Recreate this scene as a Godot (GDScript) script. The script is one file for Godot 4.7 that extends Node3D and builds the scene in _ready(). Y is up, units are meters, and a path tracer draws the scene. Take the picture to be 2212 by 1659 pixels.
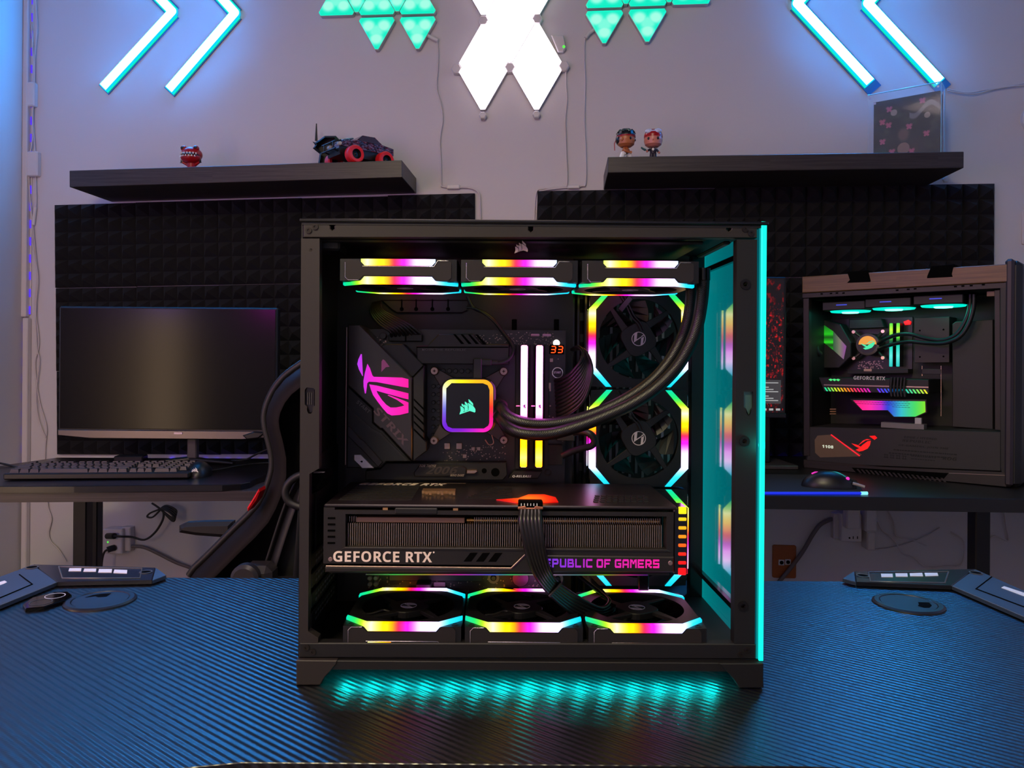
extends Node3D
# A gaming room at night: an open computer tower on a carbon-patterned desk, two desks, shelves and wall lights behind it.
# Metres, y up, the floor at y = 0, the open side of the computer at z = 0.

class MB:                                   # collects triangles; points given anticlockwise as seen from outside
	var v := PackedVector3Array()
	var n := PackedVector3Array()
	var T := Transform3D()
	func tri(a: Vector3, b: Vector3, c: Vector3, na = null, nb = null, nc = null) -> MB:
		if T.basis.determinant() < 0:
			var s := b; b = c; c = s
			var sn = nb; nb = nc; nc = sn
		a = T * a; b = T * b; c = T * c
		if na == null:
			var f := (b - a).cross(c - a).normalized()
			v.append(a); v.append(c); v.append(b); n.append(f); n.append(f); n.append(f)
		else:
			v.append(a); v.append(c); v.append(b)
			n.append((T.basis * na).normalized()); n.append((T.basis * nc).normalized()); n.append((T.basis * nb).normalized())
		return self
	func quad(a, b, c, d, na = null, nb = null, nc = null, nd = null) -> MB:
		tri(a, b, c, na, nb, nc); tri(a, c, d, na, nc, nd)
		return self
	func box(c: Vector3, s: Vector3, bev := 0.0) -> MB:
		var h := s / 2
		if bev <= 0.0:
			for k in 3:
				for g in [-1.0, 1.0]:
					var p := []
					for e in [[-1, -1], [1, -1], [1, 1], [-1, 1]]:
						var q := Vector3(); q[k] = g * h[k]; q[(k + 1) % 3] = e[0] * h[(k + 1) % 3]; q[(k + 2) % 3] = e[1] * h[(k + 2) % 3]
						p.append(c + q)
					if g > 0: quad(p[0], p[1], p[2], p[3])
					else: quad(p[3], p[2], p[1], p[0])
			return self
		bev = minf(bev, minf(h.x, minf(h.y, h.z)) * 0.98)
		var at := func(sg: Vector3, k: int) -> Vector3:      # the corner's vertex that lies on the face across axis k
			var q := Vector3()
			for j in 3: q[j] = sg[j] * (h[j] if j == k else h[j] - bev)
			return c + q
		for k in 3:
			for g in [-1.0, 1.0]:
				var p := []
				for e in [[-1, -1], [1, -1], [1, 1], [-1, 1]]:
					var sg := Vector3(); sg[k] = g; sg[(k + 1) % 3] = e[0]; sg[(k + 2) % 3] = e[1]
					p.append(at.call(sg, k))
				if g > 0: quad(p[0], p[1], p[2], p[3])
				else: quad(p[3], p[2], p[1], p[0])
			var i := (k + 1) % 3
			var j := (k + 2) % 3
			for gi in [-1.0, 1.0]:
				for gj in [-1.0, 1.0]:
					var lo := Vector3(); lo[k] = -1; lo[i] = gi; lo[j] = gj
					var hi := lo; hi[k] = 1
					if gi * gj > 0: quad(at.call(lo, i), at.call(lo, j), at.call(hi, j), at.call(hi, i))
					else: quad(at.call(lo, j), at.call(lo, i), at.call(hi, i), at.call(hi, j))
		for gx in [-1.0, 1.0]:
			for gy in [-1.0, 1.0]:
				for gz in [-1.0, 1.0]:
					var sg := Vector3(gx, gy, gz)
					if gx * gy * gz > 0: tri(at.call(sg, 0), at.call(sg, 1), at.call(sg, 2))
					else: tri(at.call(sg, 0), at.call(sg, 2), at.call(sg, 1))
		return self
	func span(a: Vector3, b: Vector3, bev := 0.0) -> MB:            # a box between two opposite corners
		return box((a + b) / 2, (b - a).abs(), bev)
	func area(p) -> float:
		var s := 0.0
		for i in p.size(): s += p[i].cross(p[(i + 1) % p.size()])
		return s
	func inset(p, b: float) -> Array:
		var r := []
		var m: int = p.size()
		for i in m:
			var e: Vector2 = (p[i] - p[(i + m - 1) % m]).normalized()
			var f: Vector2 = (p[(i + 1) % m] - p[i]).normalized()
			var a := Vector2(-e.y, e.x)
			var d := Vector2(-f.y, f.x)
			r.append(p[i] + (a + d) * b / maxf(0.3, 1.0 + a.dot(d)))
		return r
	func cap(p, z: float, up: bool):
		var pk := PackedVector2Array(p)
		var t := Geometry2D.triangulate_polygon(pk)
		for k in range(0, t.size(), 3):
			var a := pk[t[k]]
			var b := pk[t[k + 1]]
			var c := pk[t[k + 2]]
			if ((b - a).cross(c - a) > 0) != up:
				var s := b; b = c; c = s
			tri(Vector3(a.x, a.y, z), Vector3(b.x, b.y, z), Vector3(c.x, c.y, z))
	func wall(p, z0: float, q, z1: float, smooth := false, t0 := 0.0, t1 := 0.0):       # t0, t1: how far the normals lean forward
		var m: int = p.size()
		for i in m:
			var j := (i + 1) % m
			if smooth:
				var e1: Vector2 = (p[j] - p[(i + m - 1) % m]).normalized()
				var e2: Vector2 = (p[(j + 1) % m] - p[i]).normalized()
				var n1 := Vector3(e1.y, -e1.x, 0)
				var n2 := Vector3(e2.y, -e2.x, 0)
				quad(Vector3(p[i].x, p[i].y, z0), Vector3(p[j].x, p[j].y, z0), Vector3(q[j].x, q[j].y, z1), Vector3(q[i].x, q[i].y, z1), n1 * cos(t0) + Vector3(0, 0, sin(t0)), n2 * cos(t0) + Vector3(0, 0, sin(t0)), n2 * cos(t1) + Vector3(0, 0, sin(t1)), n1 * cos(t1) + Vector3(0, 0, sin(t1)))
			else:
				quad(Vector3(p[i].x, p[i].y, z0), Vector3(p[j].x, p[j].y, z0), Vector3(q[j].x, q[j].y, z1), Vector3(q[i].x, q[i].y, z1))
	func prism(p, z0: float, z1: float, bev := 0.0, smooth := false) -> MB:   # an outline in x, y drawn out from z0 to z1, its front edge chamfered
		p = Array(p)
		if area(p) < 0: p.reverse()
		cap(p, z0, false)
		if bev > 0:
			var q := inset(p, bev)
			wall(p, z0, p, z1 - bev, smooth); wall(p, z1 - bev, q, z1, smooth); cap(q, z1, true)
		else:
			wall(p, z0, p, z1, smooth); cap(p, z1, true)
		return self
	func pillow(p, z0: float, z1: float, soft: float, steps := 4) -> MB:      # an outline whose front swells like upholstery
		p = Array(p)
		if area(p) < 0: p.reverse()
		cap(p, z0, false)
		var was: Array = p
		var zw := z0
		for k in range(1, steps + 1):
			var a := k * PI / 2 / steps
			var q := inset(p, soft * (1 - cos(a)))
			var z := lerpf(z0, z1, sin(a))
			var lean := func(t: float) -> float: return atan2(soft * sin(t), (z1 - z0) * cos(t))
			wall(was, zw, q, z, true, lean.call((k - 1) * PI / 2 / steps), lean.call(a))
			was = q; zw = z
		cap(was, zw, true)
		return self
	func plate(outer, holes: Array, z0: float, z1: float) -> MB:               # an outline with holes
		outer = Array(outer)
		if area(outer) < 0: outer.reverse()
		var all: Array = outer.duplicate()
		wall(outer, z0, outer, z1)
		holes = holes.duplicate()
		holes.sort_custom(func(a, b): return Array(a).map(func(q): return q.x).max() > Array(b).map(func(q): return q.x).max())
		for h in holes:
			h = Array(h)
			if area(h) > 0: h.reverse()
			wall(h, z0, h, z1)
			var hi := 0
			for i in h.size(): if h[i].x > h[hi].x: hi = i
			var best := 0
			var bd := 1e9
			for i in all.size():
				var d: float = all[i].distance_to(h[hi])
				if all[i].x >= h[hi].x - 1e-6 and d < bd: bd = d; best = i
			var ins := []
			for i in h.size() + 1: ins.append(h[(hi + i) % h.size()])
			ins.append(all[best])
			all = all.slice(0, best + 1) + ins + all.slice(best + 1)
		cap(all, z1, true); cap(all, z0, false)
		return self
	func tube(pts: Array, r: float, sides := 8, r1 := -1.0, flat := 1.0) -> MB:
		if r1 < 0: r1 = r
		var m := pts.size()
		var up := Vector3.UP
		var rings := []
		var norms := []
		var d0: Vector3 = (pts[1] - pts[0]).normalized()
		if absf(d0.y) > 0.9: up = Vector3.RIGHT
		var side := d0.cross(up).normalized()
		for i in m:
			var d: Vector3 = ((pts[mini(i + 1, m - 1)] - pts[i]).normalized() + (pts[i] - pts[maxi(i - 1, 0)]).normalized()).normalized()
			side = (side - d * side.dot(d)).normalized()
			var u := side.cross(d)
			var rr := lerpf(r, r1, float(i) / (m - 1))
			var ring := []
			var nn := []
			for k in sides:
				var a := TAU * k / sides
				nn.append(side * cos(a) + u * sin(a))
				ring.append(pts[i] + (side * cos(a) + u * sin(a) * flat) * rr)
			rings.append(ring); norms.append(nn)
		for i in m - 1:
			for k in sides:
				var j := (k + 1) % sides
				quad(rings[i][j], rings[i][k], rings[i + 1][k], rings[i + 1][j], norms[i][j], norms[i][k], norms[i + 1][k], norms[i + 1][j])
		for k in range(1, sides - 1):
			tri(rings[0][0], rings[0][k], rings[0][k + 1])
			tri(rings[m - 1][0], rings[m - 1][k + 1], rings[m - 1][k])
		return self
	func lathe(prof: Array, seg := 20, smooth := true, a0 := 0.0, a1 := TAU) -> MB:      # (radius, height) from the bottom up, turned about y
		for i in prof.size() - 1:
			var p: Vector2 = prof[i]
			var q: Vector2 = prof[i + 1]
			var e := (q - p).normalized()
			for k in seg:
				var a := lerpf(a0, a1, float(k) / seg)
				var b := lerpf(a0, a1, float(k + 1) / seg)
				var ca := Vector3(cos(a), 0, -sin(a))
				var cb := Vector3(cos(b), 0, -sin(b))
				var h0 := Vector3(0, p.y, 0)
				var h1 := Vector3(0, q.y, 0)
				if smooth:
					var na := ca * e.y - Vector3(0, e.x, 0)
					var nb := cb * e.y - Vector3(0, e.x, 0)
					quad(h0 + ca * p.x, h0 + cb * p.x, h1 + cb * q.x, h1 + ca * q.x, na, nb, nb, na)
				else: quad(h0 + ca * p.x, h0 + cb * p.x, h1 + cb * q.x, h1 + ca * q.x)
		return self
	func ball(c: Vector3, r: Vector3, seg := 16, rings := 10, low := -PI / 2, high := PI / 2) -> MB:
		for i in rings:
			for k in seg:
				var p := []
				var m := []
				for e in [[i, k], [i, k + 1], [i + 1, k + 1], [i + 1, k]]:
					var la := lerpf(low, high, float(e[0]) / rings)
					var lo: float = TAU * e[1] / seg
					var d := Vector3(cos(la) * cos(lo), sin(la), -cos(la) * sin(lo))
					p.append(c + d * r); m.append((d / r).normalized())
				quad(p[0], p[1], p[2], p[3], m[0], m[1], m[2], m[3])
		return self
	func disc(c: Vector3, r: float, h: float, seg := 20, bev := 0.0) -> MB:             # a coin that faces +z
		var keep := T
		T = T * Transform3D(Basis(Vector3.RIGHT, PI / 2), c)
		lathe([Vector2(0, 0), Vector2(r, 0)], seg, false); lathe([Vector2(r, 0), Vector2(r, h - bev)], seg)
		if bev > 0: lathe([Vector2(r, h - bev), Vector2(r - bev, h)], seg)
		lathe([Vector2(r - bev, h), Vector2(0, h)], seg, false)
		T = keep
		return self
	func ring(c: Vector3, r0: float, r1: float, h: float, seg := 24) -> MB:             # a washer that faces +z
		var keep := T
		T = T * Transform3D(Basis(Vector3.RIGHT, PI / 2), c)
		lathe([Vector2(r0, 0), Vector2(r1, 0)], seg, false); lathe([Vector2(r1, 0), Vector2(r1, h)], seg)
		lathe([Vector2(r1, h), Vector2(r0, h)], seg, false); lathe([Vector2(r0, h), Vector2(r0, 0)], seg)
		T = keep
		return self
	func framed(outer, r: float, z0: float, z1: float, c := Vector2(), seg := 48) -> MB: # an outline round a circular hole
		outer = Array(outer)
		if area(outer) < 0: outer.reverse()
		var o := []
		var i_ := []
		for k in seg:
			var d := Vector2.from_angle(TAU * k / seg)
			var far := 1.0
			for i in outer.size():
				var hit = Geometry2D.segment_intersects_segment(c, c + d * 9.0, outer[i], outer[(i + 1) % outer.size()])
				if hit != null: far = c.distance_to(hit)
			o.append(c + d * far); i_.append(c + d * r)
		for k in seg:
			var j := (k + 1) % seg
			for z in [z0, z1]:
				var q := [Vector3(i_[k].x, i_[k].y, z), Vector3(o[k].x, o[k].y, z), Vector3(o[j].x, o[j].y, z), Vector3(i_[j].x, i_[j].y, z)]
				if z == z1: quad(q[0], q[1], q[2], q[3])
				else: quad(q[3], q[2], q[1], q[0])
			quad(Vector3(i_[j].x, i_[j].y, z0), Vector3(i_[k].x, i_[k].y, z0), Vector3(i_[k].x, i_[k].y, z1), Vector3(i_[j].x, i_[j].y, z1))
		wall(o, z0, o, z1)
		return self

var frame := Transform3D()                  # the frame that the following things are measured in: the room, the back wall or the second tower
var base_of := {}
var mats := {}
var taken := {}
var rng := RandomNumberGenerator.new()

func numbered(s: String) -> String:
	taken[s] = taken.get(s, -1) + 1
	return s if taken[s] == 0 else "%s_%03d" % [s, taken[s]]

func meta(o: Node, label: String, category: String, group := "", kind := ""):
	if label: o.set_meta("label", label)
	if category: o.set_meta("category", category)
	if group: o.set_meta("group", group)
	if kind: o.set_meta("kind", kind)
	return o

func thing(called: String, label: String, category: String, base: Vector3, group := "") -> Node3D:
	var o := Node3D.new()
	o.name = numbered(called)
	o.transform = frame * Transform3D(Basis(), base)
	add_child(o)
	base_of[o] = base
	meta(o, label, category, group)
	return o

func shape(mb: MB, base: Vector3, m: Material, uvm := "") -> ArrayMesh:
	var vv := PackedVector3Array()
	vv.resize(mb.v.size())
	for i in mb.v.size(): vv[i] = mb.v[i] - base
	var arr := []
	arr.resize(Mesh.ARRAY_MAX)
	arr[Mesh.ARRAY_VERTEX] = vv
	arr[Mesh.ARRAY_NORMAL] = mb.n
	if uvm:
		var ax := {"x": 0, "y": 1, "z": 2}
		var lo := vv[0]
		var hi := vv[0]
		for q in vv: lo = lo.min(q); hi = hi.max(q)
		var a: int = ax[uvm[0]]
		var b: int = ax[uvm[1]]
		var uv := PackedVector2Array()
		uv.resize(vv.size())
		for i in vv.size(): uv[i] = Vector2((vv[i][a] - lo[a]) / maxf(1e-6, hi[a] - lo[a]), (hi[b] - vv[i][b]) / maxf(1e-6, hi[b] - lo[b]))
		arr[Mesh.ARRAY_TEX_UV] = uv
	var am := ArrayMesh.new()
	am.add_surface_from_arrays(Mesh.PRIMITIVE_TRIANGLES, arr)
	am.surface_set_material(0, m)
	return am

func put(mb: MB, called: String, m: Material, parent: Node, uvm := "", label := "") -> MeshInstance3D:   # one part of a thing
	var o := MeshInstance3D.new()
	o.name = called
	var base: Vector3 = base_of[parent]
	o.mesh = shape(mb, base, m, uvm)
	parent.add_child(o, true)
	base_of[o] = base
	if label: o.set_meta("label", label)
	return o

func solo(mb: MB, called: String, m: Material, label: String, category: String, base: Vector3, group := "", uvm := "", kind := "") -> MeshInstance3D:   # a thing that is one mesh
	var o := MeshInstance3D.new()
	o.name = numbered(called)
	o.mesh = shape(mb, base, m, uvm)
	o.transform = frame * Transform3D(Basis(), base)
	add_child(o)
	base_of[o] = base
	meta(o, label, category, group, kind)
	return o

func struct(mb: MB, called: String, m: Material, label: String, category: String, uvm := "") -> MeshInstance3D:
	return solo(mb, called, m, label, category, Vector3.ZERO, "", uvm, "structure")

func dup(o: Node3D, by: Vector3, label := "", turn := Basis()) -> Node3D:      # a copy of a thing and its parts
	var r: Node3D = o.duplicate()
	var re := RegEx.create_from_string("_\\d{3}$")
	r.name = numbered(re.sub(o.name, ""))
	add_child(r)
	r.transform = Transform3D(frame.basis, frame * (frame.affine_inverse() * o.position + by))
	r.transform.basis = r.transform.basis * turn
	if label: r.set_meta("label", label)
	base_of[r] = base_of[o] + by
	return r

func mat(key: String, c: Color, rough := 0.5, metal := 0.0) -> StandardMaterial3D:
	if not mats.has(key):
		var m := StandardMaterial3D.new()
		m.resource_name = key
		m.albedo_color = c
		m.roughness = rough
		m.metallic = metal
		mats[key] = m
	return mats[key]

func glow(key: String, c: Color, energy: float, tex: Texture2D = null, dark := Color(0.05, 0.05, 0.05)) -> StandardMaterial3D:   # c is what the eye sees of the light
	var m := mat(key, dark, 0.35)
	m.emission_enabled = true
	m.emission = c
	m.emission_energy_multiplier = energy
	if tex:
		m.emission = Color.WHITE
		m.emission_operator = BaseMaterial3D.EMISSION_OP_MULTIPLY
		m.emission_texture = tex
	return m

func glass(key: String, c: Color, alpha: float) -> StandardMaterial3D:
	var m := mat(key, Color(c, alpha), 0.05)
	m.transparency = BaseMaterial3D.TRANSPARENCY_ALPHA
	return m

func ramp(stops: Array, w := 128) -> ImageTexture:       # [place, colour, place, colour ...]
	var g := Gradient.new()
	var off := PackedFloat32Array()
	var col := PackedColorArray()
	for i in range(0, stops.size(), 2): off.append(stops[i]); col.append(stops[i + 1])
	g.offsets = off; g.colors = col
	var im := Image.create(w, 4, false, Image.FORMAT_RGB8)
	for x in w:
		for y in 4: im.set_pixel(x, y, g.sample((x + 0.5) / w))
	return ImageTexture.create_from_image(im)

func text(s: String, called: String, height: float, m: Material, parent: Node, at: Vector3, width := 0.0, bold := true, depth := 0.0006, turn := Basis(), left := true, slant := 0.0) -> MeshInstance3D:
	var f := SystemFont.new()
	f.font_names = PackedStringArray(["Droid Sans"])
	f.font_weight = 700 if bold else 400
	var t := TextMesh.new()
	t.text = s
	t.font = f
	t.font_size = 64
	t.pixel_size = 0.01
	t.depth = 0.02
	t.curve_step = 4.0
	t.horizontal_alignment = HORIZONTAL_ALIGNMENT_LEFT
	var src := t.get_mesh_arrays()
	var pts: PackedVector3Array = src[Mesh.ARRAY_VERTEX]
	var lo := pts[0]
	var hi := pts[0]
	for q in pts: lo = lo.min(q); hi = hi.max(q)
	var sy := height / (hi.y - lo.y)
	var sx := width / (hi.x - lo.x) if width > 0 else sy
	var idx: PackedInt32Array = src[Mesh.ARRAY_INDEX] if src[Mesh.ARRAY_INDEX] != null else PackedInt32Array(range(pts.size()))
	var mb := MB.new()
	var off := Vector3(-lo.x if left else -(lo.x + hi.x) / 2, -lo.y, -lo.z)
	for k in range(0, idx.size() - 2, 3):
		var q := []
		for e in [0, 2, 1]:
			var a: Vector3 = (pts[idx[k + e]] + off) * Vector3(sx, sy, depth / (hi.z - lo.z))
			a.x += a.y * slant
			q.append(turn * a + at)
		mb.tri(q[0], q[1], q[2])
	return put(mb, called, m, parent)

func bend(pts: Array, steps := 5) -> Array:                # a smooth line through the points
	var r := []
	for i in pts.size() - 1:
		var p0: Vector3 = pts[maxi(i - 1, 0)]
		var p3: Vector3 = pts[mini(i + 2, pts.size() - 1)]
		for k in steps: r.append((pts[i] as Vector3).cubic_interpolate(pts[i + 1], p0, p3, float(k) / steps))
	r.append(pts[-1])
	return r

func rect(x0: float, y0: float, x1: float, y1: float, c := 0.0) -> Array:         # an upright rectangle, its corners cut by c
	if c <= 0: return [Vector2(x0, y0), Vector2(x1, y0), Vector2(x1, y1), Vector2(x0, y1)]
	return [Vector2(x0 + c, y0), Vector2(x1 - c, y0), Vector2(x1, y0 + c), Vector2(x1, y1 - c), Vector2(x1 - c, y1), Vector2(x0 + c, y1), Vector2(x0, y1 - c), Vector2(x0, y0 + c)]

func round_rect(x0: float, y0: float, x1: float, y1: float, r: float, k := 5) -> Array:
	var p := []
	for q in [[x1 - r, y1 - r, 0.0], [x0 + r, y1 - r, PI / 2], [x0 + r, y0 + r, PI], [x1 - r, y0 + r, PI * 1.5]]:
		for i in k + 1: p.append(Vector2(q[0], q[1]) + Vector2.from_angle(q[2] + PI / 2 * i / k) * r)
	return p

func circle(c: Vector2, r: float, k := 16) -> Array:
	var p := []
	for i in k: p.append(c + Vector2.from_angle(TAU * i / k) * r)
	return p

func flat_on(y: float) -> Transform3D:        # lays an outline (x, z) on a level surface: prism's z becomes height above y
	return Transform3D(Basis(Vector3(1, 0, 0), Vector3(0, 0, 1), Vector3(0, 1, 0)), Vector3(0, y, 0))

var WALL := Transform3D(Basis(Vector3.UP, deg_to_rad(-5.0)), Vector3(0, 0, -1.949))      # x along the back wall, y up, z out from it
var TOWER := Transform3D(Basis(Vector3.UP, deg_to_rad(-43.3)), Vector3(0.925, 0.75, -1.53))   # x along the second tower's open side, z out of it

func _ready():
	rng.seed = 7
	var cam := Camera3D.new()
	cam.name = "camera"
	cam.projection = Camera3D.PROJECTION_FRUSTUM
	cam.near = 0.05
	cam.far = 50.0
	cam.size = 0.05 * 1659.0 / 1663.0                     # a phone's main lens, held level a little above the middle of the computer
	cam.frustum_offset = Vector2(38.0, -51.5) / 1663.0 * 0.05
	cam.position = Vector3(0, 1.0634, 0.766)
	cam.rotation.z = 0.0075
	add_child(cam)
	cam.current = true
	var env := Environment.new()
	env.background_mode = Environment.BG_COLOR
	env.background_color = Color(0.01, 0.01, 0.015)
	env.tonemap_mode = Environment.TONE_MAPPER_LINEAR
	env.tonemap_exposure = 1.0
	env.sdfgi_enabled = true
	env.ssao_enabled = true
	env.ssil_enabled = true
	var we := WorldEnvironment.new()
	we.name = "environment"
	we.environment = env
	add_child(we)
	room()
	room_lamps()
	chevron_lights()
	triangle_lights()
	wall_cables()
	foam()
	shelves()
	outlets()
	left_desk()
	right_desk()
	chair()
	front_desk()
	tower_case()
	motherboard()
	graphics_card()
	fans()
	cooling()
	inner_cables()
	second_tower()
	shelf_toys()

func lamp(called: String, at: Vector3, c: Color, energy: float, size := 0.02):          # a point of light, placed inside a glowing part
	var l := OmniLight3D.new()
	l.name = called
	l.position = frame * at
	l.light_color = c
	l.light_energy = energy
	l.light_size = size
	l.omni_range = 8.0
	l.omni_attenuation = 2.0
	l.shadow_enabled = true
	add_child(l, true)

func panel_light(called: String, at: Transform3D, size: Vector2, c: Color, energy: float):
	var l := AreaLight3D.new()
	l.name = called
	l.transform = frame * at
	l.area_size = size
	l.light_color = c
	l.light_energy = energy
	l.area_range = 9.0
	l.area_attenuation = 2.0
	l.shadow_enabled = true
	add_child(l, true)

func paint(key: String, c: Color, scale: float, bump: float, rough := 0.8) -> StandardMaterial3D:       # matt paint with a fine roller texture
	if mats.has(key): return mats[key]
	var m := mat(key, c, rough)
	var nz := FastNoiseLite.new()
	nz.seed = 3
	nz.frequency = 0.08
	var im := Image.create(256, 256, false, Image.FORMAT_RGB8)
	for y in 256:
		for x in 256:
			var a := 0.5 + 0.5 * nz.get_noise_2d(x, y)
			im.set_pixel(x, y, Color(a, a, a))
	m.heightmap_enabled = true
	m.heightmap_texture = ImageTexture.create_from_image(im)
	m.heightmap_scale = bump
	m.uv1_triplanar = true
	m.uv1_scale = Vector3.ONE * scale
	return m

func room():
	frame = WALL
	var white := paint("wall paint", Color(0.80, 0.785, 0.79), 5.0, 0.012)
	struct(MB.new().span(Vector3(-1.95, -0.1, -0.12), Vector3(2.6, 2.75, 0)), "wall_back", white, "pale painted wall behind the desks, carrying the shelves and lights", "wall")
	struct(MB.new().span(Vector3(-1.877, 0, 0), Vector3(-1.757, 2.6, 4.0)), "wall_left", white, "pale side wall washed blue at the left edge", "wall")
	struct(MB.new().span(Vector3(2.4, 0, 0), Vector3(2.52, 2.6, 4.0)), "wall_right", white, "pale side wall at the right of the room", "wall")
	struct(MB.new().span(Vector3(-1.95, -0.1, 4.0), Vector3(2.6, 2.75, 4.12)), "wall_front", white, "pale wall facing the desks", "wall")
	struct(MB.new().span(Vector3(-1.95, -0.12, 0), Vector3(2.6, 0, 4.0)), "floor", mat("carpet", Color(0.30, 0.27, 0.26), 0.95), "dull carpeted floor of the room", "floor")
	struct(MB.new().span(Vector3(-1.95, 2.6, 0), Vector3(2.6, 2.72, 4.0)), "ceiling", mat("ceiling paint", Color(0.36, 0.35, 0.36), 0.9), "plain dim ceiling", "ceiling")
	# the white cable channel in the corner, in two lengths, with a strip of violet diodes beside it
	var plastic := mat("white plastic", Color(0.82, 0.80, 0.80), 0.45)
	var t := thing("cable_channel", "slim white cable channel running up the room's left corner", "cable channel", Vector3(-1.745, 0.2, 0.02))
	put(MB.new().span(Vector3(-1.757, 1.21, 0.001), Vector3(-1.737, 2.6, 0.024), 0.003), "channel_length", plastic, t)
	put(MB.new().span(Vector3(-1.75, 0.2, 0.001), Vector3(-1.729, 1.207, 0.024), 0.003), "channel_length", plastic, t)
	var s := thing("diode_strip", "thin strip of small violet diodes along the corner channel", "light strip", Vector3(-1.735, 0.6, 0.01))
	put(MB.new().span(Vector3(-1.7365, 1.22, 0.001), Vector3(-1.7305, 2.6, 0.004)), "strip_tape", plastic, s)
	put(MB.new().span(Vector3(-1.7565, 0.62, 0.001), Vector3(-1.751, 1.21, 0.004)), "strip_tape", plastic, s)
	var violet := glow("violet diode", Color(0.36, 0.22, 1.0), 0.9)
	for k in 30:
		var y := 0.66 + k * 0.064
		var x := -1.7335 if y > 1.22 else -1.754
		put(MB.new().box(Vector3(x, y, 0.006), Vector3(0.004, 0.03, 0.004)), "diode", violet, s)
	# plates at the wall's right edge and a hook below the right shelf
	solo(MB.new().prism(round_rect(1.7566, 1.46, 1.7566 + 0.075, 1.575, 0.006), 0, 0.008, 0.002), "switch_plate", plastic, "white blank wall plate at the right end of the wall", "wall plate", Vector3(1.7919, 1.4553, 0))
	var d := MB.new()
	d.T = Transform3D(Basis(), Vector3(1.7976, 1.8768, 0))
	d.disc(Vector3.ZERO, 0.047, 0.02, 28, 0.006)
	solo(d, "wall_sensor", plastic, "round white sensor on the wall's far right edge", "sensor", Vector3(1.798, 1.8276, 0))
	var h := MB.new()
	h.prism(circle(Vector2(1.514, 1.6805), 0.011, 6), 0, 0.006, 0.002)
	solo(h, "adhesive_hook", plastic, "tiny white adhesive hook under the right shelf's end", "hook", Vector3(1.5141, 1.6743, 0))
	frame = Transform3D()

func room_lamps():
	frame = WALL
	# the room's own lamps stand behind the photographer: a ceiling panel, a tall floor lamp and coloured wall washers
	var metal := mat("lamp metal", Color(0.2, 0.2, 0.2), 0.4, 0.6)
	var t := thing("ceiling_lamp", "flat square ceiling lamp behind the photographer", "lamp", Vector3(0.1, 2.53, 2.1))
	put(MB.new().box(Vector3(0.1, 2.575, 2.1), Vector3(0.7, 0.05, 0.7), 0.01), "lamp_housing", metal, t)
	put(MB.new().box(Vector3(0.1, 2.545, 2.1), Vector3(0.62, 0.012, 0.62), 0.003), "lamp_panel", glow("ceiling panel", Color(1.0, 0.86, 0.8), 2.0), t)
	panel_light("ceiling_panel_light", Transform3D(Basis(Vector3.RIGHT, -PI / 2), Vector3(0.1, 2.535, 2.1)), Vector2(0.62, 0.62), Color(1.0, 0.90, 0.88), 0.9)
	var f := thing("floor_lamp", "tall glowing paper floor lamp by the left wall behind the photographer", "lamp", Vector3(-1.56, 0, 2.5))
	var fb := MB.new()
	fb.T = Transform3D(Basis(), Vector3(-1.56, 0, 2.5))
	fb.lathe([Vector2(0, 0), Vector2(0.13, 0), Vector2(0.13, 0.02), Vector2(0.015, 0.03), Vector2(0.015, 0.5), Vector2(0, 0.5)], 24)
	put(fb, "base", metal, f)
	var fs := MB.new()
	fs.T = fb.T
	fs.lathe([Vector2(0, 0.5), Vector2(0.09, 0.5), Vector2(0.09, 1.35), Vector2(0, 1.35)], 24)
	put(fs, "lamp_shade", glow("lamp shade", Color(1.0, 0.84, 0.68), 9.0), f)
	var fo := MB.new()
	fo.T = fb.T
	fo.lathe([Vector2(0, 1.36), Vector2(0.04, 1.36), Vector2(0.04, 1.56), Vector2(0, 1.56)], 20)
	put(fo, "lamp_cap_light", glow("violet lamp", Color(0.42, 0.2, 1.0), 40.0), f)
	for q in [Vector3(-1.0, 1.40, 2.55), Vector3(-0.82, 1.46, 2.5)]:
		var g := thing("globe_lamp", "magenta globe lamp on a stand behind the photographer, %s" % ("farther left" if q.x < -0.9 else "nearer the middle"), "lamp", Vector3(q.x, 0, q.z))
		put(MB.new().tube([Vector3(q.x, 0, q.z), Vector3(q.x, q.y - 0.06, q.z)], 0.012, 8), "stand", metal, g)
		put(MB.new().ball(q, Vector3(0.065, 0.065, 0.065), 20, 12), "lamp_globe", glow("magenta globe", Color(0.9, 0.05, 0.85), 32.0), g)
	var r := thing("rear_lamp", "square ceiling lamp over the room's far end", "lamp", Vector3(-0.5, 2.53, 3.4))
	put(MB.new().box(Vector3(-0.5, 2.575, 3.4), Vector3(0.6, 0.05, 0.6), 0.01), "lamp_housing", metal, r)
	put(MB.new().box(Vector3(-0.5, 2.545, 3.4), Vector3(0.52, 0.012, 0.52), 0.003), "lamp_panel", mats["ceiling panel"], r)
	panel_light("rear_panel_light", Transform3D(Basis(Vector3.RIGHT, -PI / 2 + 0.35), Vector3(-0.5, 2.52, 3.35)), Vector2(0.5, 0.5), Color(1.0, 0.94, 0.74), 5.7)
	frame = Transform3D()

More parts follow.
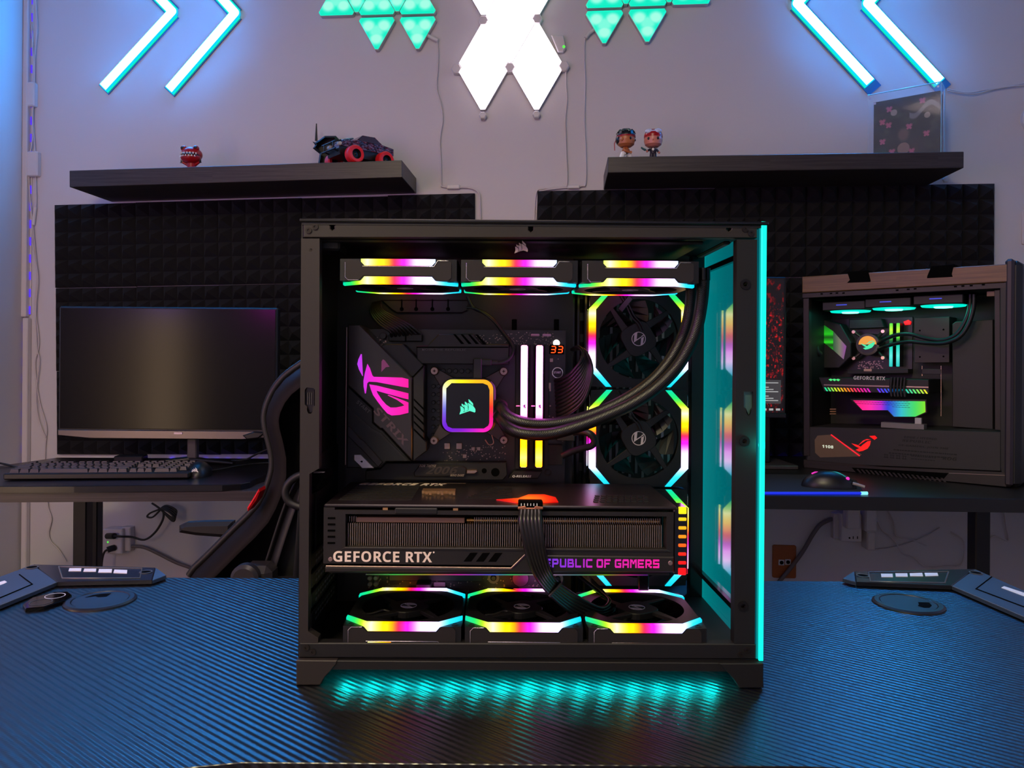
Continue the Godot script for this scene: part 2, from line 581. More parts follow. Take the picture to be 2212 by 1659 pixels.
func chevron_lights():
	frame = WALL
	var tube := glow("neon side", Color.WHITE, 1.0)
	tube.emission = Color(0.0, 0.66, 0.9)
	tube.emission_energy_multiplier = 1.7
	var core := glow("neon core", Color(0.11, 0.6, 1.0), 100.0)
	var edge := glow("neon edge", Color(0.0, 0.93, 0.74), 1.0)
	var clear := mat("clear acrylic", Color(0.25, 0.5, 0.75), 0.1)
	var rows := [
		[Vector2(-1.1851, 2.3238), Vector2(-1.4508, 2.0517), "outermost blue neon chevron over the left shelf, pointing inward"],
		[Vector2(-0.9491, 2.3113), Vector2(-1.1986, 2.0374), "inner blue neon chevron over the left shelf, nearer the triangle lights"],
		[Vector2(1.023, 2.2808), Vector2(1.2654, 2.0049), "inner blue neon chevron over the right shelf, nearer the triangle lights"],
		[Vector2(1.253, 2.2732), Vector2(1.4902, 2.0026), "outermost blue neon chevron, ending over the framed print box"]]
	for q in rows:
		var v: Vector2 = q[0]
		var lo: Vector2 = q[1]
		var hi := Vector2(lo.x, 2 * v.y - lo.y)
		var t := thing("neon_chevron", q[2], "neon light", Vector3(v.x, lo.y, 0), "blue neon chevrons")
		var back := MB.new()
		var rim := MB.new()
		for e in [lo, hi]:
			var d: Vector2 = (e - v).normalized()
			var nrm := Vector2(-d.y, d.x)
			var ext: Vector2 = e + d * (0.028 if v.x > 0 else 0.004)
			back.prism([v + nrm * 0.026, v - nrm * 0.026, ext - nrm * 0.026, ext + nrm * 0.026], 0.001, 0.004)
			rim.prism([v + nrm * 0.021, v - nrm * 0.021, e - nrm * 0.021, e + nrm * 0.021], 0.004, 0.008)
		put(back, "acrylic_back", clear, t)
		put(rim, "light_edge", edge, t)
		for e in [lo, hi]:
			var d: Vector2 = (e - v).normalized()
			var nrm := Vector2(-d.y, d.x)
			var b := MB.new()
			var s := 0.0178
			var pv := v - d * 0.006
			b.prism([pv + nrm * s, pv - nrm * s, e - nrm * s, e + nrm * s], 0.008, 0.017, 0.002)
			var tb := put(b, "light_tube", tube, t)
			var cb := MB.new()
			s = 0.0155
			cb.prism([v + nrm * s, v - nrm * s, e - nrm * s - d * 0.004, e + nrm * s - d * 0.004], 0.0168, 0.0178)
			put(cb, "light_core", core, tb)
			for k in 4:
				var m := v.lerp(e, (k + 0.5) / 4.0)
				lamp("neon_light", Vector3(m.x, m.y, 0.0125), Color(0.0, 0.42, 1.0), 0.0025, 0.005)
		var jb := MB.new()
		jb.T = Transform3D(Basis(), Vector3(v.x, v.y, 0.008))
		jb.disc(Vector3.ZERO, 0.0172, 0.0089, 20, 0.002)
		var bp := put(jb, "light_bend", tube, t)
		var jc := MB.new()
		jc.disc(Vector3(v.x, v.y, 0.0168), 0.0155, 0.001, 20)
		put(jc, "light_core", core, bp)
	frame = Transform3D()

func triangle(c: Vector2, s: float, down: bool, cut: float) -> Array:       # a triangle with blunt corners, c the middle of its level side
	var g := -1.0 if down else 1.0
	var p := [c + Vector2(-s / 2, 0), c + Vector2(s / 2, 0), c + Vector2(0, g * s * 0.866)]
	var r := []
	for i in 3:
		var a: Vector2 = p[i]
		for e in [p[(i + 2) % 3], p[(i + 1) % 3]]: r.append(a + (e - a).normalized() * cut)
	return r

func triangle_lights():
	frame = WALL
	var shell := mat("panel shell", Color(0.75, 0.75, 0.76), 0.4)
	var im := Image.create(64, 64, false, Image.FORMAT_RGB8)
	for k in 2:
		for y in 64:
			for x in 64:
				var q := Vector2(x / 63.0, y / 63.0)
				var a := 0.0
				for c in ([Vector2(0.28, 0.28), Vector2(0.72, 0.28), Vector2(0.5, 0.7)] if k == 0 else [Vector2(0.28, 0.72), Vector2(0.72, 0.72), Vector2(0.5, 0.3)]): a = maxf(a, 1.0 - smoothstep(0.1, 0.27, q.distance_to(c)))
				a = maxf(a, 0.75 * (1.0 - smoothstep(0.12, 0.3, q.distance_to(Vector2(0.5, 0.45 if k == 0 else 0.55)))))
				im.set_pixel(x, y, Color(0.02, 0.92, 0.76).lerp(Color(0.62, 0.98, 0.88), a))
		glow("teal panel down" if k == 0 else "teal panel up", Color.WHITE, 1.05, ImageTexture.create_from_image(im))
		im = Image.create(64, 64, false, Image.FORMAT_RGB8)
	for side in 2:
		var org: Vector2 = Vector2(-0.4256, 2.2797) if side == 0 else Vector2(0.3745, 2.2784)
		var step := 0.1467
		var t := thing("triangle_light", "cluster of small teal triangle lights over the left shelf's inner end" if side == 0 else "cluster of small teal triangle lights over the right shelf's inner end", "wall light", Vector3(org.x, org.y - 0.12, 0), "teal triangle clusters")
		var set_ := []                        # column, row offset, points down
		for k in 3:
			var col := k - 1 if side == 0 else k
			set_.append([col, 0.006, false])
			if (side == 0 and k > 0) or (side == 1 and k < 2): set_.append([col, -0.006, true])
			if k < 2: set_.append([col + 0.5, step * 0.866, true])
		for q in set_:
			var c := org + Vector2(q[0] * step, q[1] - (0.002 if side == 0 else -0.001) * q[0])
			var inner: Array = triangle(c, 0.139, q[2], 0.012)
			var p := put(MB.new().prism(triangle(c, 0.1415, q[2], 0.012), 0.002, 0.022), "panel_shell", shell, t)
			var fmb := MB.new().prism(inner, 0.022, 0.03, 0.004)
			put(fmb, "light_panel", mats["teal panel down" if q[2] else "teal panel up"], p, "xy")
		lamp("teal_panel_light", Vector3(org.x, org.y + 0.05, 0.026), Color(0.15, 0.95, 0.75), 0.02, 0.003)
	# the overexposed white cluster in the middle
	var w := thing("white_triangle_light", "large glaring white triangle light cluster in the middle of the wall", "wall light", Vector3(0.049, 1.92, 0))
	var hot := glow("white panel", Color(1.0, 0.93, 0.98), 3.2)
	var mid: Vector2 = Vector2(0.0483, 2.0874)
	var s := 0.1885
	var hgt := s * 0.866 + 0.003
	var all := [[-0.5, 0, true], [0.5, 0, true], [-0.5, 0.003, false], [0.5, 0.003, false], [0.0, hgt, true], [0.0, hgt + 0.003, false], [-0.5, hgt * 2, true], [0.5, hgt * 2, true], [-0.5, hgt * 2 + 0.003, false], [0.5, hgt * 2 + 0.003, false]]
	for q in all:
		var c := mid + Vector2(q[0] * s, q[1] - q[0] * 0.004)
		var p := put(MB.new().prism(triangle(c, s - 0.001, q[2], 0.017), 0.002, 0.018), "panel_shell", shell, w)
		put(MB.new().prism(triangle(c, s - 0.003, q[2], 0.017), 0.018, 0.026, 0.003), "light_panel", hot, p)
	for q in [[0, 0], [-1, 0], [1, 0], [-0.5, hgt], [0.5, hgt], [-0.5, -hgt], [0.5, -hgt]]:
		put(MB.new().prism(circle(mid + Vector2(q[0] * s, q[1]), 0.019 if q[1] >= 0 else 0.014, 6), 0.002, 0.024, 0.003), "corner_joint", mats["white plastic"], w)
	var ctl := put(MB.new().prism([Vector2(0.1905, 2.1971), Vector2(0.2338, 2.1942), Vector2(0.2437, 2.1505), Vector2(0.2342, 2.1379), Vector2(0.215, 2.1368)], 0.002, 0.02, 0.003), "controller", mats["white plastic"], w)
	put(MB.new().prism(circle(Vector2(0.2357, 2.154), 0.005, 10), 0.02, 0.0215), "indicator", glow("green indicator", Color(0.35, 1.0, 0.3), 1.0), ctl)
	lamp("white_panel_light", Vector3(mid.x, mid.y + hgt * 0.6, 0.0225), Color(1.0, 0.86, 0.95), 0.05, 0.003)
	frame = Transform3D()

func cord(called: String, pts: Array, r: float, m: Material, label: String, group := "", steps := 5, cat := "cable"):
	var line := bend(pts, steps)
	var lo: Vector3 = line[0]
	for q in line: if q.y < lo.y: lo = q
	return solo(MB.new().tube(line, r, 6), called, m, label, cat, lo, group)

func wall_cables():
	frame = WALL
	var w := mat("white cable", Color(0.80, 0.77, 0.77), 0.5)
	var pl: Material = mats["white plastic"]
	var a = cord("wall_cable", [Vector3(-0.2118, 2.1894, 0.008), Vector3(-0.2082, 2.1565, 0.008), Vector3(-0.2094, 2.091, 0.008), Vector3(-0.2122, 2.0255, 0.008), Vector3(-0.1969, 1.9678, 0.008), Vector3(-0.1898, 1.9104, 0.008), Vector3(-0.1992, 1.845, 0.008), Vector3(-0.1953, 1.763, 0.008), Vector3(-0.1931, 1.6877, 0.008), Vector3(-0.188, 1.6761, 0.008), Vector3(-0.1566, 1.6725, 0.008), Vector3(-0.1072, 1.6719, 0.008), Vector3(-0.0759, 1.665, 0.008), Vector3(-0.0577, 1.6468, 0.008), Vector3(-0.0541, 1.606, 0.008), Vector3(-0.0521, 1.5571, 0.008)], 0.0028, w, "white cable hanging from the left teal triangles to the foam tiles")
	put(MB.new().tube([Vector3(-0.2477, 2.2117, 0.012), Vector3(-0.2278, 2.2013, 0.012), Vector3(-0.2078, 2.1909, 0.012)], 0.0065, 8), "plug", pl, a)
	put(MB.new().prism(round_rect(-0.1727, 1.6663, -0.1264, 1.6827, 0.004), 0.001, 0.014, 0.003), "inline_box", pl, a)
	cord("wall_cable", [Vector3(0.2427, 2.086, 0.008), Vector3(0.2448, 2.0229, 0.008), Vector3(0.2483, 1.9744, 0.008), Vector3(0.2424, 1.9018, 0.008), Vector3(0.2465, 1.7887, 0.008), Vector3(0.2505, 1.6885, 0.008), Vector3(0.2377, 1.6693, 0.008), Vector3(0.1652, 1.6637, 0.008), Vector3(0.1427, 1.6478, 0.008), Vector3(0.1369, 1.5555, 0.008)], 0.0028, w, "white cable hanging from the glaring white triangles' lower right edge")
	var c = cord("wall_cable", [Vector3(0.3347, 2.2124, 0.008), Vector3(0.3093, 2.1842, 0.008), Vector3(0.3067, 2.1101, 0.008), Vector3(0.3105, 2.0294, 0.008), Vector3(0.3083, 1.9006, 0.008), Vector3(0.3139, 1.7876, 0.008), Vector3(0.3147, 1.6845, 0.008), Vector3(0.3004, 1.6718, 0.008), Vector3(0.2506, 1.6676, 0.008), Vector3(0.1717, 1.6588, 0.008), Vector3(0.1492, 1.6445, 0.008), Vector3(0.1434, 1.5554, 0.008)], 0.0028, w, "white cable hanging from the right teal triangles to the foam tiles")
	put(MB.new().tube([Vector3(0.341, 2.2138, 0.012), Vector3(0.3219, 2.2015, 0.012), Vector3(0.3108, 2.1857, 0.012)], 0.0065, 8), "plug", pl, c)
	put(MB.new().prism(round_rect(0.2523, 1.6628, 0.2941, 1.6753, 0.003), 0.001, 0.014, 0.003), "inline_box", pl, c)
	cord("wall_cable", [Vector3(1.514, 1.9821, 0.008), Vector3(1.579, 1.9683, 0.008), Vector3(1.6377, 1.9762, 0.008), Vector3(1.6962, 1.9825, 0.008), Vector3(1.7573, 1.9949, 0.008), Vector3(1.8702, 2.0075, 0.008)], 0.0022, w, "upper white cable running right from the outermost neon chevron")
	cord("wall_cable", [Vector3(1.5121, 1.9746, 0.012), Vector3(1.5917, 1.9619, 0.012), Vector3(1.6649, 1.9772, 0.012), Vector3(1.7231, 1.9851, 0.012), Vector3(1.7812, 1.9868, 0.012), Vector3(1.8679, 1.9878, 0.012)], 0.0022, w, "lower white cable running right from the outermost neon chevron")
	var top = cord("wall_cable", [Vector3(-1.7391, 2.4909, 0.008), Vector3(-1.7364, 2.3877, 0.008), Vector3(-1.7378, 2.3362, 0.008), Vector3(-1.7276, 2.1984, 0.008), Vector3(-1.723, 2.0745, 0.008), Vector3(-1.7277, 1.975, 0.008), Vector3(-1.7215, 1.889, 0.008), Vector3(-1.7155, 1.8115, 0.008), Vector3(-1.713, 1.7256, 0.008), Vector3(-1.7104, 1.6311, 0.008), Vector3(-1.7174, 1.5934, 0.008), Vector3(-1.7226, 1.5625, 0.008), Vector3(-1.7166, 1.4938, 0.008), Vector3(-1.7047, 1.3735, 0.008), Vector3(-1.711, 1.2533, 0.008), Vector3(-1.6954, 1.116, 0.008), Vector3(-1.7094, 1.0472, 0.008), Vector3(-1.7052, 0.9785, 0.008), Vector3(-1.69, 0.8929, 0.008), Vector3(-1.6676, 0.8245, 0.008), Vector3(-1.6619, 0.7903, 0.008), Vector3(-1.667, 0.7388, 0.008), Vector3(-1.6683, 0.6787, 0.008)], 0.0022, w, "white cable with two inline boxes down the left corner", "", 4)
	put(MB.new().prism(round_rect(-1.7486, 1.9897, -1.7121, 2.0793, 0.006), 0.001, 0.022, 0.004), "inline_box", pl, top)
	put(MB.new().prism(round_rect(-1.741, 1.731, -1.6972, 1.8223, 0.006), 0.001, 0.022, 0.004), "inline_box", pl, top)
	put(MB.new().tube([Vector3(-1.7139, 1.6174, 0.008), Vector3(-1.7207, 1.5522, 0.008)], 0.006, 8), "connector", pl, top)
	cord("wall_cable", [Vector3(-1.7179, 2.4881, 0.012), Vector3(-1.7132, 2.3507, 0.012), Vector3(-1.709, 2.282, 0.012), Vector3(-1.7173, 2.1793, 0.012), Vector3(-1.7183, 2.073, 0.012), Vector3(-1.7229, 1.9736, 0.012), Vector3(-1.7239, 1.8707, 0.012), Vector3(-1.7309, 1.8279, 0.012), Vector3(-1.7379, 1.7937, 0.012), Vector3(-1.7332, 1.6649, 0.012), Vector3(-1.7234, 1.579, 0.012), Vector3(-1.7211, 1.5103, 0.012), Vector3(-1.7095, 1.4245, 0.012), Vector3(-1.6981, 1.3559, 0.012), Vector3(-1.7046, 1.2701, 0.012), Vector3(-1.7058, 1.1844, 0.012), Vector3(-1.6996, 1.0901, 0.012), Vector3(-1.6902, 1.0473, 0.012), Vector3(-1.7019, 0.9272, 0.012), Vector3(-1.694, 0.8416, 0.012), Vector3(-1.6754, 0.7905, 0.012), Vector3(-1.6625, 0.765, 0.012)], 0.0022, w, "bare white cable twisting round the one with inline boxes", "", 4)
	cord("wall_cable", [Vector3(-1.6568, 0.6018, 0.008), Vector3(-1.6561, 0.5126, 0.008), Vector3(-1.6412, 0.465, 0.008), Vector3(-1.6517, 0.4133, 0.008), Vector3(-1.6424, 0.3793, 0.008), Vector3(-1.6132, 0.3527, 0.008), Vector3(-1.5821, 0.3074, 0.008)], 0.0026, w, "white cable drooping below the left desk beside its leg")
	frame = Transform3D()

func foam():
	frame = WALL
	var m := mat("black foam", Color(0.062, 0.058, 0.078), 0.97)
	var w := 0.302
	var n := 6
	var b := MB.new()
	b.span(Vector3(0, 0, 0.001), Vector3(w, w, 0.012))
	for i in n:
		for j in n:
			var s := w / n
			var c := Vector3((i + 0.5) * s, (j + 0.5) * s, 0.05)
			var p := [Vector3(i * s, j * s, 0.012), Vector3((i + 1) * s, j * s, 0.012), Vector3((i + 1) * s, (j + 1) * s, 0.012), Vector3(i * s, (j + 1) * s, 0.012)]
			var q := []
			for e in p: q.append(e.lerp(c, 0.93))
			for k in 4: b.quad(p[k], p[(k + 1) % 4], q[(k + 1) % 4], q[k])
			b.quad(q[0], q[1], q[2], q[3])
	var first: Node3D = null
	for side in 2:
		var pitch := 0.3125 if side == 0 else 0.3035
		var org := Vector3(-1.630, 1.621, 0) if side == 0 else Vector3(0.149, 1.652, 0)
		var label := "square of black pyramid acoustic foam on the wall below the left shelf" if side == 0 else "square of black pyramid acoustic foam on the wall below the right shelf"
		var group := "foam squares below the left shelf" if side == 0 else "foam squares below the right shelf"
		for row in 3:
			for col in 5:
				var at := org + Vector3(col * pitch + row * 0.006 * (1 - side), -row * 0.3075 - w + col * (0.0052 if side == 0 else 0.0016) + rng.randf_range(-0.001, 0.001), 0)
				var o: Node3D
				if first == null:
					first = solo(b, "acoustic_foam", m, label, "acoustic foam", Vector3.ZERO, group)
					o = first
				else: o = dup(first, Vector3.ZERO, label)
				var nth: String = ["leftmost", "second from left", "middle", "fourth from left", "rightmost"][col]
				o.set_meta("label", "%s black pyramid foam square in the %s row below the %s shelf" % [nth, ["top", "middle", "bottom"][row], "left" if side == 0 else "right"])
				o.set_meta("group", group)
				o.transform = frame * Transform3D(Basis(Vector3.BACK, rng.randf_range(-0.004, 0.004) + (0.014 if side == 0 else 0.004)).scaled(Vector3(1.03 if side == 0 else 1.001, 1.012, 1)), at)
	frame = Transform3D()

func grain(key: String, c: Color, rough: float, streak: float, s: Vector3) -> StandardMaterial3D:      # wood-effect laminate, its grain along x
	if mats.has(key): return mats[key]
	var m := mat(key, Color.WHITE, rough)
	var nz := FastNoiseLite.new()
	nz.seed = 11
	nz.frequency = 0.05
	var im := Image.create(256, 256, false, Image.FORMAT_RGB8)
	for y in 256:
		for x in 256:
			var a := nz.get_noise_2d(x * 0.12, y * 2.2) * 0.6 + nz.get_noise_2d(x * 0.4 + 500, y * 6.0) * 0.4
			im.set_pixel(x, y, c * (1.0 + streak * a))
	m.albedo_texture = ImageTexture.create_from_image(im)
	m.uv1_triplanar = true
	m.uv1_scale = s
	return m

func shelves():
	frame = WALL
	var wood := grain("black-brown laminate", Color(0.205, 0.18, 0.175), 0.42, 0.5, Vector3(2.0, 5.0, 2.0))
	var s := MB.new()
	var tilt := 0.0158
	s.T = Transform3D(Basis(Vector3.BACK, tilt), Vector3(-1.421, 1.636, 0))
	s.span(Vector3(0, 0, 0), Vector3(1.138, 0.0555, 0.245), 0.0015)
	solo(s, "floating_shelf", wood, "black-brown floating shelf under the left chevrons, holding toys", "shelf", Vector3(-1.421, 1.636, 0))
	var r := MB.new()
	r.span(Vector3(0.377, 1.6595, 0), Vector3(1.452, 1.7095, 0.245), 0.0015)
	solo(r, "floating_shelf", wood, "black-brown floating shelf under the right chevrons, holding the print box", "shelf", Vector3(0.377, 1.66, 0))
	frame = Transform3D()

func outlets():
	frame = WALL
	var pl: Material = mats["white plastic"]
	var blk := mat("black rubber", Color(0.10, 0.10, 0.11), 0.5)
	var slot := mat("slot black", Color(0.03, 0.03, 0.03), 0.8)
	slot.metallic_specular = 0.1
	var t := thing("outlet_adapter", "white outlet adapter with two black plugs under the left desk", "outlet", Vector3(-1.413, 0.3326, 0))
	put(MB.new().prism(rect(-1.5031, 0.2929, -1.4599, 0.4416, 0.003), 0.0, 0.007, 0.002), "wall_plate", pl, t)
	put(MB.new().prism(round_rect(-1.4164, 0.3512, -1.3426, 0.4416, 0.005), 0.0, 0.05, 0.004), "adapter_body", pl, t)
	put(MB.new().prism(round_rect(-1.3562, 0.3576, -1.3227, 0.4453, 0.003), 0.0, 0.03, 0.003), "adapter_side", pl, t)
	put(MB.new().disc(Vector3(-1.3952, 0.3943, 0.05), 0.003, 0.001, 10), "indicator", mats["green indicator"], t)
	var a = cord("power_cord", [Vector3(-1.3865, 0.4177, 0.056), Vector3(-1.3604, 0.4216, 0.07), Vector3(-1.3325, 0.4207, 0.07), Vector3(-1.3042, 0.4153, 0.05), Vector3(-1.2569, 0.4066, 0.05), Vector3(-1.2171, 0.4343, 0.05), Vector3(-1.1896, 0.4784, 0.05), Vector3(-1.1864, 0.5084, 0.05), Vector3(-1.2058, 0.5177, 0.04)], 0.004, blk, "black power cord curving from the adapter's upper plug to its tied bundle")
	put(MB.new().tube([Vector3(-1.3962, 0.4164, 0.0515), Vector3(-1.3787, 0.4189, 0.06), Vector3(-1.3587, 0.4217, 0.07)], 0.011, 10), "plug", blk, a)
	var l := MB.new()
	l.tube(bend([Vector3(-1.2058, 0.516, 0.04), Vector3(-1.2406, 0.5018, 0.04), Vector3(-1.2527, 0.4881, 0.04), Vector3(-1.2317, 0.4869, 0.04), Vector3(-1.2023, 0.5144, 0.04)]), 0.0035, 6)
	l.tube(bend([Vector3(-1.1996, 0.5171, 0.045), Vector3(-1.2188, 0.53, 0.045), Vector3(-1.2328, 0.538, 0.045)]), 0.0035, 6)
	for k in 4: l.tube(bend([Vector3(-1.1996, 0.5188, 0.045), Vector3(-1.1744, 0.532, 0.05) + Vector3(0.004 * k, -0.006 * k, 0.004 * k), Vector3(-1.1378, 0.5063, 0.05) + Vector3(0, -0.008 * k + 0.008, 0.004 * k), Vector3(-1.1533, 0.4893, 0.05) + Vector3(0, -0.004 * k, 0), Vector3(-1.1934, 0.5149, 0.05)]), 0.0035, 6)
	put(l, "cord_bundle", blk, a)
	var b = cord("power_cord", [Vector3(-1.3721, 0.3747, 0.056), Vector3(-1.381, 0.3728, 0.07), Vector3(-1.3949, 0.3641, 0.07), Vector3(-1.4034, 0.3389, 0.07), Vector3(-1.4066, 0.2972, 0.07), Vector3(-1.4124, 0.2442, 0.06)], 0.004, blk, "black power cord dropping from the adapter's lower plug")
	put(MB.new().tube([Vector3(-1.3678, 0.3754, 0.0515), Vector3(-1.3754, 0.3744, 0.062), Vector3(-1.3845, 0.3711, 0.07)], 0.011, 10), "plug", blk, b)
	var grey := mat("grey cable", Color(0.42, 0.39, 0.39), 0.6)
	cord("flex_conduit", [Vector3(-1.3284, 0.374, 0.02), Vector3(-1.2771, 0.3721, 0.02), Vector3(-1.2241, 0.3517, 0.02), Vector3(-1.1537, 0.3201, 0.02), Vector3(-1.1011, 0.3033, 0.02), Vector3(-1.0487, 0.2814, 0.02)], 0.006, grey, "thick grey cable running right from the outlet adapter")
	# the right-hand outlet
	var r := thing("outlet_adapter", "white outlet adapter with an empty socket under the right desk", "outlet", Vector3(1.2172, 0.4559, 0))
	put(MB.new().prism(round_rect(1.1505, 0.4707, 1.176, 0.5577, 0.003), 0.0, 0.03, 0.003), "adapter_side", pl, r)
	put(MB.new().prism(round_rect(1.1675, 0.4673, 1.2343, 0.5612, 0.004), 0.0, 0.05, 0.003), "adapter_body", pl, r)
	var h := MB.new()
	for q in [[1831, 1154], [1840, 1154]]: h.box(Vector3(0, 0, 0.0503) + (Vector3(1.2064, 0.4823, 0) if q[0] == 1831 else Vector3(1.22, 0.4827, 0)), Vector3(0.0025, 0.009, 0.001))
	h.disc(Vector3(1.1945, 0.4809, 0.05), 0.003, 0.0008, 10)
	put(h, "socket_holes", slot, r)
	var c1 := MB.new().prism(round_rect(1.1729, 0.5166, 1.217, 0.5851, 0.005), 0.0505, 0.085, 0.004)
	solo(c1, "charger", pl, "white charger block plugged in above the empty socket", "charger", Vector3(1.1974, 0.5146, 0.07))
	var c2 := thing("charger", "white charger block with a smaller plug below it", "charger", Vector3(1.2838, 0.4281, 0))
	put(MB.new().prism(round_rect(1.2369, 0.5069, 1.2765, 0.5847, 0.006), 0.001, 0.07, 0.005), "charger_block", pl, c2)
	put(MB.new().prism(round_rect(1.2509, 0.4413, 1.2775, 0.5027, 0.005), 0.001, 0.05, 0.004), "plug", pl, c2)
	cord("braided_cable", [Vector3(1.1584, 0.5391, 0.015), Vector3(1.1147, 0.5176, 0.015), Vector3(1.0877, 0.4825, 0.015), Vector3(1.0607, 0.4331, 0.015), Vector3(1.0336, 0.3915, 0.015), Vector3(1.0064, 0.3546, 0.015), Vector3(0.9822, 0.3239, 0.015), Vector3(0.9488, 0.2804, 0.015)], 0.0068, grey, "thick grey braided cable slanting across the amber wall plate")
	var o := thing("jack_plate", "amber wall plate with two network jacks under the right desk", "wall plate", Vector3(0.9986, 0.3281, 0))
	put(MB.new().prism(round_rect(0.9582, 0.3281, 1.0365, 0.4403, 0.006), 0.0, 0.006, 0.002), "plate", mat("amber plate", Color(0.62, 0.32, 0.08), 0.4), o)
	for q in [Vector3(0.9873, 0.3815, 0.006), Vector3(1.0088, 0.3837, 0.006)]:
		var j := put(MB.new().box(q, Vector3(0.019, 0.019, 0.004), 0.001), "jack", pl, o)
		put(MB.new().disc(q + Vector3(0, 0, 0.002), 0.0065, 0.0008, 12), "jack_hole", slot, j)
	var w: Material = mats["white cable"]
	cord("wall_cable", [Vector3(1.3277, 0.5778, 0.008), Vector3(1.352, 0.5317, 0.008), Vector3(1.3628, 0.4837, 0.008), Vector3(1.4061, 0.474, 0.008), Vector3(1.4598, 0.4522, 0.008)], 0.0024, w, "white cable falling from the right desk past the charger blocks")
	cord("wall_cable", [Vector3(1.2972, 0.5353, 0.01), Vector3(1.3155, 0.5, 0.01), Vector3(1.3425, 0.4805, 0.01), Vector3(1.3621, 0.4561, 0.01), Vector3(1.3788, 0.4255, 0.01), Vector3(1.4176, 0.4111, 0.01), Vector3(1.4594, 0.3798, 0.01), Vector3(1.52, 0.3863, 0.01), Vector3(1.5701, 0.3941, 0.01), Vector3(1.5769, 0.4699, 0.01), Vector3(1.5355, 0.5012, 0.01)], 0.0024, w, "long white cable looping along the wall behind the right desk leg")
	cord("wall_cable", [Vector3(1.2871, 0.433, 0.007), Vector3(1.3455, 0.4425, 0.007), Vector3(1.3947, 0.4563, 0.007), Vector3(1.457, 0.4845, 0.007), Vector3(1.5013, 0.5136, 0.007)], 0.0024, w, "white cable rising right from the small plug")
	cord("wall_cable", [Vector3(1.7032, 0.5807, 0.008), Vector3(1.7124, 0.5194, 0.008), Vector3(1.7186, 0.4765, 0.008), Vector3(1.6776, 0.4908, 0.008), Vector3(1.6484, 0.4776, 0.008), Vector3(1.6043, 0.4857, 0.008)], 0.0024, w, "white cable right of the right desk leg")
	frame = Transform3D()

func key_mesh(w: float, d: float) -> ArrayMesh:             # one key cap, its top smaller than its foot
	var b := MB.new()
	b.T = flat_on(0)
	var p := rect(-w / 2, -d / 2, w / 2, d / 2)
	var q := rect(-w / 2 + 0.0025, -d / 2 + 0.0015, w / 2 - 0.0025, d / 2 - 0.003)
	b.wall(p, 0, q, 0.009)
	b.cap(q, 0.009, true)
	return shape(b, Vector3.ZERO, mat("key cap", Color(0.20, 0.18, 0.19), 0.45))

func sails(parent: Node, at: Vector3, s: float, m: Material, called := "sail_mark", turn := Basis()):      # five leaning sails, each a curved blade
	var b := MB.new()
	b.T = Transform3D(turn, at)
	for q in [[-0.51, -0.48, -0.43, -0.23, -0.46, 0.05, -0.31, -0.02, -0.23, -0.1, -0.21, -0.26, -0.28, -0.33], [-0.19, -0.29, -0.18, -0.1, -0.22, 0.15, -0.03, 0.07, 0.02, 0, 0.03, -0.2], [-0.51, -0.48, -0.28, -0.34, 0.05, -0.22, 0.07, 0, 0.02, 0.26, 0.15, 0.2, 0.38, 0.03, 0.49, -0.13, 0.5, -0.28, 0.46, -0.35, 0.31, -0.27, 0.15, -0.25, -0.15, -0.31], [-0.38, 0.2, -0.31, 0.18, -0.23, 0.1, -0.21, -0.03, -0.36, 0.07], [-0.18, 0.33, -0.1, 0.3, 0, 0.2, 0.03, 0.03, -0.16, 0.18], [0.05, 0.49, 0.13, 0.44, 0.34, 0.23, 0.36, 0.07, 0.08, 0.31]]:
		var p := []
		for i in range(0, q.size(), 2): p.append(Vector2(q[i], q[i + 1]) * s)
		b.prism(p, 0, 0.0008)
	return put(b, called, m, parent)

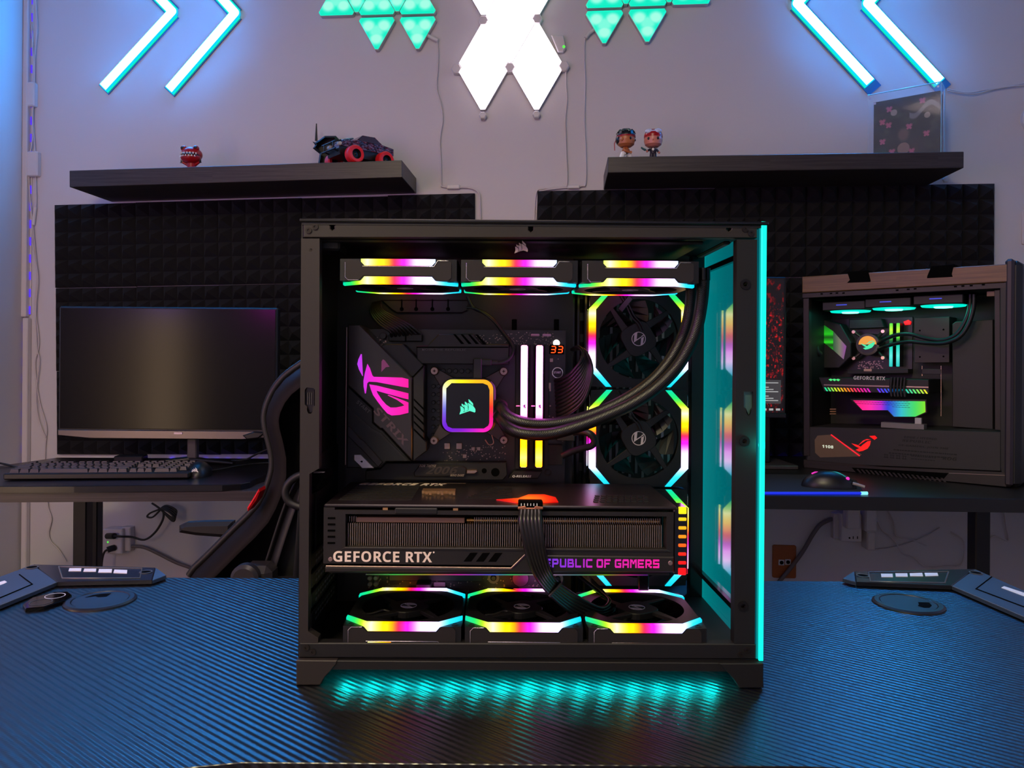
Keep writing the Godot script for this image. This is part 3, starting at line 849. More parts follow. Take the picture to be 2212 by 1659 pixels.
func left_desk():
	var wood := grain("desk laminate", Color(0.20, 0.17, 0.18), 0.35, 0.6, Vector3(1.6, 8.0, 1.6))
	var black := mat("gloss black", Color(0.06, 0.055, 0.07), 0.28)
	var steel := mat("black steel", Color(0.07, 0.07, 0.08), 0.4, 0.3)
	var t := thing("desk", "black wood-effect desk under the left monitor, with a raised gloss top", "desk", Vector3(-0.85, 0, -1.35))
	var top := MB.new()
	top.T = flat_on(0.709)
	top.prism([Vector2(-1.53, -1.075), Vector2(-0.14, -1.185), Vector2(-0.14, -1.66), Vector2(-1.36, -1.636)], 0, 0.025, 0.002)
	put(top, "desk_top", wood, t)
	var pad := MB.new()
	pad.T = flat_on(0.734)
	var fr: Vector3 = Vector3(-0.62, 0.75, -1.2714)
	pad.prism([Vector2(-1.53, -1.07)] + [Vector2(-1.0184, -1.1034), Vector2(-0.8371, -1.1256), Vector2(-0.6717, -1.1403), Vector2(-0.6312, -1.1565), Vector2(-0.6175, -1.1863), Vector2(-0.62, -1.2396)] + [Vector2(-0.56, -1.65), Vector2(-1.36, -1.632)], 0, 0.016, 0.0015)
	put(pad, "raised_top", black, t)
	for q in [Vector3(-1.09, 0, -1.28), Vector3(-1.2, 0, -1.55), Vector3(-0.25, 0, -1.28), Vector3(-0.25, 0, -1.6)]:
		put(MB.new().span(q + Vector3(-0.018, 0, -0.018), q + Vector3(0.018, 0.709, 0.018), 0.003), "leg", steel, t)
	# monitor
	var z := -1.48
	var m := thing("monitor", "wide dark switched-off monitor with a silver chin on the left desk", "monitor", Vector3(-0.9522, 0.75, z))
	var lo := Vector2(-1.2733, 0.8307)
	var hi := Vector2(-0.6342, 1.2116)
	put(MB.new().span(Vector3(lo.x, lo.y, z - 0.035), Vector3(hi.x, hi.y, z - 0.003), 0.004), "monitor_case", mat("monitor black", Color(0.04, 0.04, 0.045), 0.4), m)
	var screen_black := mat("dark screen", Color(0.05, 0.045, 0.048), 0.17)
	screen_black.metallic_specular = 0.27
	put(MB.new().span(Vector3(lo.x + 0.006, lo.y + 0.024, z - 0.004), Vector3(hi.x - 0.005, hi.y - 0.005, z), 0.001), "screen", screen_black, m)
	put(MB.new().prism([Vector2(lo.x + 0.004, lo.y + 0.004), Vector2(lo.x + 0.1, lo.y - 0.004), Vector2(hi.x - 0.1, lo.y - 0.004), Vector2(hi.x - 0.004, lo.y + 0.004), Vector2(hi.x - 0.004, lo.y + 0.021), Vector2(lo.x + 0.004, lo.y + 0.021)], z - 0.006, z + 0.006, 0.002), "chin", mat("brushed silver", Color(0.42, 0.39, 0.39), 0.35, 0.9), m)
	put(MB.new().span(Vector3(-0.93, 0.841, -1.473), Vector3(-0.9058, 0.8466, -1.473) + Vector3(0, 0, 0.0012)), "badge", mat("pale badge", Color(0.85, 0.75, 0.8), 0.4), m)
	put(MB.new().prism([Vector2(-0.7284, 0.8401), Vector2(-0.6949, 0.8511), Vector2(-0.6613, 0.8487), Vector2(-0.6813, 0.8324), Vector2(-0.7149, 0.8281)], -1.474, -1.462, 0.003), "joystick_button", black, m)
	put(MB.new().span(Vector3(-0.9053, 0.766, -1.53), Vector3(-0.878, 0.88, -1.505), 0.003), "neck", mat("neck grey", Color(0.25, 0.23, 0.25), 0.5), m)
	var ft := MB.new()
	for s in [[300.0, 1000.0], [505.0, 1000.0]]:
		var e: Vector3 = Vector3(-1.0298, 0.756, -1.4687) if s[0] < 400 else Vector3(-0.7594, 0.756, -1.4839)
		var c: Vector3 = Vector3(-0.9009, 0.762, -1.5236)
		ft.T = Transform3D()
		ft.tube([c, c.lerp(e, 0.5), e], 0.018, 8, 0.008, 0.55)
	put(ft, "foot", black, m)
	# keyboard, its right end a little farther away
	var k0: Vector3 = Vector3(-1.2365, 0.752, -1.1739)
	frame = Transform3D(Basis(Vector3.UP, deg_to_rad(6.0)), k0)
	var kb := thing("keyboard", "full-size black keyboard on the left desk", "keyboard", Vector3(0.225, 0, -0.08))
	put(MB.new().span(Vector3(0, 0, -0.158), Vector3(0.452, 0.016, 0), 0.003), "keyboard_body", mat("keyboard black", Color(0.06, 0.055, 0.07), 0.4), kb)
	var u := 0.0191
	var rows := [
		[1.25, 1.25, 1.25, 6.25, 1.25, 1.25, 1.25, 1.25, -0.25, 1, 1, 1, -0.25, 2, 1],
		[2.25, 1, 1, 1, 1, 1, 1, 1, 1, 1, 1, 2.75, -1.25, 1, -1.25, 1, 1, 1, 1],
		[1.75, 1, 1, 1, 1, 1, 1, 1, 1, 1, 1, 1, 2.25, -3.5, 1, 1, 1],
		[1.5, 1, 1, 1, 1, 1, 1, 1, 1, 1, 1, 1, 1, 1.5, -0.25, 1, 1, 1, -0.25, 1, 1, 1, 1],
		[1, 1, 1, 1, 1, 1, 1, 1, 1, 1, 1, 1, 1, 2, -0.25, 1, 1, 1, -0.25, 1, 1, 1, 1],
		[1, -1, 1, 1, 1, 1, -0.5, 1, 1, 1, 1, -0.5, 1, 1, 1, 1, -0.25, 1, 1, 1, -0.25, 1, 1, 1, 1]]
	var caps := {}
	for r in rows.size():
		var x := 0.009
		for w in rows[r]:
			if w > 0:
				if not caps.has(w): caps[w] = key_mesh(w * u - 0.0015, u - 0.0015)
				var o := MeshInstance3D.new()
				o.name = "key"
				o.mesh = caps[w]
				o.position = Vector3(x + w * u / 2, 0.016 + r * 0.0012, -0.02 - r * u - (0.006 if r == 5 else 0.0)) - base_of[kb]
				kb.add_child(o, true)
			x += absf(w) * u
	frame = Transform3D()
	var ms := thing("mouse", "black mouse with white sail mark beside the left keyboard", "mouse", Vector3(-0.7674, 0.75, -1.2403))
	var mc: Vector3 = Vector3(-0.7887, 0.75, -1.2958)
	var mb := MB.new()
	mb.T = Transform3D(Basis(Vector3.UP, 0.25).scaled(Vector3(1, 1, 1)), mc)
	mb.ball(Vector3.ZERO, Vector3(0.034, 0.037, 0.06), 20, 8, 0.0, PI / 2)
	put(mb, "mouse_shell", mat("mouse black", Color(0.05, 0.05, 0.06), 0.4), ms)
	sails(ms, Vector3(-0.7802, 0.7685, -1.245), 0.018, mat("white print", Color(0.9, 0.9, 0.9), 0.5))
	cord("mouse_cable", [Vector3(-0.7779, 0.7594, -1.3), Vector3(-0.7558, 0.756, -1.36), Vector3(-0.7312, 0.7569, -1.42), Vector3(-0.6899, 0.7544, -1.5), Vector3(-0.6216, 0.7496, -1.55)], 0.0022, mat("black rubber", Color(0.1, 0.1, 0.11), 0.5), "thin black mouse cable crossing the left desk")
	cord("monitor_cable", [Vector3(-0.8058, 0.7486, -1.6), Vector3(-0.7567, 0.7544, -1.58), Vector3(-0.7196, 0.7727, -1.56), Vector3(-0.6845, 0.7881, -1.55), Vector3(-0.6498, 0.7981, -1.55)], 0.003, mats["black rubber"], "black cable rising from the left desk toward the chair")
	cord("keyboard_cable", [Vector3(-1.3301, 0.7486, -1.4), Vector3(-1.3621, 0.7508, -1.42), Vector3(-1.3922, 0.7558, -1.43), Vector3(-1.4543, 0.7646, -1.44)], 0.003, mats["black rubber"], "black cable leaving the keyboard's left end")
	var bx := thing("receiver_box", "small flat black box behind the left keyboard, under the monitor", "box", Vector3(-1.0772, 0.75, -1.5007))
	var bm := MB.new()
	bm.T = Transform3D(Basis(Vector3.UP, 0.12), Vector3(-1.0819, 0.75, -1.5106) + Vector3(0, 0.011, -0.02))
	bm.box(Vector3.ZERO, Vector3(0.082, 0.022, 0.05), 0.003)
	put(bm, "box_shell", mat("box black", Color(0.07, 0.06, 0.07), 0.35), bx)
	# violet strip on the wall behind the desk
	frame = WALL
	var st := thing("diode_strip", "strip of violet diodes on the wall behind the left desk", "light strip", Vector3(-0.9045, 0.6904, 0))
	put(MB.new().span(Vector3(-1.2, 0.6904 - 0.004, 0.0), Vector3(-0.7, 0.6904 + 0.004, 0.003)), "strip_tape", mats["white plastic"], st)
	for k in 12: put(MB.new().box(Vector3(-1.18 + k * 0.042, 0.6938, 0.005), Vector3(0.016, 0.006, 0.004)), "diode", glow("deep violet diode", Color(0.3, 0.2, 1.0), 3.0), st)
	frame = Transform3D()

func right_desk():
	var black := mat("desk black", Color(0.075, 0.07, 0.072), 0.4)
	var t := thing("desk", "plain black desk carrying the second computer", "desk", Vector3(1.1, 0, -1.4))
	var top := MB.new()
	top.T = flat_on(0.718)
	top.prism([Vector2(0.27, -1.058), Vector2(1.95, -0.995), Vector2(1.95, -1.735), Vector2(0.27, -1.868)], 0, 0.032, 0.002)
	put(top, "desk_top", black, t)
	for q in [Vector3(1.2716, 0, -1.25), Vector3(0.33, 0, -1.2), Vector3(0.33, 0, -1.8), Vector3(1.85, 0, -1.7)]:
		put(MB.new().span(q + Vector3(-0.0195, 0, -0.0195), q + Vector3(0.0195, 0.718, 0.0195), 0.003), "leg", mats["black steel"], t)
	# the sliver of a lit monitor
	var z := -1.5
	frame = Transform3D(Basis(Vector3.UP, deg_to_rad(0.0)), Vector3(0.8595, 0.75, z))
	var hy: float = 1.315 - 0.75
	var ly: float = 0.8994 - 0.75
	var m := thing("monitor", "lit monitor with red wallpaper, half hidden behind the open computer", "monitor", Vector3(-0.05, 0, 0))
	put(MB.new().span(Vector3(-0.62, ly, -0.04), Vector3(0, hy, -0.002), 0.003), "monitor_case", mats["monitor black"], m)
	put(MB.new().span(Vector3(-0.62, ly, -0.01), Vector3(0, ly + 0.014, 0.004), 0.002), "chin", mat("chin black", Color(0.05, 0.045, 0.05), 0.4), m)
	# the wallpaper: red blots on dark grey, computed
	var im := Image.create(256, 256, false, Image.FORMAT_RGB8)
	var nz := FastNoiseLite.new()
	nz.seed = 21
	nz.frequency = 0.045
	for y in 256:
		for x in 256:
			var a := nz.get_noise_2d(x * 2.6, y * 0.9)
			var b := nz.get_noise_2d(x * 6.0 + 900, y * 2.4)
			var c := Color(0.10, 0.055, 0.06).lerp(Color(0.55, 0.05, 0.06), smoothstep(0.05, 0.45, a))
			c = c.lerp(Color(0.95, 0.10, 0.10), smoothstep(0.28, 0.42, b) * smoothstep(30, 80, y))
			c = c.lerp(Color(0.06, 0.05, 0.055), smoothstep(0.1, 0.4, -b) * 0.8)
			im.set_pixel(x, y, c)
	put(MB.new().span(Vector3(-0.612, ly + 0.016, -0.004), Vector3(-0.009, hy - 0.006, 0.0)), "screen", glow("red wallpaper", Color.WHITE, 0.7, ImageTexture.create_from_image(im)), m, "xy")
	var win := put(MB.new().span(Vector3(-0.2, ly + 0.042, 0.0002), Vector3(-0.016, ly + 0.112, 0.0012)), "window_pane", glow("grey window", Color(0.27, 0.26, 0.27), 0.8), m)
	var tx := MB.new()
	for k in 9: tx.span(Vector3(-0.19, ly + 0.05 + k * 0.0065, 0.0014), Vector3(-0.024 - 0.014 * ((k * 5) % 4), ly + 0.0528 + k * 0.0065, 0.0018))
	for k in 3: tx.span(Vector3(-0.03 - k * 0.02, ly + 0.022, 0.0002), Vector3(-0.018 - k * 0.02, ly + 0.028, 0.0012))
	put(tx, "window_text", glow("white pixels", Color(0.72, 0.72, 0.72), 0.8), m)
	put(MB.new().span(Vector3(-0.05, 0.012, -0.075), Vector3(-0.03, ly + 0.05, -0.041), 0.003), "neck", mats["monitor black"], m)
	put(MB.new().span(Vector3(-0.14, 0.0005, -0.16), Vector3(0.03, 0.012, 0.02), 0.002), "foot", mat("foot steel", Color(0.3, 0.28, 0.28), 0.4, 0.5), m)
	frame = Transform3D()
	# mouse pad with a lit rim
	var pf: Vector3 = Vector3(0.6403, 0.753, -1.0415)
	var pr: Vector3 = Vector3(0.8897, 0.753, -1.0648)
	var pb: Vector3 = Vector3(0.9575, 0.753, -1.2652)
	var pd := thing("mouse_pad", "black mouse pad with a glowing blue rim on the right desk", "mouse pad", Vector3(0.6, 0.75, -1.1))
	var pm := MB.new()
	pm.T = flat_on(0.7502)
	pm.prism([Vector2(pf.x - 0.25, pf.z - 0.008), Vector2(pr.x - 0.006, pr.z - 0.004), Vector2(pb.x, pb.z), Vector2(pb.x - 0.02, -1.36), Vector2(pf.x - 0.25, -1.37)], 0, 0.0035)
	put(pm, "pad_cloth", mat("pad cloth", Color(0.07, 0.07, 0.08), 0.9), pd)
	put(MB.new().tube([Vector3(pf.x - 0.25, 0.7535, pf.z - 0.006), Vector3(pr.x - 0.016, 0.7535, pr.z)], 0.0032, 8), "light_rim", glow("blue rim", Color(0.12, 0.2, 0.95), 0.9), pd)
	put(MB.new().tube([Vector3(pr.x - 0.016, 0.7535, pr.z), Vector3(pr.x, 0.7535, pr.z - 0.001)], 0.004, 8), "light_rim", glow("cyan rim", Color(0.55, 0.95, 1.0), 1.1), pd)
	# mouse on the pad
	var ms := thing("mouse", "black mouse with glowing teal and pink trim on the right desk", "mouse", Vector3(0.8197, 0.7537, -1.1166))
	var c: Vector3 = Vector3(0.8349, 0.7537, -1.1516)
	var mb := MB.new()
	mb.T = Transform3D(Basis(Vector3.UP, 1.25), c)
	mb.ball(Vector3(0, 0, 0), Vector3(0.034, 0.04, 0.064), 20, 8, 0.0, PI / 2)
	put(mb, "mouse_shell", mat("mouse shell", Color(0.07, 0.06, 0.065), 0.35), ms)
	var teal := glow("mouse teal", Color(0.1, 0.62, 0.62), 0.8)
	var pink := glow("mouse pink", Color(0.95, 0.2, 0.75), 1.0)
	put(MB.new().tube(bend([Vector3(0.8384, 0.7901, -1.155), Vector3(0.8525, 0.789, -1.14), Vector3(0.8663, 0.7803, -1.13)]), 0.0035, 6), "light_strip", teal, ms)
	put(MB.new().ball(Vector3(0.8698, 0.7788, -1.125), Vector3(0.005, 0.0045, 0.004), 10, 6), "light_dot", pink, ms)
	put(MB.new().tube([Vector3(0.7966, 0.7845, -1.16), Vector3(0.8047, 0.788, -1.16), Vector3(0.8105, 0.788, -1.16)], 0.003, 6), "light_dot", pink, ms)
	put(MB.new().tube(bend([Vector3(0.88, 0.7683, -1.12), Vector3(0.8936, 0.7647, -1.115), Vector3(0.9048, 0.7611, -1.11)]), 0.004, 6), "cable_sleeve", mat("pale sleeve", Color(0.6, 0.55, 0.55), 0.5), ms)
	frame = WALL
	var st := thing("diode_strip", "strip of blue-violet diodes on the wall behind the right desk", "light strip", Vector3(1.0049, 0.7202, 0))
	put(MB.new().span(Vector3(0.7, 0.7138 - 0.004, 0.0), Vector3(1.25, 0.7138 + 0.004, 0.003)), "strip_tape", mats["white plastic"], st)
	for k in 13: put(MB.new().box(Vector3(0.72 + k * 0.042, 0.7202, 0.006), Vector3(0.02, 0.012, 0.005)), "diode", glow("blue violet diode", Color(0.25, 0.2, 1.0), 3.0), st)
	frame = Transform3D()

func chair():
	var z := -0.72
	var hide := mat("chair leatherette", Color(0.105, 0.09, 0.095), 0.52)
	hide.metallic_specular = 0.2
	var dark := mat("chair black", Color(0.06, 0.055, 0.06), 0.5)
	var t := thing("gaming_chair", "black leatherette gaming chair with a red tag between the desks", "chair", Vector3(-0.15, 0, z))
	var side := [Vector2(-0.3735, 1.0624), Vector2(-0.3984, 1.0461), Vector2(-0.4233, 1.0263), Vector2(-0.4428, 1.0011), Vector2(-0.4559, 0.9724), Vector2(-0.4611, 0.9465), Vector2(-0.4582, 0.9197), Vector2(-0.4509, 0.8929), Vector2(-0.4453, 0.8662), Vector2(-0.4451, 0.842), Vector2(-0.4512, 0.817), Vector2(-0.4608, 0.7919), Vector2(-0.4714, 0.7721), Vector2(-0.4918, 0.7487), Vector2(-0.5193, 0.7217), Vector2(-0.5494, 0.6911), Vector2(-0.5761, 0.6641), Vector2(-0.5982, 0.6425), Vector2(-0.6097, 0.6263)]
	var mid := -0.2
	var out := []
	for p in side: out.append(p)
	var back := []
	for i in side.size(): back.append(Vector2(2 * mid - side[side.size() - 1 - i].x, side[side.size() - 1 - i].y))
	out = out + [Vector2(side[-1].x + 0.03, side[-1].y - 0.1), Vector2(mid, side[-1].y - 0.12), Vector2(2 * mid - side[-1].x - 0.03, side[-1].y - 0.1)] + back + [Vector2(mid + 0.1, side[0].y + 0.04), Vector2(mid - 0.1, side[0].y + 0.04)]
	put(MB.new().pillow(out, z - 0.1, z, 0.045, 5), "backrest", hide, t)
	var edge := []
	for p in side: edge.append(Vector3(p.x, p.y, z - 0.06))
	put(MB.new().tube(bend(edge, 3), 0.0075, 8), "piping", dark, t)
	var rt := put(MB.new().prism([Vector2(-0.4501, 0.8132), Vector2(-0.4483, 0.8071), Vector2(-0.4553, 0.7902), Vector2(-0.471, 0.7697), Vector2(-0.472, 0.7768), Vector2(-0.4606, 0.7955)], z - 0.03, z + 0.012, 0.003), "fabric_tag", mat("red tag", Color(0.85, 0.03, 0.06), 0.6), t)
	rt.set_meta("label", "bright red fabric tag")
	# the darker centre pad, seamed along its edge
	var inner := [Vector2(-0.363, 0.8534), Vector2(-0.3806, 0.8175), Vector2(-0.3964, 0.7834), Vector2(-0.4122, 0.7368), Vector2(-0.4261, 0.692), Vector2(-0.4401, 0.6473), Vector2(-0.4435, 0.6276), Vector2(-0.3613, 0.6282)]
	put(MB.new().pillow(inner, z - 0.02, z + 0.016, 0.02, 4), "centre_pad", dark, t)
	var seam := []
	for k in 7: seam.append(Vector3(inner[k].x - 0.004, inner[k].y, z + 0.004))
	put(MB.new().tube(bend(seam, 3), 0.003, 6), "seam", dark, t)
	put(MB.new().tube(bend([Vector3(-0.3563, 0.8439, -0.7), Vector3(-0.3756, 0.8384, -0.7), Vector3(-0.3914, 0.8242, -0.7), Vector3(-0.3965, 0.8065, -0.7), Vector3(-0.3894, 0.7907, -0.7), Vector3(-0.3717, 0.782, -0.7), Vector3(-0.354, 0.7804, -0.7)]), 0.0075, 8), "belt_opening", dark, t)
	var kn := MB.new()
	kn.disc(Vector3(-0.4549, 0.6595, -0.66) , 0.026, 0.022, 24, 0.006)
	kn.box(Vector3(-0.4417, 0.6512, -0.69), Vector3(0.06, 0.05, 0.06), 0.012)
	put(kn, "recline_knob", mat("knob grey", Color(0.16, 0.145, 0.15), 0.4), t)
	# armrest, seat, column and star foot
	put(MB.new().prism([Vector2(-0.6661, 0.7074), Vector2(-0.666, 0.6927), Vector2(-0.6308, 0.6871), Vector2(-0.5525, 0.6818), Vector2(-0.5528, 0.717), Vector2(-0.6153, 0.7156), Vector2(-0.6525, 0.7134)], -0.885, -0.86, 0.008), "armrest", dark, t)
	put(MB.new().span(Vector3(-0.46, 0.42, -0.96), Vector3(-0.43, 0.70, -0.9), 0.005), "arm_post", dark, t)
	put(MB.new().span(Vector3(-0.46, 0.40, -1.2), Vector3(0.06, 0.5, -0.74), 0.03), "seat", hide, t)
	put(MB.new().tube([Vector3(mid, 0.1, -0.96), Vector3(mid, 0.4, -0.96)], 0.03, 12), "column", dark, t)
	var star := MB.new()
	for k in 5:
		var a := TAU * k / 5 + 0.3
		star.tube([Vector3(mid, 0.11, -0.96), Vector3(mid + cos(a) * 0.3, 0.07, -0.96 + sin(a) * 0.3)], 0.025, 8, 0.018)
	put(star, "star_base", dark, t)
	for k in 5:
		var a := TAU * k / 5 + 0.3
		put(MB.new().ball(Vector3(mid + cos(a) * 0.3, 0.03, -0.96 + sin(a) * 0.3), Vector3(0.03, 0.03, 0.03), 12, 8), "caster", dark, t)

func front_desk():
	var m := mat("carbon desk", Color(0.03, 0.03, 0.04), 0.34)
	var im := Image.create(256, 256, false, Image.FORMAT_RGB8)
	for y in 256:
		for x in 256:
			var a := fposmod((x - y) / 32.0, 1.0)
			var b := fposmod((x + y) / 16.0, 1.0)
			var h := 0.5 - 0.5 * cos(TAU * a)
			h = h * (0.86 + 0.14 * (0.5 - 0.5 * cos(TAU * b)))
			im.set_pixel(x, y, Color(h, h, h))
	m.heightmap_enabled = true
	m.heightmap_texture = ImageTexture.create_from_image(im)
	m.heightmap_scale = 0.05
	m.metallic_specular = 0.68
	m.uv1_triplanar = true
	m.uv1_scale = Vector3(10.9, 10.9, 13.7)
	var t := thing("gaming_desk", "carbon-patterned black gaming desk in the foreground, carrying the open computer", "desk", Vector3(0, 0, -0.1))
	var top := MB.new()
	top.T = flat_on(0.718)
	top.prism([Vector2(-0.56, -0.366), Vector2(0.62, -0.374), Vector2(0.72, -0.33), Vector2(0.92, 0.02), Vector2(0.92, 0.26), Vector2(0.44, 0.26), Vector2(0.39, 0.2), Vector2(0.33, 0.155), Vector2(0.25, 0.15), Vector2(-0.2, 0.15), Vector2(-0.27, 0.165), Vector2(-0.33, 0.21), Vector2(-0.38, 0.26), Vector2(-0.9, 0.26), Vector2(-0.9, 0.02), Vector2(-0.68, -0.31)], 0, 0.022, 0.0006)
	put(top, "desk_top", m, t)
	for x in [-0.6, 0.62]:
		put(MB.new().span(Vector3(x - 0.03, 0.03, -0.2), Vector3(x + 0.03, 0.718, -0.1), 0.005), "leg", mats["black steel"], t)
		put(MB.new().span(Vector3(x - 0.035, 0, -0.35), Vector3(x + 0.035, 0.03, 0.2), 0.005), "foot", mats["black steel"], t)
	# cable grommets
	for s in 2:
		var c: Vector3 = Vector3(-0.5195, 0.74, -0.2538) if s == 0 else Vector3(0.5571, 0.74, -0.2657)
		var g := thing("cable_grommet", "round cable grommet beside the left charging pad" if s == 0 else "round cable grommet right of the computer, its slot open", "grommet", c)
		var b := MB.new()
		b.T = Transform3D(Basis(), c)
		b.lathe([Vector2(0.0445, 0), Vector2(0.044, 0.002), Vector2(0.041, 0.0035), Vector2(0.0355, 0.0035), Vector2(0.0345, 0.0022)], 40)
		put(b, "grommet_ring", mat("grommet ring", Color(0.10, 0.09, 0.10), 0.35), g)
		b = MB.new()
		b.T = Transform3D(Basis(), c)
		b.lathe([Vector2(0.034, 0.0), Vector2(0.034, 0.0028), Vector2(0, 0.0028)], 40)
		put(b, "grommet_cap", mat("grommet cap", Color(0.12, 0.11, 0.12), 0.4), g)
		b = MB.new()
		b.T = flat_on(0.7428)
		b.prism([Vector2(-0.543, -0.2601), Vector2(-0.5385, -0.2703), Vector2(-0.5293, -0.2767), Vector2(-0.5179, -0.279), Vector2(-0.5173, -0.2728), Vector2(-0.517, -0.2647), Vector2(-0.527, -0.2625), Vector2(-0.5327, -0.2664)] if s == 0 else [Vector2(0.5708, -0.267), Vector2(0.5848, -0.2654), Vector2(0.5818, -0.2536), Vector2(0.5733, -0.2439), Vector2(0.5659, -0.2437), Vector2(0.5621, -0.2512), Vector2(0.5666, -0.2571)], 0.0001, 0.0004)
		put(b, "cable_slot", mat("slot black", Color(0.02, 0.02, 0.02), 0.9), g)
	# charging pad
	var cp := thing("charging_pad", "long eight-sided gloss black charging pad on the desk's left", "charging pad", Vector3(-0.5861, 0.74, -0.2503))
	var b := MB.new()
	b.T = flat_on(0.7402)
	b.prism([Vector2(-0.6034, -0.2226), Vector2(-0.605, -0.2282), Vector2(-0.6082, -0.2513), Vector2(-0.5929, -0.2761), Vector2(-0.5761, -0.2786), Vector2(-0.5645, -0.2665), Vector2(-0.5605, -0.2427), Vector2(-0.571, -0.214), Vector2(-0.5899, -0.2063)], 0, 0.0052, 0.0012)
	put(b, "pad_body", mat("pad gloss", Color(0.02, 0.018, 0.018), 0.06), cp)
	for q in [[Vector3(-0.5822, 0.7455, -0.2583), 0.0125], [Vector3(-0.5851, 0.7455, -0.2309), 0.0135]]:
		var rg := MB.new()
		rg.T = Transform3D(Basis(Vector3.RIGHT, -PI / 2), q[0])
		rg.ring(Vector3.ZERO, q[1] - 0.001, q[1], 0.0002, 28)
		put(rg, "printed_ring", mat("grey print" if q[1] > 0.013 else "pale print", Color(0.25, 0.25, 0.25) if q[1] > 0.013 else Color(0.8, 0.8, 0.8), 0.5), cp)
	# the angled wing plates at the desk's far corners
	var face := mat("wing plate", Color(0.30, 0.31, 0.34), 0.42, 0.55)
	face.metallic_specular = 0.8
	var rear_face := mat("rear wing plate", Color(0.12, 0.12, 0.15), 0.22)
	var rim := mat("wing rim", Color(0.5, 0.48, 0.46), 0.3, 0.7)
	var white := mat("white inlay", Color(0.95, 0.93, 0.93), 0.5)
	var hole := mat("slot black", Color(0.02, 0.02, 0.02), 0.9)
	for s in 2:
		var label := "angled wing plate at the desk's left far corner, with white inlays" if s == 0 else "angled wing plate at the desk's right far corner, with white inlays"
		var w := thing("wing_plate", label, "desk plate", Vector3(-0.6148, 0.742, -0.3224) if s == 0 else Vector3(0.6598, 0.742, -0.3416))
		var rear: Array = [Vector2(-0.6992, -0.4054), Vector2(-0.5076, -0.3925), Vector2(-0.4841, -0.3272), Vector2(-0.6112, -0.3148)] if s == 0 else [Vector2(0.5484, -0.401), Vector2(0.7415, -0.4193), Vector2(0.6525, -0.3294), Vector2(0.5245, -0.3444)]
		var tip: Array = [Vector2(-0.5069, -0.3925), Vector2(-0.4749, -0.3534), Vector2(-0.4835, -0.3273)] if s == 0 else [Vector2(0.5476, -0.401), Vector2(0.5129, -0.3629), Vector2(0.5238, -0.3444)]
		var flank: Array = [Vector2(-0.6999, -0.4054), Vector2(-0.6118, -0.3148), Vector2(-0.6323, -0.1697), Vector2(-0.7098, -0.168), Vector2(-0.7125, -0.288)] if s == 0 else [Vector2(0.7422, -0.4193), Vector2(0.6532, -0.3294), Vector2(0.6705, -0.1432), Vector2(0.7428, -0.1447), Vector2(0.7408, -0.2388)]
		var k := 0
		for q in [rear, tip, flank]:
			var pb := MB.new()
			pb.T = flat_on(0.742)
			pb.prism(q, 0, 0.0055, 0.0008)
			put(pb, ["rear_plate", "end_facet", "side_plate"][k], rear_face if k == 0 else face, w)
			k += 1
		var bars: Array = [[Vector2(-0.6324, -0.3839), Vector2(-0.6147, -0.3844), Vector2(-0.6073, -0.3694), Vector2(-0.6255, -0.3689)], [Vector2(-0.6092, -0.382), Vector2(-0.5916, -0.3824), Vector2(-0.5845, -0.3676), Vector2(-0.6027, -0.3671)], [Vector2(-0.5862, -0.3801), Vector2(-0.5671, -0.3806), Vector2(-0.5592, -0.3633), Vector2(-0.5787, -0.3628)], [Vector2(-0.5625, -0.3782), Vector2(-0.5423, -0.3762), Vector2(-0.5348, -0.3591), Vector2(-0.5554, -0.361)]] if s == 0 else [[Vector2(0.5812, -0.3868), Vector2(0.5988, -0.3872), Vector2(0.5904, -0.3698), Vector2(0.5731, -0.3693)], [Vector2(0.6043, -0.3899), Vector2(0.6226, -0.3904), Vector2(0.6139, -0.3729), Vector2(0.5959, -0.3724)], [Vector2(0.6262, -0.3905), Vector2(0.6467, -0.3935), Vector2(0.6382, -0.3759), Vector2(0.6187, -0.3754)], [Vector2(0.6502, -0.3936), Vector2(0.67, -0.3942), Vector2(0.6627, -0.379), Vector2(0.6417, -0.376)]]
		bars.append([Vector2(-0.6966, -0.2927), Vector2(-0.6869, -0.3174), Vector2(-0.6795, -0.3108), Vector2(-0.6785, -0.3041), Vector2(-0.6828, -0.2718)] if s == 0 else [Vector2(0.7174, -0.3199), Vector2(0.7259, -0.3268), Vector2(0.7361, -0.2841), Vector2(0.7246, -0.2676)])
		for q in bars:
			var ib := MB.new()
			ib.T = flat_on(0.7475)
			ib.prism(q, 0, 0.0006)
			put(ib, "white_inlay", white, w)
		for q in ([Vector3(-0.5104, 0.7477, -0.3664), Vector3(-0.6901, 0.7477, -0.3867)] if s == 0 else [Vector3(0.5487, 0.7477, -0.3753), Vector3(0.7285, 0.7477, -0.395)]):
			var hb := MB.new()
			hb.T = Transform3D(Basis(Vector3.RIGHT, -PI / 2), q)
			hb.disc(Vector3.ZERO, 0.0075, 0.0004, 18)
			put(hb, "bolt_hole", hole, w)
			var hr := MB.new()
			hr.T = Transform3D(Basis(Vector3.RIGHT, -PI / 2), q)
			hr.ring(Vector3.ZERO, 0.0075, 0.0092, 0.001, 18)
			put(hr, "bolt_ring", rim, w)
		var lines: Array = [Vector3(-0.653, 0.7479, -0.3921), Vector3(-0.6135, 0.7479, -0.3317), Vector3(-0.5046, 0.7479, -0.3346), Vector3(-0.5245, 0.7479, -0.3854)] if s == 0 else [Vector3(0.6907, 0.7479, -0.4009), Vector3(0.6504, 0.7479, -0.3416), Vector3(0.5453, 0.7479, -0.3458), Vector3(0.5665, 0.7479, -0.395)]
		put(MB.new().tube(lines + [lines[0]], 0.0012, 4), "panel_line", rim, w)
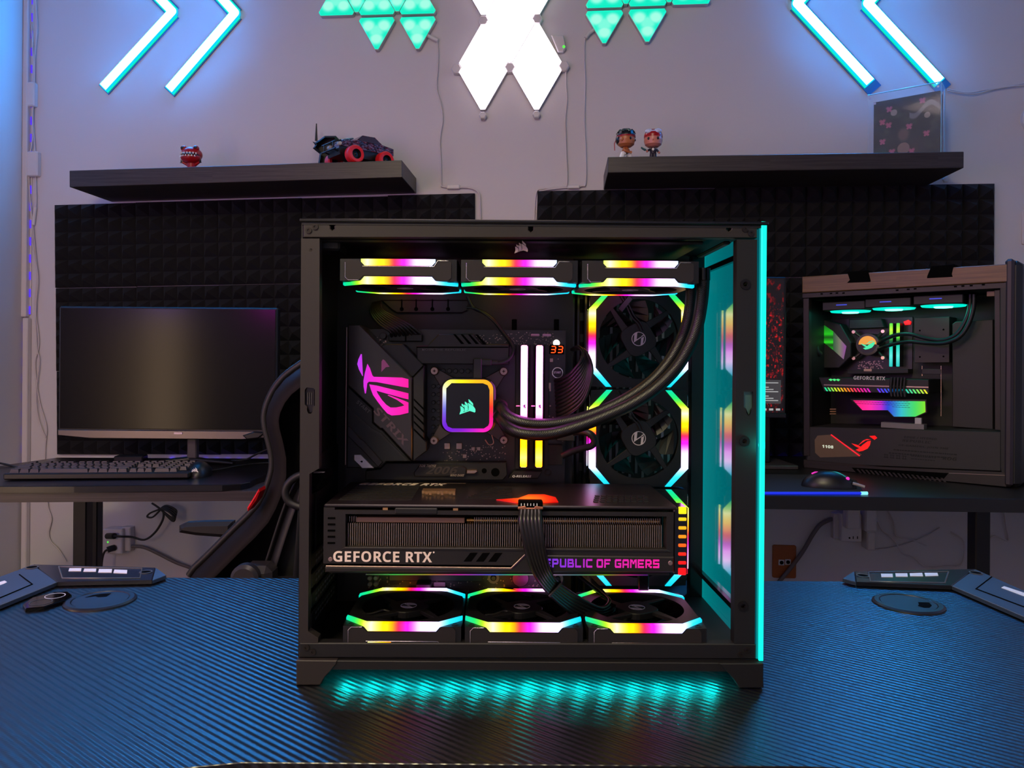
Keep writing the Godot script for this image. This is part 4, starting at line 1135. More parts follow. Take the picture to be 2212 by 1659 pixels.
		var fl: Array = [Vector3(-0.6032, 0.7479, -0.244), Vector3(-0.6383, 0.7479, -0.3016), Vector3(-0.6882, 0.7479, -0.3511)] if s == 0 else [Vector3(0.6925, 0.7479, -0.2216), Vector3(0.6773, 0.7479, -0.3132), Vector3(0.7391, 0.7479, -0.3748)]
		put(MB.new().tube([fl[0], fl[1], fl[2]] if s == 1 else [Vector3(-0.6451, 0.7479, -0.2237), Vector3(-0.6383, 0.7479, -0.3016), Vector3(-0.6854, 0.7479, -0.3487)], 0.001, 4), "panel_line", hole, w)

func screw(b: MB, c: Vector3, r: float):                   # a countersunk round head with a socket, facing +z
	b.ring(c, r * 0.42, r, 0.0012, 16)
	b.disc(c, r * 0.42, 0.0004, 10)

func tower_case():
	var metal := mat("case metal", Color(0.185, 0.165, 0.155), 0.5, 0.25)
	var dark := mat("case black", Color(0.055, 0.05, 0.05), 0.55)
	var gloss := mat("case gloss", Color(0.05, 0.045, 0.05), 0.18)
	var inner := mat("case inside", Color(0.08, 0.07, 0.078), 0.55)
	var t := thing("computer_case", "open black computer case standing in the middle of the foreground desk", "computer case", Vector3(0.037, 0.74, -0.14))
	var L: float = -0.1935
	var R: float = 0.2653
	var top: float = 1.2028
	var bot: float = 0.7657
	# lid
	put(MB.new().span(Vector3(L - 0.001, top - 0.0035, -0.285), Vector3(R + 0.006, top, 0.003), 0.001), "lid", gloss, t)
	put(MB.new().span(Vector3(L + 0.001, top - 0.006, -0.28), Vector3(R - 0.001, top - 0.0035, 0.0005)), "lid_lining", dark, t)
	# front frame: rail above, two posts, rail below
	var rail := [Vector2(-0.1913, 1.1988), Vector2(-0.1655, 1.199), Vector2(-0.1654, 1.1971), Vector2(-0.1641, 1.1958), Vector2(-0.164, 1.193), Vector2(-0.1622, 1.1916), Vector2(-0.1603, 1.193), Vector2(-0.1604, 1.1958), Vector2(-0.159, 1.1972), Vector2(-0.159, 1.199),
		Vector2(0.0312, 1.2), Vector2(0.0312, 1.1981), Vector2(0.0331, 1.1968), Vector2(0.0331, 1.1931), Vector2(0.0354, 1.1913), Vector2(0.0377, 1.1931), Vector2(0.0377, 1.1982), Vector2(0.0386, 1.2),
		Vector2(0.2284, 1.2005), Vector2(0.2302, 1.1992), Vector2(0.2302, 1.195), Vector2(0.2326, 1.1932), Vector2(0.2349, 1.1951), Vector2(0.2348, 1.1992), Vector2(0.2367, 1.2006), Vector2(0.2592, 1.2003), Vector2(0.2606, 1.1985), Vector2(0.2607, 1.187), Vector2(-0.1911, 1.184)]
	put(MB.new().prism(rail, -0.012, 0.0, 0.0008), "top_rail", metal, t)
	var lp := [Vector2(-0.1934, 1.1831), Vector2(-0.175, 1.1832), Vector2(-0.1738, 0.9543), Vector2(-0.1834, 0.9487), Vector2(-0.1836, 0.7921), Vector2(-0.1734, 0.7857), Vector2(-0.1734, 0.7802), Vector2(-0.1923, 0.7801)]
	var slot := [Vector2(-0.1868, 1.0348), Vector2(-0.1803, 1.0344), Vector2(-0.1785, 1.0326), Vector2(-0.1784, 1.0169), Vector2(-0.1807, 1.0151), Vector2(-0.1806, 1.0109), Vector2(-0.1825, 1.0086), Vector2(-0.1848, 1.009), Vector2(-0.1862, 1.0113), Vector2(-0.1862, 1.0155), Vector2(-0.1885, 1.0178), Vector2(-0.1886, 1.0325)]
	put(MB.new().plate(lp, [circle(Vector2(-0.1841, 1.1716), 0.0018, 10), slot], -0.012, -0.0005), "left_post", metal, t)
	put(MB.new().span(Vector3(-0.1899, 1.0073, -0.004), Vector3(-0.1799, 1.035, -0.01)), "latch", mat("latch grey", Color(0.16, 0.13, 0.16), 0.3, 0.4), t)
	var lr := MB.new()
	for k in 3: lr.tube([Vector3(-0.1861, 1.0296, -0.003) + Vector3(k * 0.002, 0, 0), Vector3(-0.186, 1.0176, -0.003) + Vector3(k * 0.002, 0, 0)], 0.0004, 5)
	put(lr, "latch_ribs", mats["wing rim"], t)
	var post := MB.new()
	var latch_hole := [Vector2(0.2485, 1.0339), Vector2(0.2577, 1.034), Vector2(0.2578, 1.0183), Vector2(0.256, 1.016), Vector2(0.2556, 1.0123), Vector2(0.2537, 1.01), Vector2(0.2514, 1.0123), Vector2(0.2509, 1.0169), Vector2(0.2486, 1.0187)]
	post.plate([Vector2(0.2405, 1.1854), Vector2(0.2607, 1.1856), Vector2(0.261, 1.0829), Vector2(0.2408, 1.0827)], [circle(Vector2(0.2491, 1.1408), 0.0021, 12)], -0.012, -0.0005)
	post.plate([Vector2(0.2408, 1.0827), Vector2(0.261, 1.0829), Vector2(0.2612, 1), Vector2(0.2405, 0.9998)], [latch_hole], -0.012, -0.0005)
	post.plate([Vector2(0.2405, 0.9998), Vector2(0.2612, 1), Vector2(0.2614, 0.917), Vector2(0.2406, 0.9169)], [circle(Vector2(0.2493, 0.9847), 0.0021, 12)], -0.012, -0.0005)
	post.plate([Vector2(0.2406, 0.9169), Vector2(0.2614, 0.917), Vector2(0.2614, 0.783), Vector2(0.2407, 0.7828)], [circle(Vector2(0.2492, 0.8207), 0.0021, 12)], -0.012, -0.0005)
	put(post, "right_post", dark, t)
	var rr := MB.new()
	for q in [Vector3(0.2492, 1.1409, -0.0005), Vector3(0.2495, 0.9846, -0.0005), Vector3(0.2493, 0.8205, -0.0005)]:
		rr = MB.new().ring(q, 0.0024, 0.0052, 0.0012, 18)
		put(rr, "thumb_nut", mat("nut black", Color(0.13, 0.12, 0.12), 0.35, 0.6), t)
	put(MB.new().span(Vector3(0.2491, 1.0088, -0.004), Vector3(0.262, 1.0346, -0.01)), "latch", mat("latch green", Color(0.35, 0.5, 0.45), 0.3, 0.6), t)
	put(MB.new().prism([Vector2(-0.1918, 0.7805), Vector2(0.261, 0.783), Vector2(0.2628, 0.7816), Vector2(0.2625, 0.7678), Vector2(-0.1926, 0.7658)], -0.012, 0.0, 0.001), "bottom_rail", dark, t)
	put(MB.new().span(Vector3(L, bot - 0.0005, -0.285), Vector3(R, bot + 0.002, -0.002)), "underside", dark, t)
	var sc := MB.new()
	for q in [Vector3(-0.1857, 1.191, 0), Vector3(-0.1792, 1.1947, 0), Vector3(0.2482, 1.1956, 0), Vector3(0.2542, 1.1915, 0), Vector3(-0.1849, 0.7764, 0), Vector3(-0.1784, 0.7719, 0), Vector3(0.2472, 0.7723, 0), Vector3(0.2537, 0.777, 0)]:
		sc = MB.new()
		screw(sc, q, 0.0031)
		put(sc, "frame_screw", mat("screw metal", Color(0.2, 0.18, 0.17), 0.35, 0.7), t)
	# the sill and the four feet
	put(MB.new().prism([Vector2(-0.1939, 0.7646), Vector2(0.2685, 0.7653), Vector2(0.2685, 0.7566), Vector2(-0.1938, 0.7554)], -0.012, 0.004, 0.0006), "sill", dark, t)
	for s in 2:
		var fp: Array = [Vector2(-0.1936, 0.7654), Vector2(-0.1534, 0.7653), Vector2(-0.1538, 0.762), Vector2(-0.1597, 0.7547), Vector2(-0.1651, 0.7491), Vector2(-0.1674, 0.745), Vector2(-0.1696, 0.7409), Vector2(-0.1934, 0.7407)] if s == 0 else [Vector2(0.2242, 0.7653), Vector2(0.2681, 0.7657), Vector2(0.2683, 0.7414), Vector2(0.2445, 0.7412), Vector2(0.2403, 0.7481), Vector2(0.2329, 0.7563)]
		for z in [-0.055, -0.285]: put(MB.new().prism(fp, z, z + 0.0602 if z < -0.1 else 0.0055, 0.0008), "foot", metal if s == 0 else dark, t)
	# inside: rear wall at the left, tray, floor, back cover
	put(MB.new().span(Vector3(L, bot, -0.285), Vector3(L + 0.0015, top - 0.004, -0.002)), "rear_wall", dark, t)
	put(MB.new().span(Vector3(L, bot + 0.001, -0.285), Vector3(R - 0.008, bot + 0.0025, -0.005)), "case_floor", inner, t)
	var tray := put(MB.new().span(Vector3(L, bot, -0.176), Vector3(0.0955, top - 0.006, -0.174)), "motherboard_tray", inner, t)
	var cov := MB.new()
	cov.prism([Vector2(-0.1393, 1.1357), Vector2(-0.0304, 1.1365), Vector2(-0.0332, 1.1229), Vector2(-0.0399, 1.1201), Vector2(-0.1194, 1.1195), Vector2(-0.1257, 1.1234)], -0.174, -0.170, 0.0015)
	put(cov, "cable_cover", inner, tray)
	var cs := MB.new()
	for x in [Vector3(-0.1131, 1.1306, -0.1698), Vector3(-0.0956, 1.1308, -0.1698), Vector3(-0.0759, 1.1309, -0.1698), Vector3(-0.0568, 1.1311, -0.1698)]:
		cs.span(x - Vector3(0.0008, 0.006, 0), x + Vector3(0.0008, 0.006, 0.0004))
		cs.disc(x - Vector3(0, 0.006, 0), 0.0025, 0.0004, 12)
	put(cs, "cover_slots", mats["slot black"], tray)
	for q in [Vector3(0.024, 1.1065, -0.1735), Vector3(0.0754, 1.1069, -0.1735)]: put(MB.new().box(q, Vector3(0.006, 0.014, 0.002), 0.0005), "standoff", mats["slot black"], tray)
	var side := mat("tray gloss", Color(0.10, 0.095, 0.10), 0.16, 0.3)
	put(MB.new().span(Vector3(0.0955, bot, -0.22), Vector3(0.0955 + 0.002, top - 0.006, -0.174)), "tray_return", side, t)
	for x in [0.1039, 0.1132]: put(MB.new().span(Vector3(x - 0.0022, bot, -0.212), Vector3(x + 0.0022, top - 0.03, -0.19), 0.001), "fan_bracket", side, t)
	var rungs := MB.new()
	for k in 14: rungs.span(Vector3(0.1074, 0.79 + k * 0.027, -0.206), Vector3(0.1115, 0.8 + k * 0.027, -0.203))
	put(rungs, "bracket_rungs", mat("rung grey", Color(0.3, 0.3, 0.3), 0.5), t)
	put(MB.new().span(Vector3(0.2468, bot, -0.214), Vector3(0.2631, top - 0.006, -0.2), 0.001), "front_bracket", side, t)
	var holes := []
	var mesh := MB.new()
	var x0: float = 0.1411
	for i in 12:
		for j in 8:
			var c := Vector2(x0 + i * 0.0088, 0.79 + j * 0.046 + (0.015 if i % 2 else 0.0))
			mesh.box(Vector3(c.x, c.y, -0.2815), Vector3(0.0034, 0.034, 0.001))
	put(MB.new().span(Vector3(L, bot, -0.286), Vector3(R, top - 0.004, -0.282)), "back_cover", dark, t)
	put(mesh, "vent_strips", mat("vent mesh", Color(0.55, 0.54, 0.55), 0.4, 0.7), t)
	# rear expansion bracket seen edge on at the left, with perforations
	var io := MB.new()
	io.span(Vector3(L + 0.002, bot + 0.004, -0.172), Vector3(L + 0.004, 0.96, -0.06))
	for k in 4: io.span(Vector3(L + 0.004, 0.785 + k * 0.0203, -0.15), Vector3(L + 0.0065, 0.800 + k * 0.0203, -0.03), 0.0006)
	put(io, "slot_covers", inner, t)
	var pf := MB.new()
	for k in 4:
		for i in 9:
			for j in 2: pf.box(Vector3(L + 0.0066, 0.789 + k * 0.0203 + j * 0.006, -0.05 - i * 0.011), Vector3(0.0005, 0.0025, 0.006))
	put(pf, "cover_perforations", mat("perforation grey", Color(0.35, 0.34, 0.36), 0.5), t)
	put(MB.new().prism([Vector2(-0.1867, 0.9466), Vector2(-0.1717, 0.9477), Vector2(-0.1698, 0.9421), Vector2(-0.1763, 0.9298), Vector2(-0.1866, 0.925)], -0.05, -0.014, 0.002), "slot_clamp", mats["slot black"], t)
	put(MB.new().box(Vector3(-0.1778, 0.9467, -0.02), Vector3(0.012, 0.003, 0.004), 0.0008), "clamp_tab", mat("tab steel", Color(0.6, 0.58, 0.62), 0.35, 0.8), t)
	# the glass end, lit along its edges by a teal strip
	var gx: float = 0.2643
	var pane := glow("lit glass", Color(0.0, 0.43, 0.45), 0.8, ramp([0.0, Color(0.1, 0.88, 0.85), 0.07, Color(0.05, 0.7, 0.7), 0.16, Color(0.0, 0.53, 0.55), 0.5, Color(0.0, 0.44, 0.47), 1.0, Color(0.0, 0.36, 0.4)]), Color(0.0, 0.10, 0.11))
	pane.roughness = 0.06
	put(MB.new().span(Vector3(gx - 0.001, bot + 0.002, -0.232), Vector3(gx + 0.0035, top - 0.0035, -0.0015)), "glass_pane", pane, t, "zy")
	var edge := glow("glass edge", Color(0.02, 0.97, 0.86), 1.25)
	put(MB.new().prism([Vector2(0.2647, 1.2033), Vector2(0.2697, 1.2029), Vector2(0.2693, 0.7666), Vector2(0.2652, 0.7666)], -0.0015, 0.0015, 0.0004), "glass_edge", edge, t)
	put(MB.new().span(Vector3(gx - 0.0035, bot + 0.004, -0.234), Vector3(gx - 0.001, top - 0.02, -0.222), 0.0008), "glass_edge", glow("rear edge", Color(0.1, 0.93, 0.88), 1.0), t)
	put(MB.new().span(Vector3(gx - 0.006, bot + 0.03, -0.222), Vector3(gx - 0.0012, bot + 0.036, -0.01)), "glass_rail", side, t)
	put(MB.new().span(Vector3(gx - 0.006, top - 0.03, -0.222), Vector3(gx - 0.0012, top - 0.024, -0.01)), "glass_rail", side, t)
	lamp("edge_light", Vector3(gx + 0.0055, 0.98, 0.0), Color(0.0, 0.95, 0.85), 0.003, 0.0012)
	# diodes under the sill
	var ld := thing("diode_strip", "teal diode strip under the open computer's sill, glowing on the desk", "light strip", Vector3(0.04, 0.75, -0.003))
	put(MB.new().span(Vector3(-0.16, 0.7605, -0.026), Vector3(0.235, 0.7615, -0.016)), "strip_tape", mats["white plastic"], ld)
	put(MB.new().span(Vector3(-0.158, 0.7598, -0.024), Vector3(0.232, 0.7605, -0.018)), "diffuser_bar", glow("teal bar", Color(0.0, 0.88, 0.92), 26.0), ld)
	for k in 15:
		put(MB.new().box(Vector3(-0.150 + k * 0.0267, 0.7592, -0.021), Vector3(0.007, 0.0028, 0.005), 0.0005), "diode", glow("teal diode", Color(0.0, 0.92, 0.92), 120.0), ld)
	lamp("diode_light", Vector3(0.038, 0.7592, -0.021), Color(0.0, 0.9, 0.8), 0.0006, 0.001)

var RAINBOW: ImageTexture
func rainbow(m_key: String, energy: float) -> StandardMaterial3D:
	if RAINBOW == null:
		RAINBOW = ramp([0.0, Color(0, 0.33, 0.4), 0.1, Color(0.06, 0.36, 0.44), 0.17, Color(0.33, 0.42, 0.52), 0.27, Color(0.62, 0.47, 0.62), 0.37, Color(0.62, 0.33, 0.6), 0.45, Color(0.5, 0.02, 0.44), 0.53, Color(0.55, 0.04, 0.13), 0.58, Color(0.6, 0.27, 0), 0.66, Color(0.62, 0.44, 0.0), 0.76, Color(0.6, 0.56, 0.34), 0.85, Color(0.28, 0.42, 0.03), 0.92, Color(0.03, 0.36, 0.16), 1.0, Color(0, 0.34, 0.26)])
	return glow(m_key, Color.WHITE, energy, RAINBOW)

func round_mark(parent: Node, at: Vector3, r: float, m: Material):         # a ring round two slanting bars
	var b := MB.new()
	b.T = Transform3D(Basis(), at)
	b.ring(Vector3.ZERO, r * 0.9, r, 0.0003, 28)
	for q in [[-0.6, 0.73, -0.2, 0.88, -0.29, -0.08, 0.36, 0.33, 0.36, 0.2, -0.68, -0.52], [0.4, 0.45, 0.75, 0.62, 0.7, 0.46, 0.36, 0.24], [0.36, 0.12, 0.73, 0.33, 0.58, -0.75, 0.27, -0.84]]:
		var p := []
		for i in range(0, q.size(), 2): p.append(Vector2(q[i], q[i + 1]) * r)
		b.prism(p, 0, 0.0003)
	put(b, "round_mark", m, parent)

func make_fan(called: String, label: String) -> Node3D:       # 12 cm square, its lit face towards +z, its light strips at -x and +x
	var body := mat("fan black", Color(0.065, 0.06, 0.065), 0.45)
	var plate := mat("fan side plate", Color(0.21, 0.19, 0.18), 0.4, 0.5)
	var t := thing(called, label, "fan", Vector3.ZERO)
	var mm := 0.001
	var oct := [Vector2(-52, -36), Vector2(-31, -58), Vector2(31, -58), Vector2(52, -36), Vector2(52, 36), Vector2(31, 58), Vector2(-31, 58), Vector2(-52, 36)].map(func(v): return v * mm)
	put(MB.new().framed(oct, 0.0495, -0.003, -0.0006), "face_frame", body, t)
	put(MB.new().framed(rect(-0.06, -0.06, 0.06, 0.06, 0.002), 0.053, -0.025, -0.003), "fan_frame", body, t)
	var lights := rainbow("fan light", 9.0)
	for s in [-1.0, 1.0]:
		var b := MB.new()
		b.prism([Vector2(-60.4, -38) , Vector2(-60.4, 38), Vector2(-40, 59.5), Vector2(-33, 59.5), Vector2(-53, 36), Vector2(-53, -36), Vector2(-33, -59.5), Vector2(-40, -59.5)].map(func(v): return v * mm * Vector2(-s, 1)), -0.0032, 0.0, 0.0006)
		for z in [[0.0, -0.0072, 4.0], [-0.025, -0.0185, 0.0]]:
			b.T = Transform3D(Basis(Vector3(0, 1, 0), Vector3(0, 0, 1), Vector3(1, 0, 0)), Vector3.ZERO)
			var x0: float = 0.0590 * s
			var x1: float = 0.0612 * s
			var c := 0.0035
			var out := [Vector2(-0.0375, z[0]), Vector2(0.0375, z[0]), Vector2(0.0375, lerpf(z[0], z[1], 0.45)), Vector2(0.0375 - c, z[1]), Vector2(-0.0375 + c, z[1]), Vector2(-0.0375, lerpf(z[0], z[1], 0.45))]
			b.prism(out, minf(x0, x1), maxf(x0, x1))
			b.T = Transform3D()
		put(b, "light_strip", lights, t, "yx")
		var p := MB.new()
		p.T = Transform3D(Basis(Vector3(0, 1, 0), Vector3(0, 0, 1), Vector3(1, 0, 0)), Vector3.ZERO)
		var w := [Vector2(-0.0535, -0.0215), Vector2(-0.0535, -0.0065), Vector2(-0.0505, -0.0035), Vector2(-0.040, -0.0035), Vector2(-0.035, -0.0085), Vector2(0.035, -0.0085), Vector2(0.040, -0.0035), Vector2(0.0505, -0.0035), Vector2(0.0535, -0.0065), Vector2(0.0535, -0.0215), Vector2(0.0505, -0.0235), Vector2(0.040, -0.0235), Vector2(0.036, -0.0175), Vector2(-0.036, -0.0175), Vector2(-0.040, -0.0235), Vector2(-0.0505, -0.0235)]
		p.prism(w, 0.0600 * s if s > 0 else -0.0607, 0.0607 * s if s > 0 else -0.0600)
		put(p, "side_plate", plate, t)
		var e := MB.new()
		var line := []
		for q in [w[0], w[1], w[2], w[3]]: line.append(Vector3(0.0607 * s, q.x, q.y))
		e.tube(line, 0.0006, 4)
		line = []
		for q in [w[6], w[7], w[8], w[9]]: line.append(Vector3(0.0607 * s, q.x, q.y))
		e.tube(line, 0.0006, 4)
		put(e, "plate_edge", mat("plate edge", Color(0.75, 0.73, 0.76), 0.25, 0.9), t)
	# hub and four arms
	var h := MB.new()
	h.prism(round_rect(-0.0195, -0.0195, 0.0195, 0.0195, 0.012).map(func(v): return v.rotated(0.5)), -0.0075, -0.001, 0.0008)
	put(h, "hub", body, t)
	for k in 4:
		var a := 0.62 + k * PI / 2
		var d := Vector2.from_angle(a)
		var n := Vector2(-d.y, d.x)
		var o := n * 0.010
		put(MB.new().prism([o - d * 0.002 + n * 0.004, o - d * 0.002 - n * 0.008, o * 0.6 + d * 0.05 - n * 0.0026, o * 0.6 + d * 0.05 + n * 0.0026], -0.005, -0.0015, 0.0005), "arm", body, t)
	round_mark(t, Vector3(0, 0, -0.001), 0.0088, mat("pale mark", Color(0.80, 0.74, 0.78), 0.4))
	for k in 7:
		var bl := MB.new()
		var p := []
		var q := []
		for i in 5:
			var r := 0.016 + i * 0.0083
			var a := TAU * k / 7 + i * 0.12
			p.append(Vector3(cos(a) * r, sin(a) * r, -0.0095))
			q.append(Vector3(cos(a + 0.62) * r, sin(a + 0.62) * r, -0.021))
		for i in 4:
			bl.quad(p[i], p[i + 1], q[i + 1], q[i])
			var e := Vector3(0, 0, -0.0015)
			bl.quad(q[i] + e, q[i + 1] + e, p[i + 1] + e, p[i] + e)
		put(bl, "blade", mat("blade black", Color(0.06, 0.055, 0.06), 0.35), t)
	var hub2 := MB.new()
	hub2.disc(Vector3(0, 0, -0.022), 0.017, 0.013, 24)
	put(hub2, "rotor", mats["blade black"], t)
	var sh := MB.new()
	for x in [-1, 1]:
		for y in [-1, 1]: sh.ring(Vector3(x * 0.0525, y * 0.0525, -0.003), 0.0022, 0.0034, 0.0004, 14)
	put(sh, "screw_holes", body, t)
	return t

func fans():
	var side := Basis()
	var down := Basis(Vector3(0, 0, 1), Vector3(-1, 0, 0), Vector3(0, -1, 0))
	var up := Basis(Vector3(0, 0, -1), Vector3(-1, 0, 0), Vector3(0, 1, 0))
	var proto := make_fan("case_fan", "topmost of the three lit fans stacked beside the motherboard")
	var spots := [
		[side, Vector3(0.178, 1.091, -0.184), "topmost of the three lit fans stacked beside the motherboard"],
		[side, Vector3(0.179, 0.9682, -0.184), "middle of the three lit fans stacked beside the motherboard"],
		[side, Vector3(0.1799, 0.8454, -0.184), "lowest of the stacked side fans, mostly hidden behind the graphics card"],
		[down, Vector3(-0.0978, 1.1397, -0.0715), "top fan over the motherboard's left heatsink, light facing down"],
		[down, Vector3(0.0246, 1.1397, -0.0715), "top fan over the memory modules, light facing down"],
		[down, Vector3(0.147, 1.1397, -0.0715), "top fan beside the hoses, light facing down"],
		[up, Vector3(-0.0903, 0.7995, -0.063), "bottom fan nearest the case's left post, light facing up"],
		[up, Vector3(0.0316, 0.7995, -0.063), "middle bottom fan on the case floor, light facing up"],
		[up, Vector3(0.1553, 0.7995, -0.063), "bottom fan under the drooping cable loop, light facing up"]]
	var groups := ["fans stacked beside the motherboard", "fans under the radiator", "fans on the case floor"]
	for i in spots.size():
		var o := proto if i == 0 else dup(proto, Vector3.ZERO)
		o.transform = Transform3D(spots[i][0], spots[i][1])
		meta(o, spots[i][2], "fan", groups[i / 3])
	# wires along the up-left arm of the stacked fans
	var w := mat("fan wire", Color(0.14, 0.12, 0.14), 0.35)
	for k in 2:
		var dy := 0.0 if k == 0 else -0.1228
		var pts := []
		for q in [Vector3(0, 0.009, 0.0), Vector3(-0.004, 0.018, 0.001), Vector3(-0.012, 0.027, 0.001), Vector3(-0.02, 0.043, 0.001), Vector3(-0.029, 0.058, 0.001)]: pts.append(Vector3(0.1808, 1.091, -0.1835) + q + Vector3(0, dy, 0))
		var c = cord("fan_cable", pts, 0.0011, w, "pair of fan wires crossing the topmost stacked fan" if k == 0 else "pair of fan wires crossing the middle stacked fan")
		var b := MB.new()
		var p2 := []
		for q in pts: p2.append(q + Vector3(0.003, 0.0015, 0))
		b.tube(bend(p2), 0.0011, 6)
		b.T = Transform3D(Basis(Vector3.BACK, 0.9), pts[3])
		b.box(Vector3.ZERO, Vector3(0.022, 0.0075, 0.003), 0.0008)
		put(b, "wire_clip", mat("violet black", Color(0.12, 0.09, 0.13), 0.35), c)

func chips(b: MB, x0: float, y0: float, x1: float, y1: float, z: float, count: int, smin: float, smax: float):      # small surface-mounted parts
	for k in count:
		var s := Vector3(rng.randf_range(smin, smax), rng.randf_range(smin, smax), rng.randf_range(0.0006, 0.0014))
		b.box(Vector3(rng.randf_range(x0, x1), rng.randf_range(y0, y1), z + s.z / 2), s)

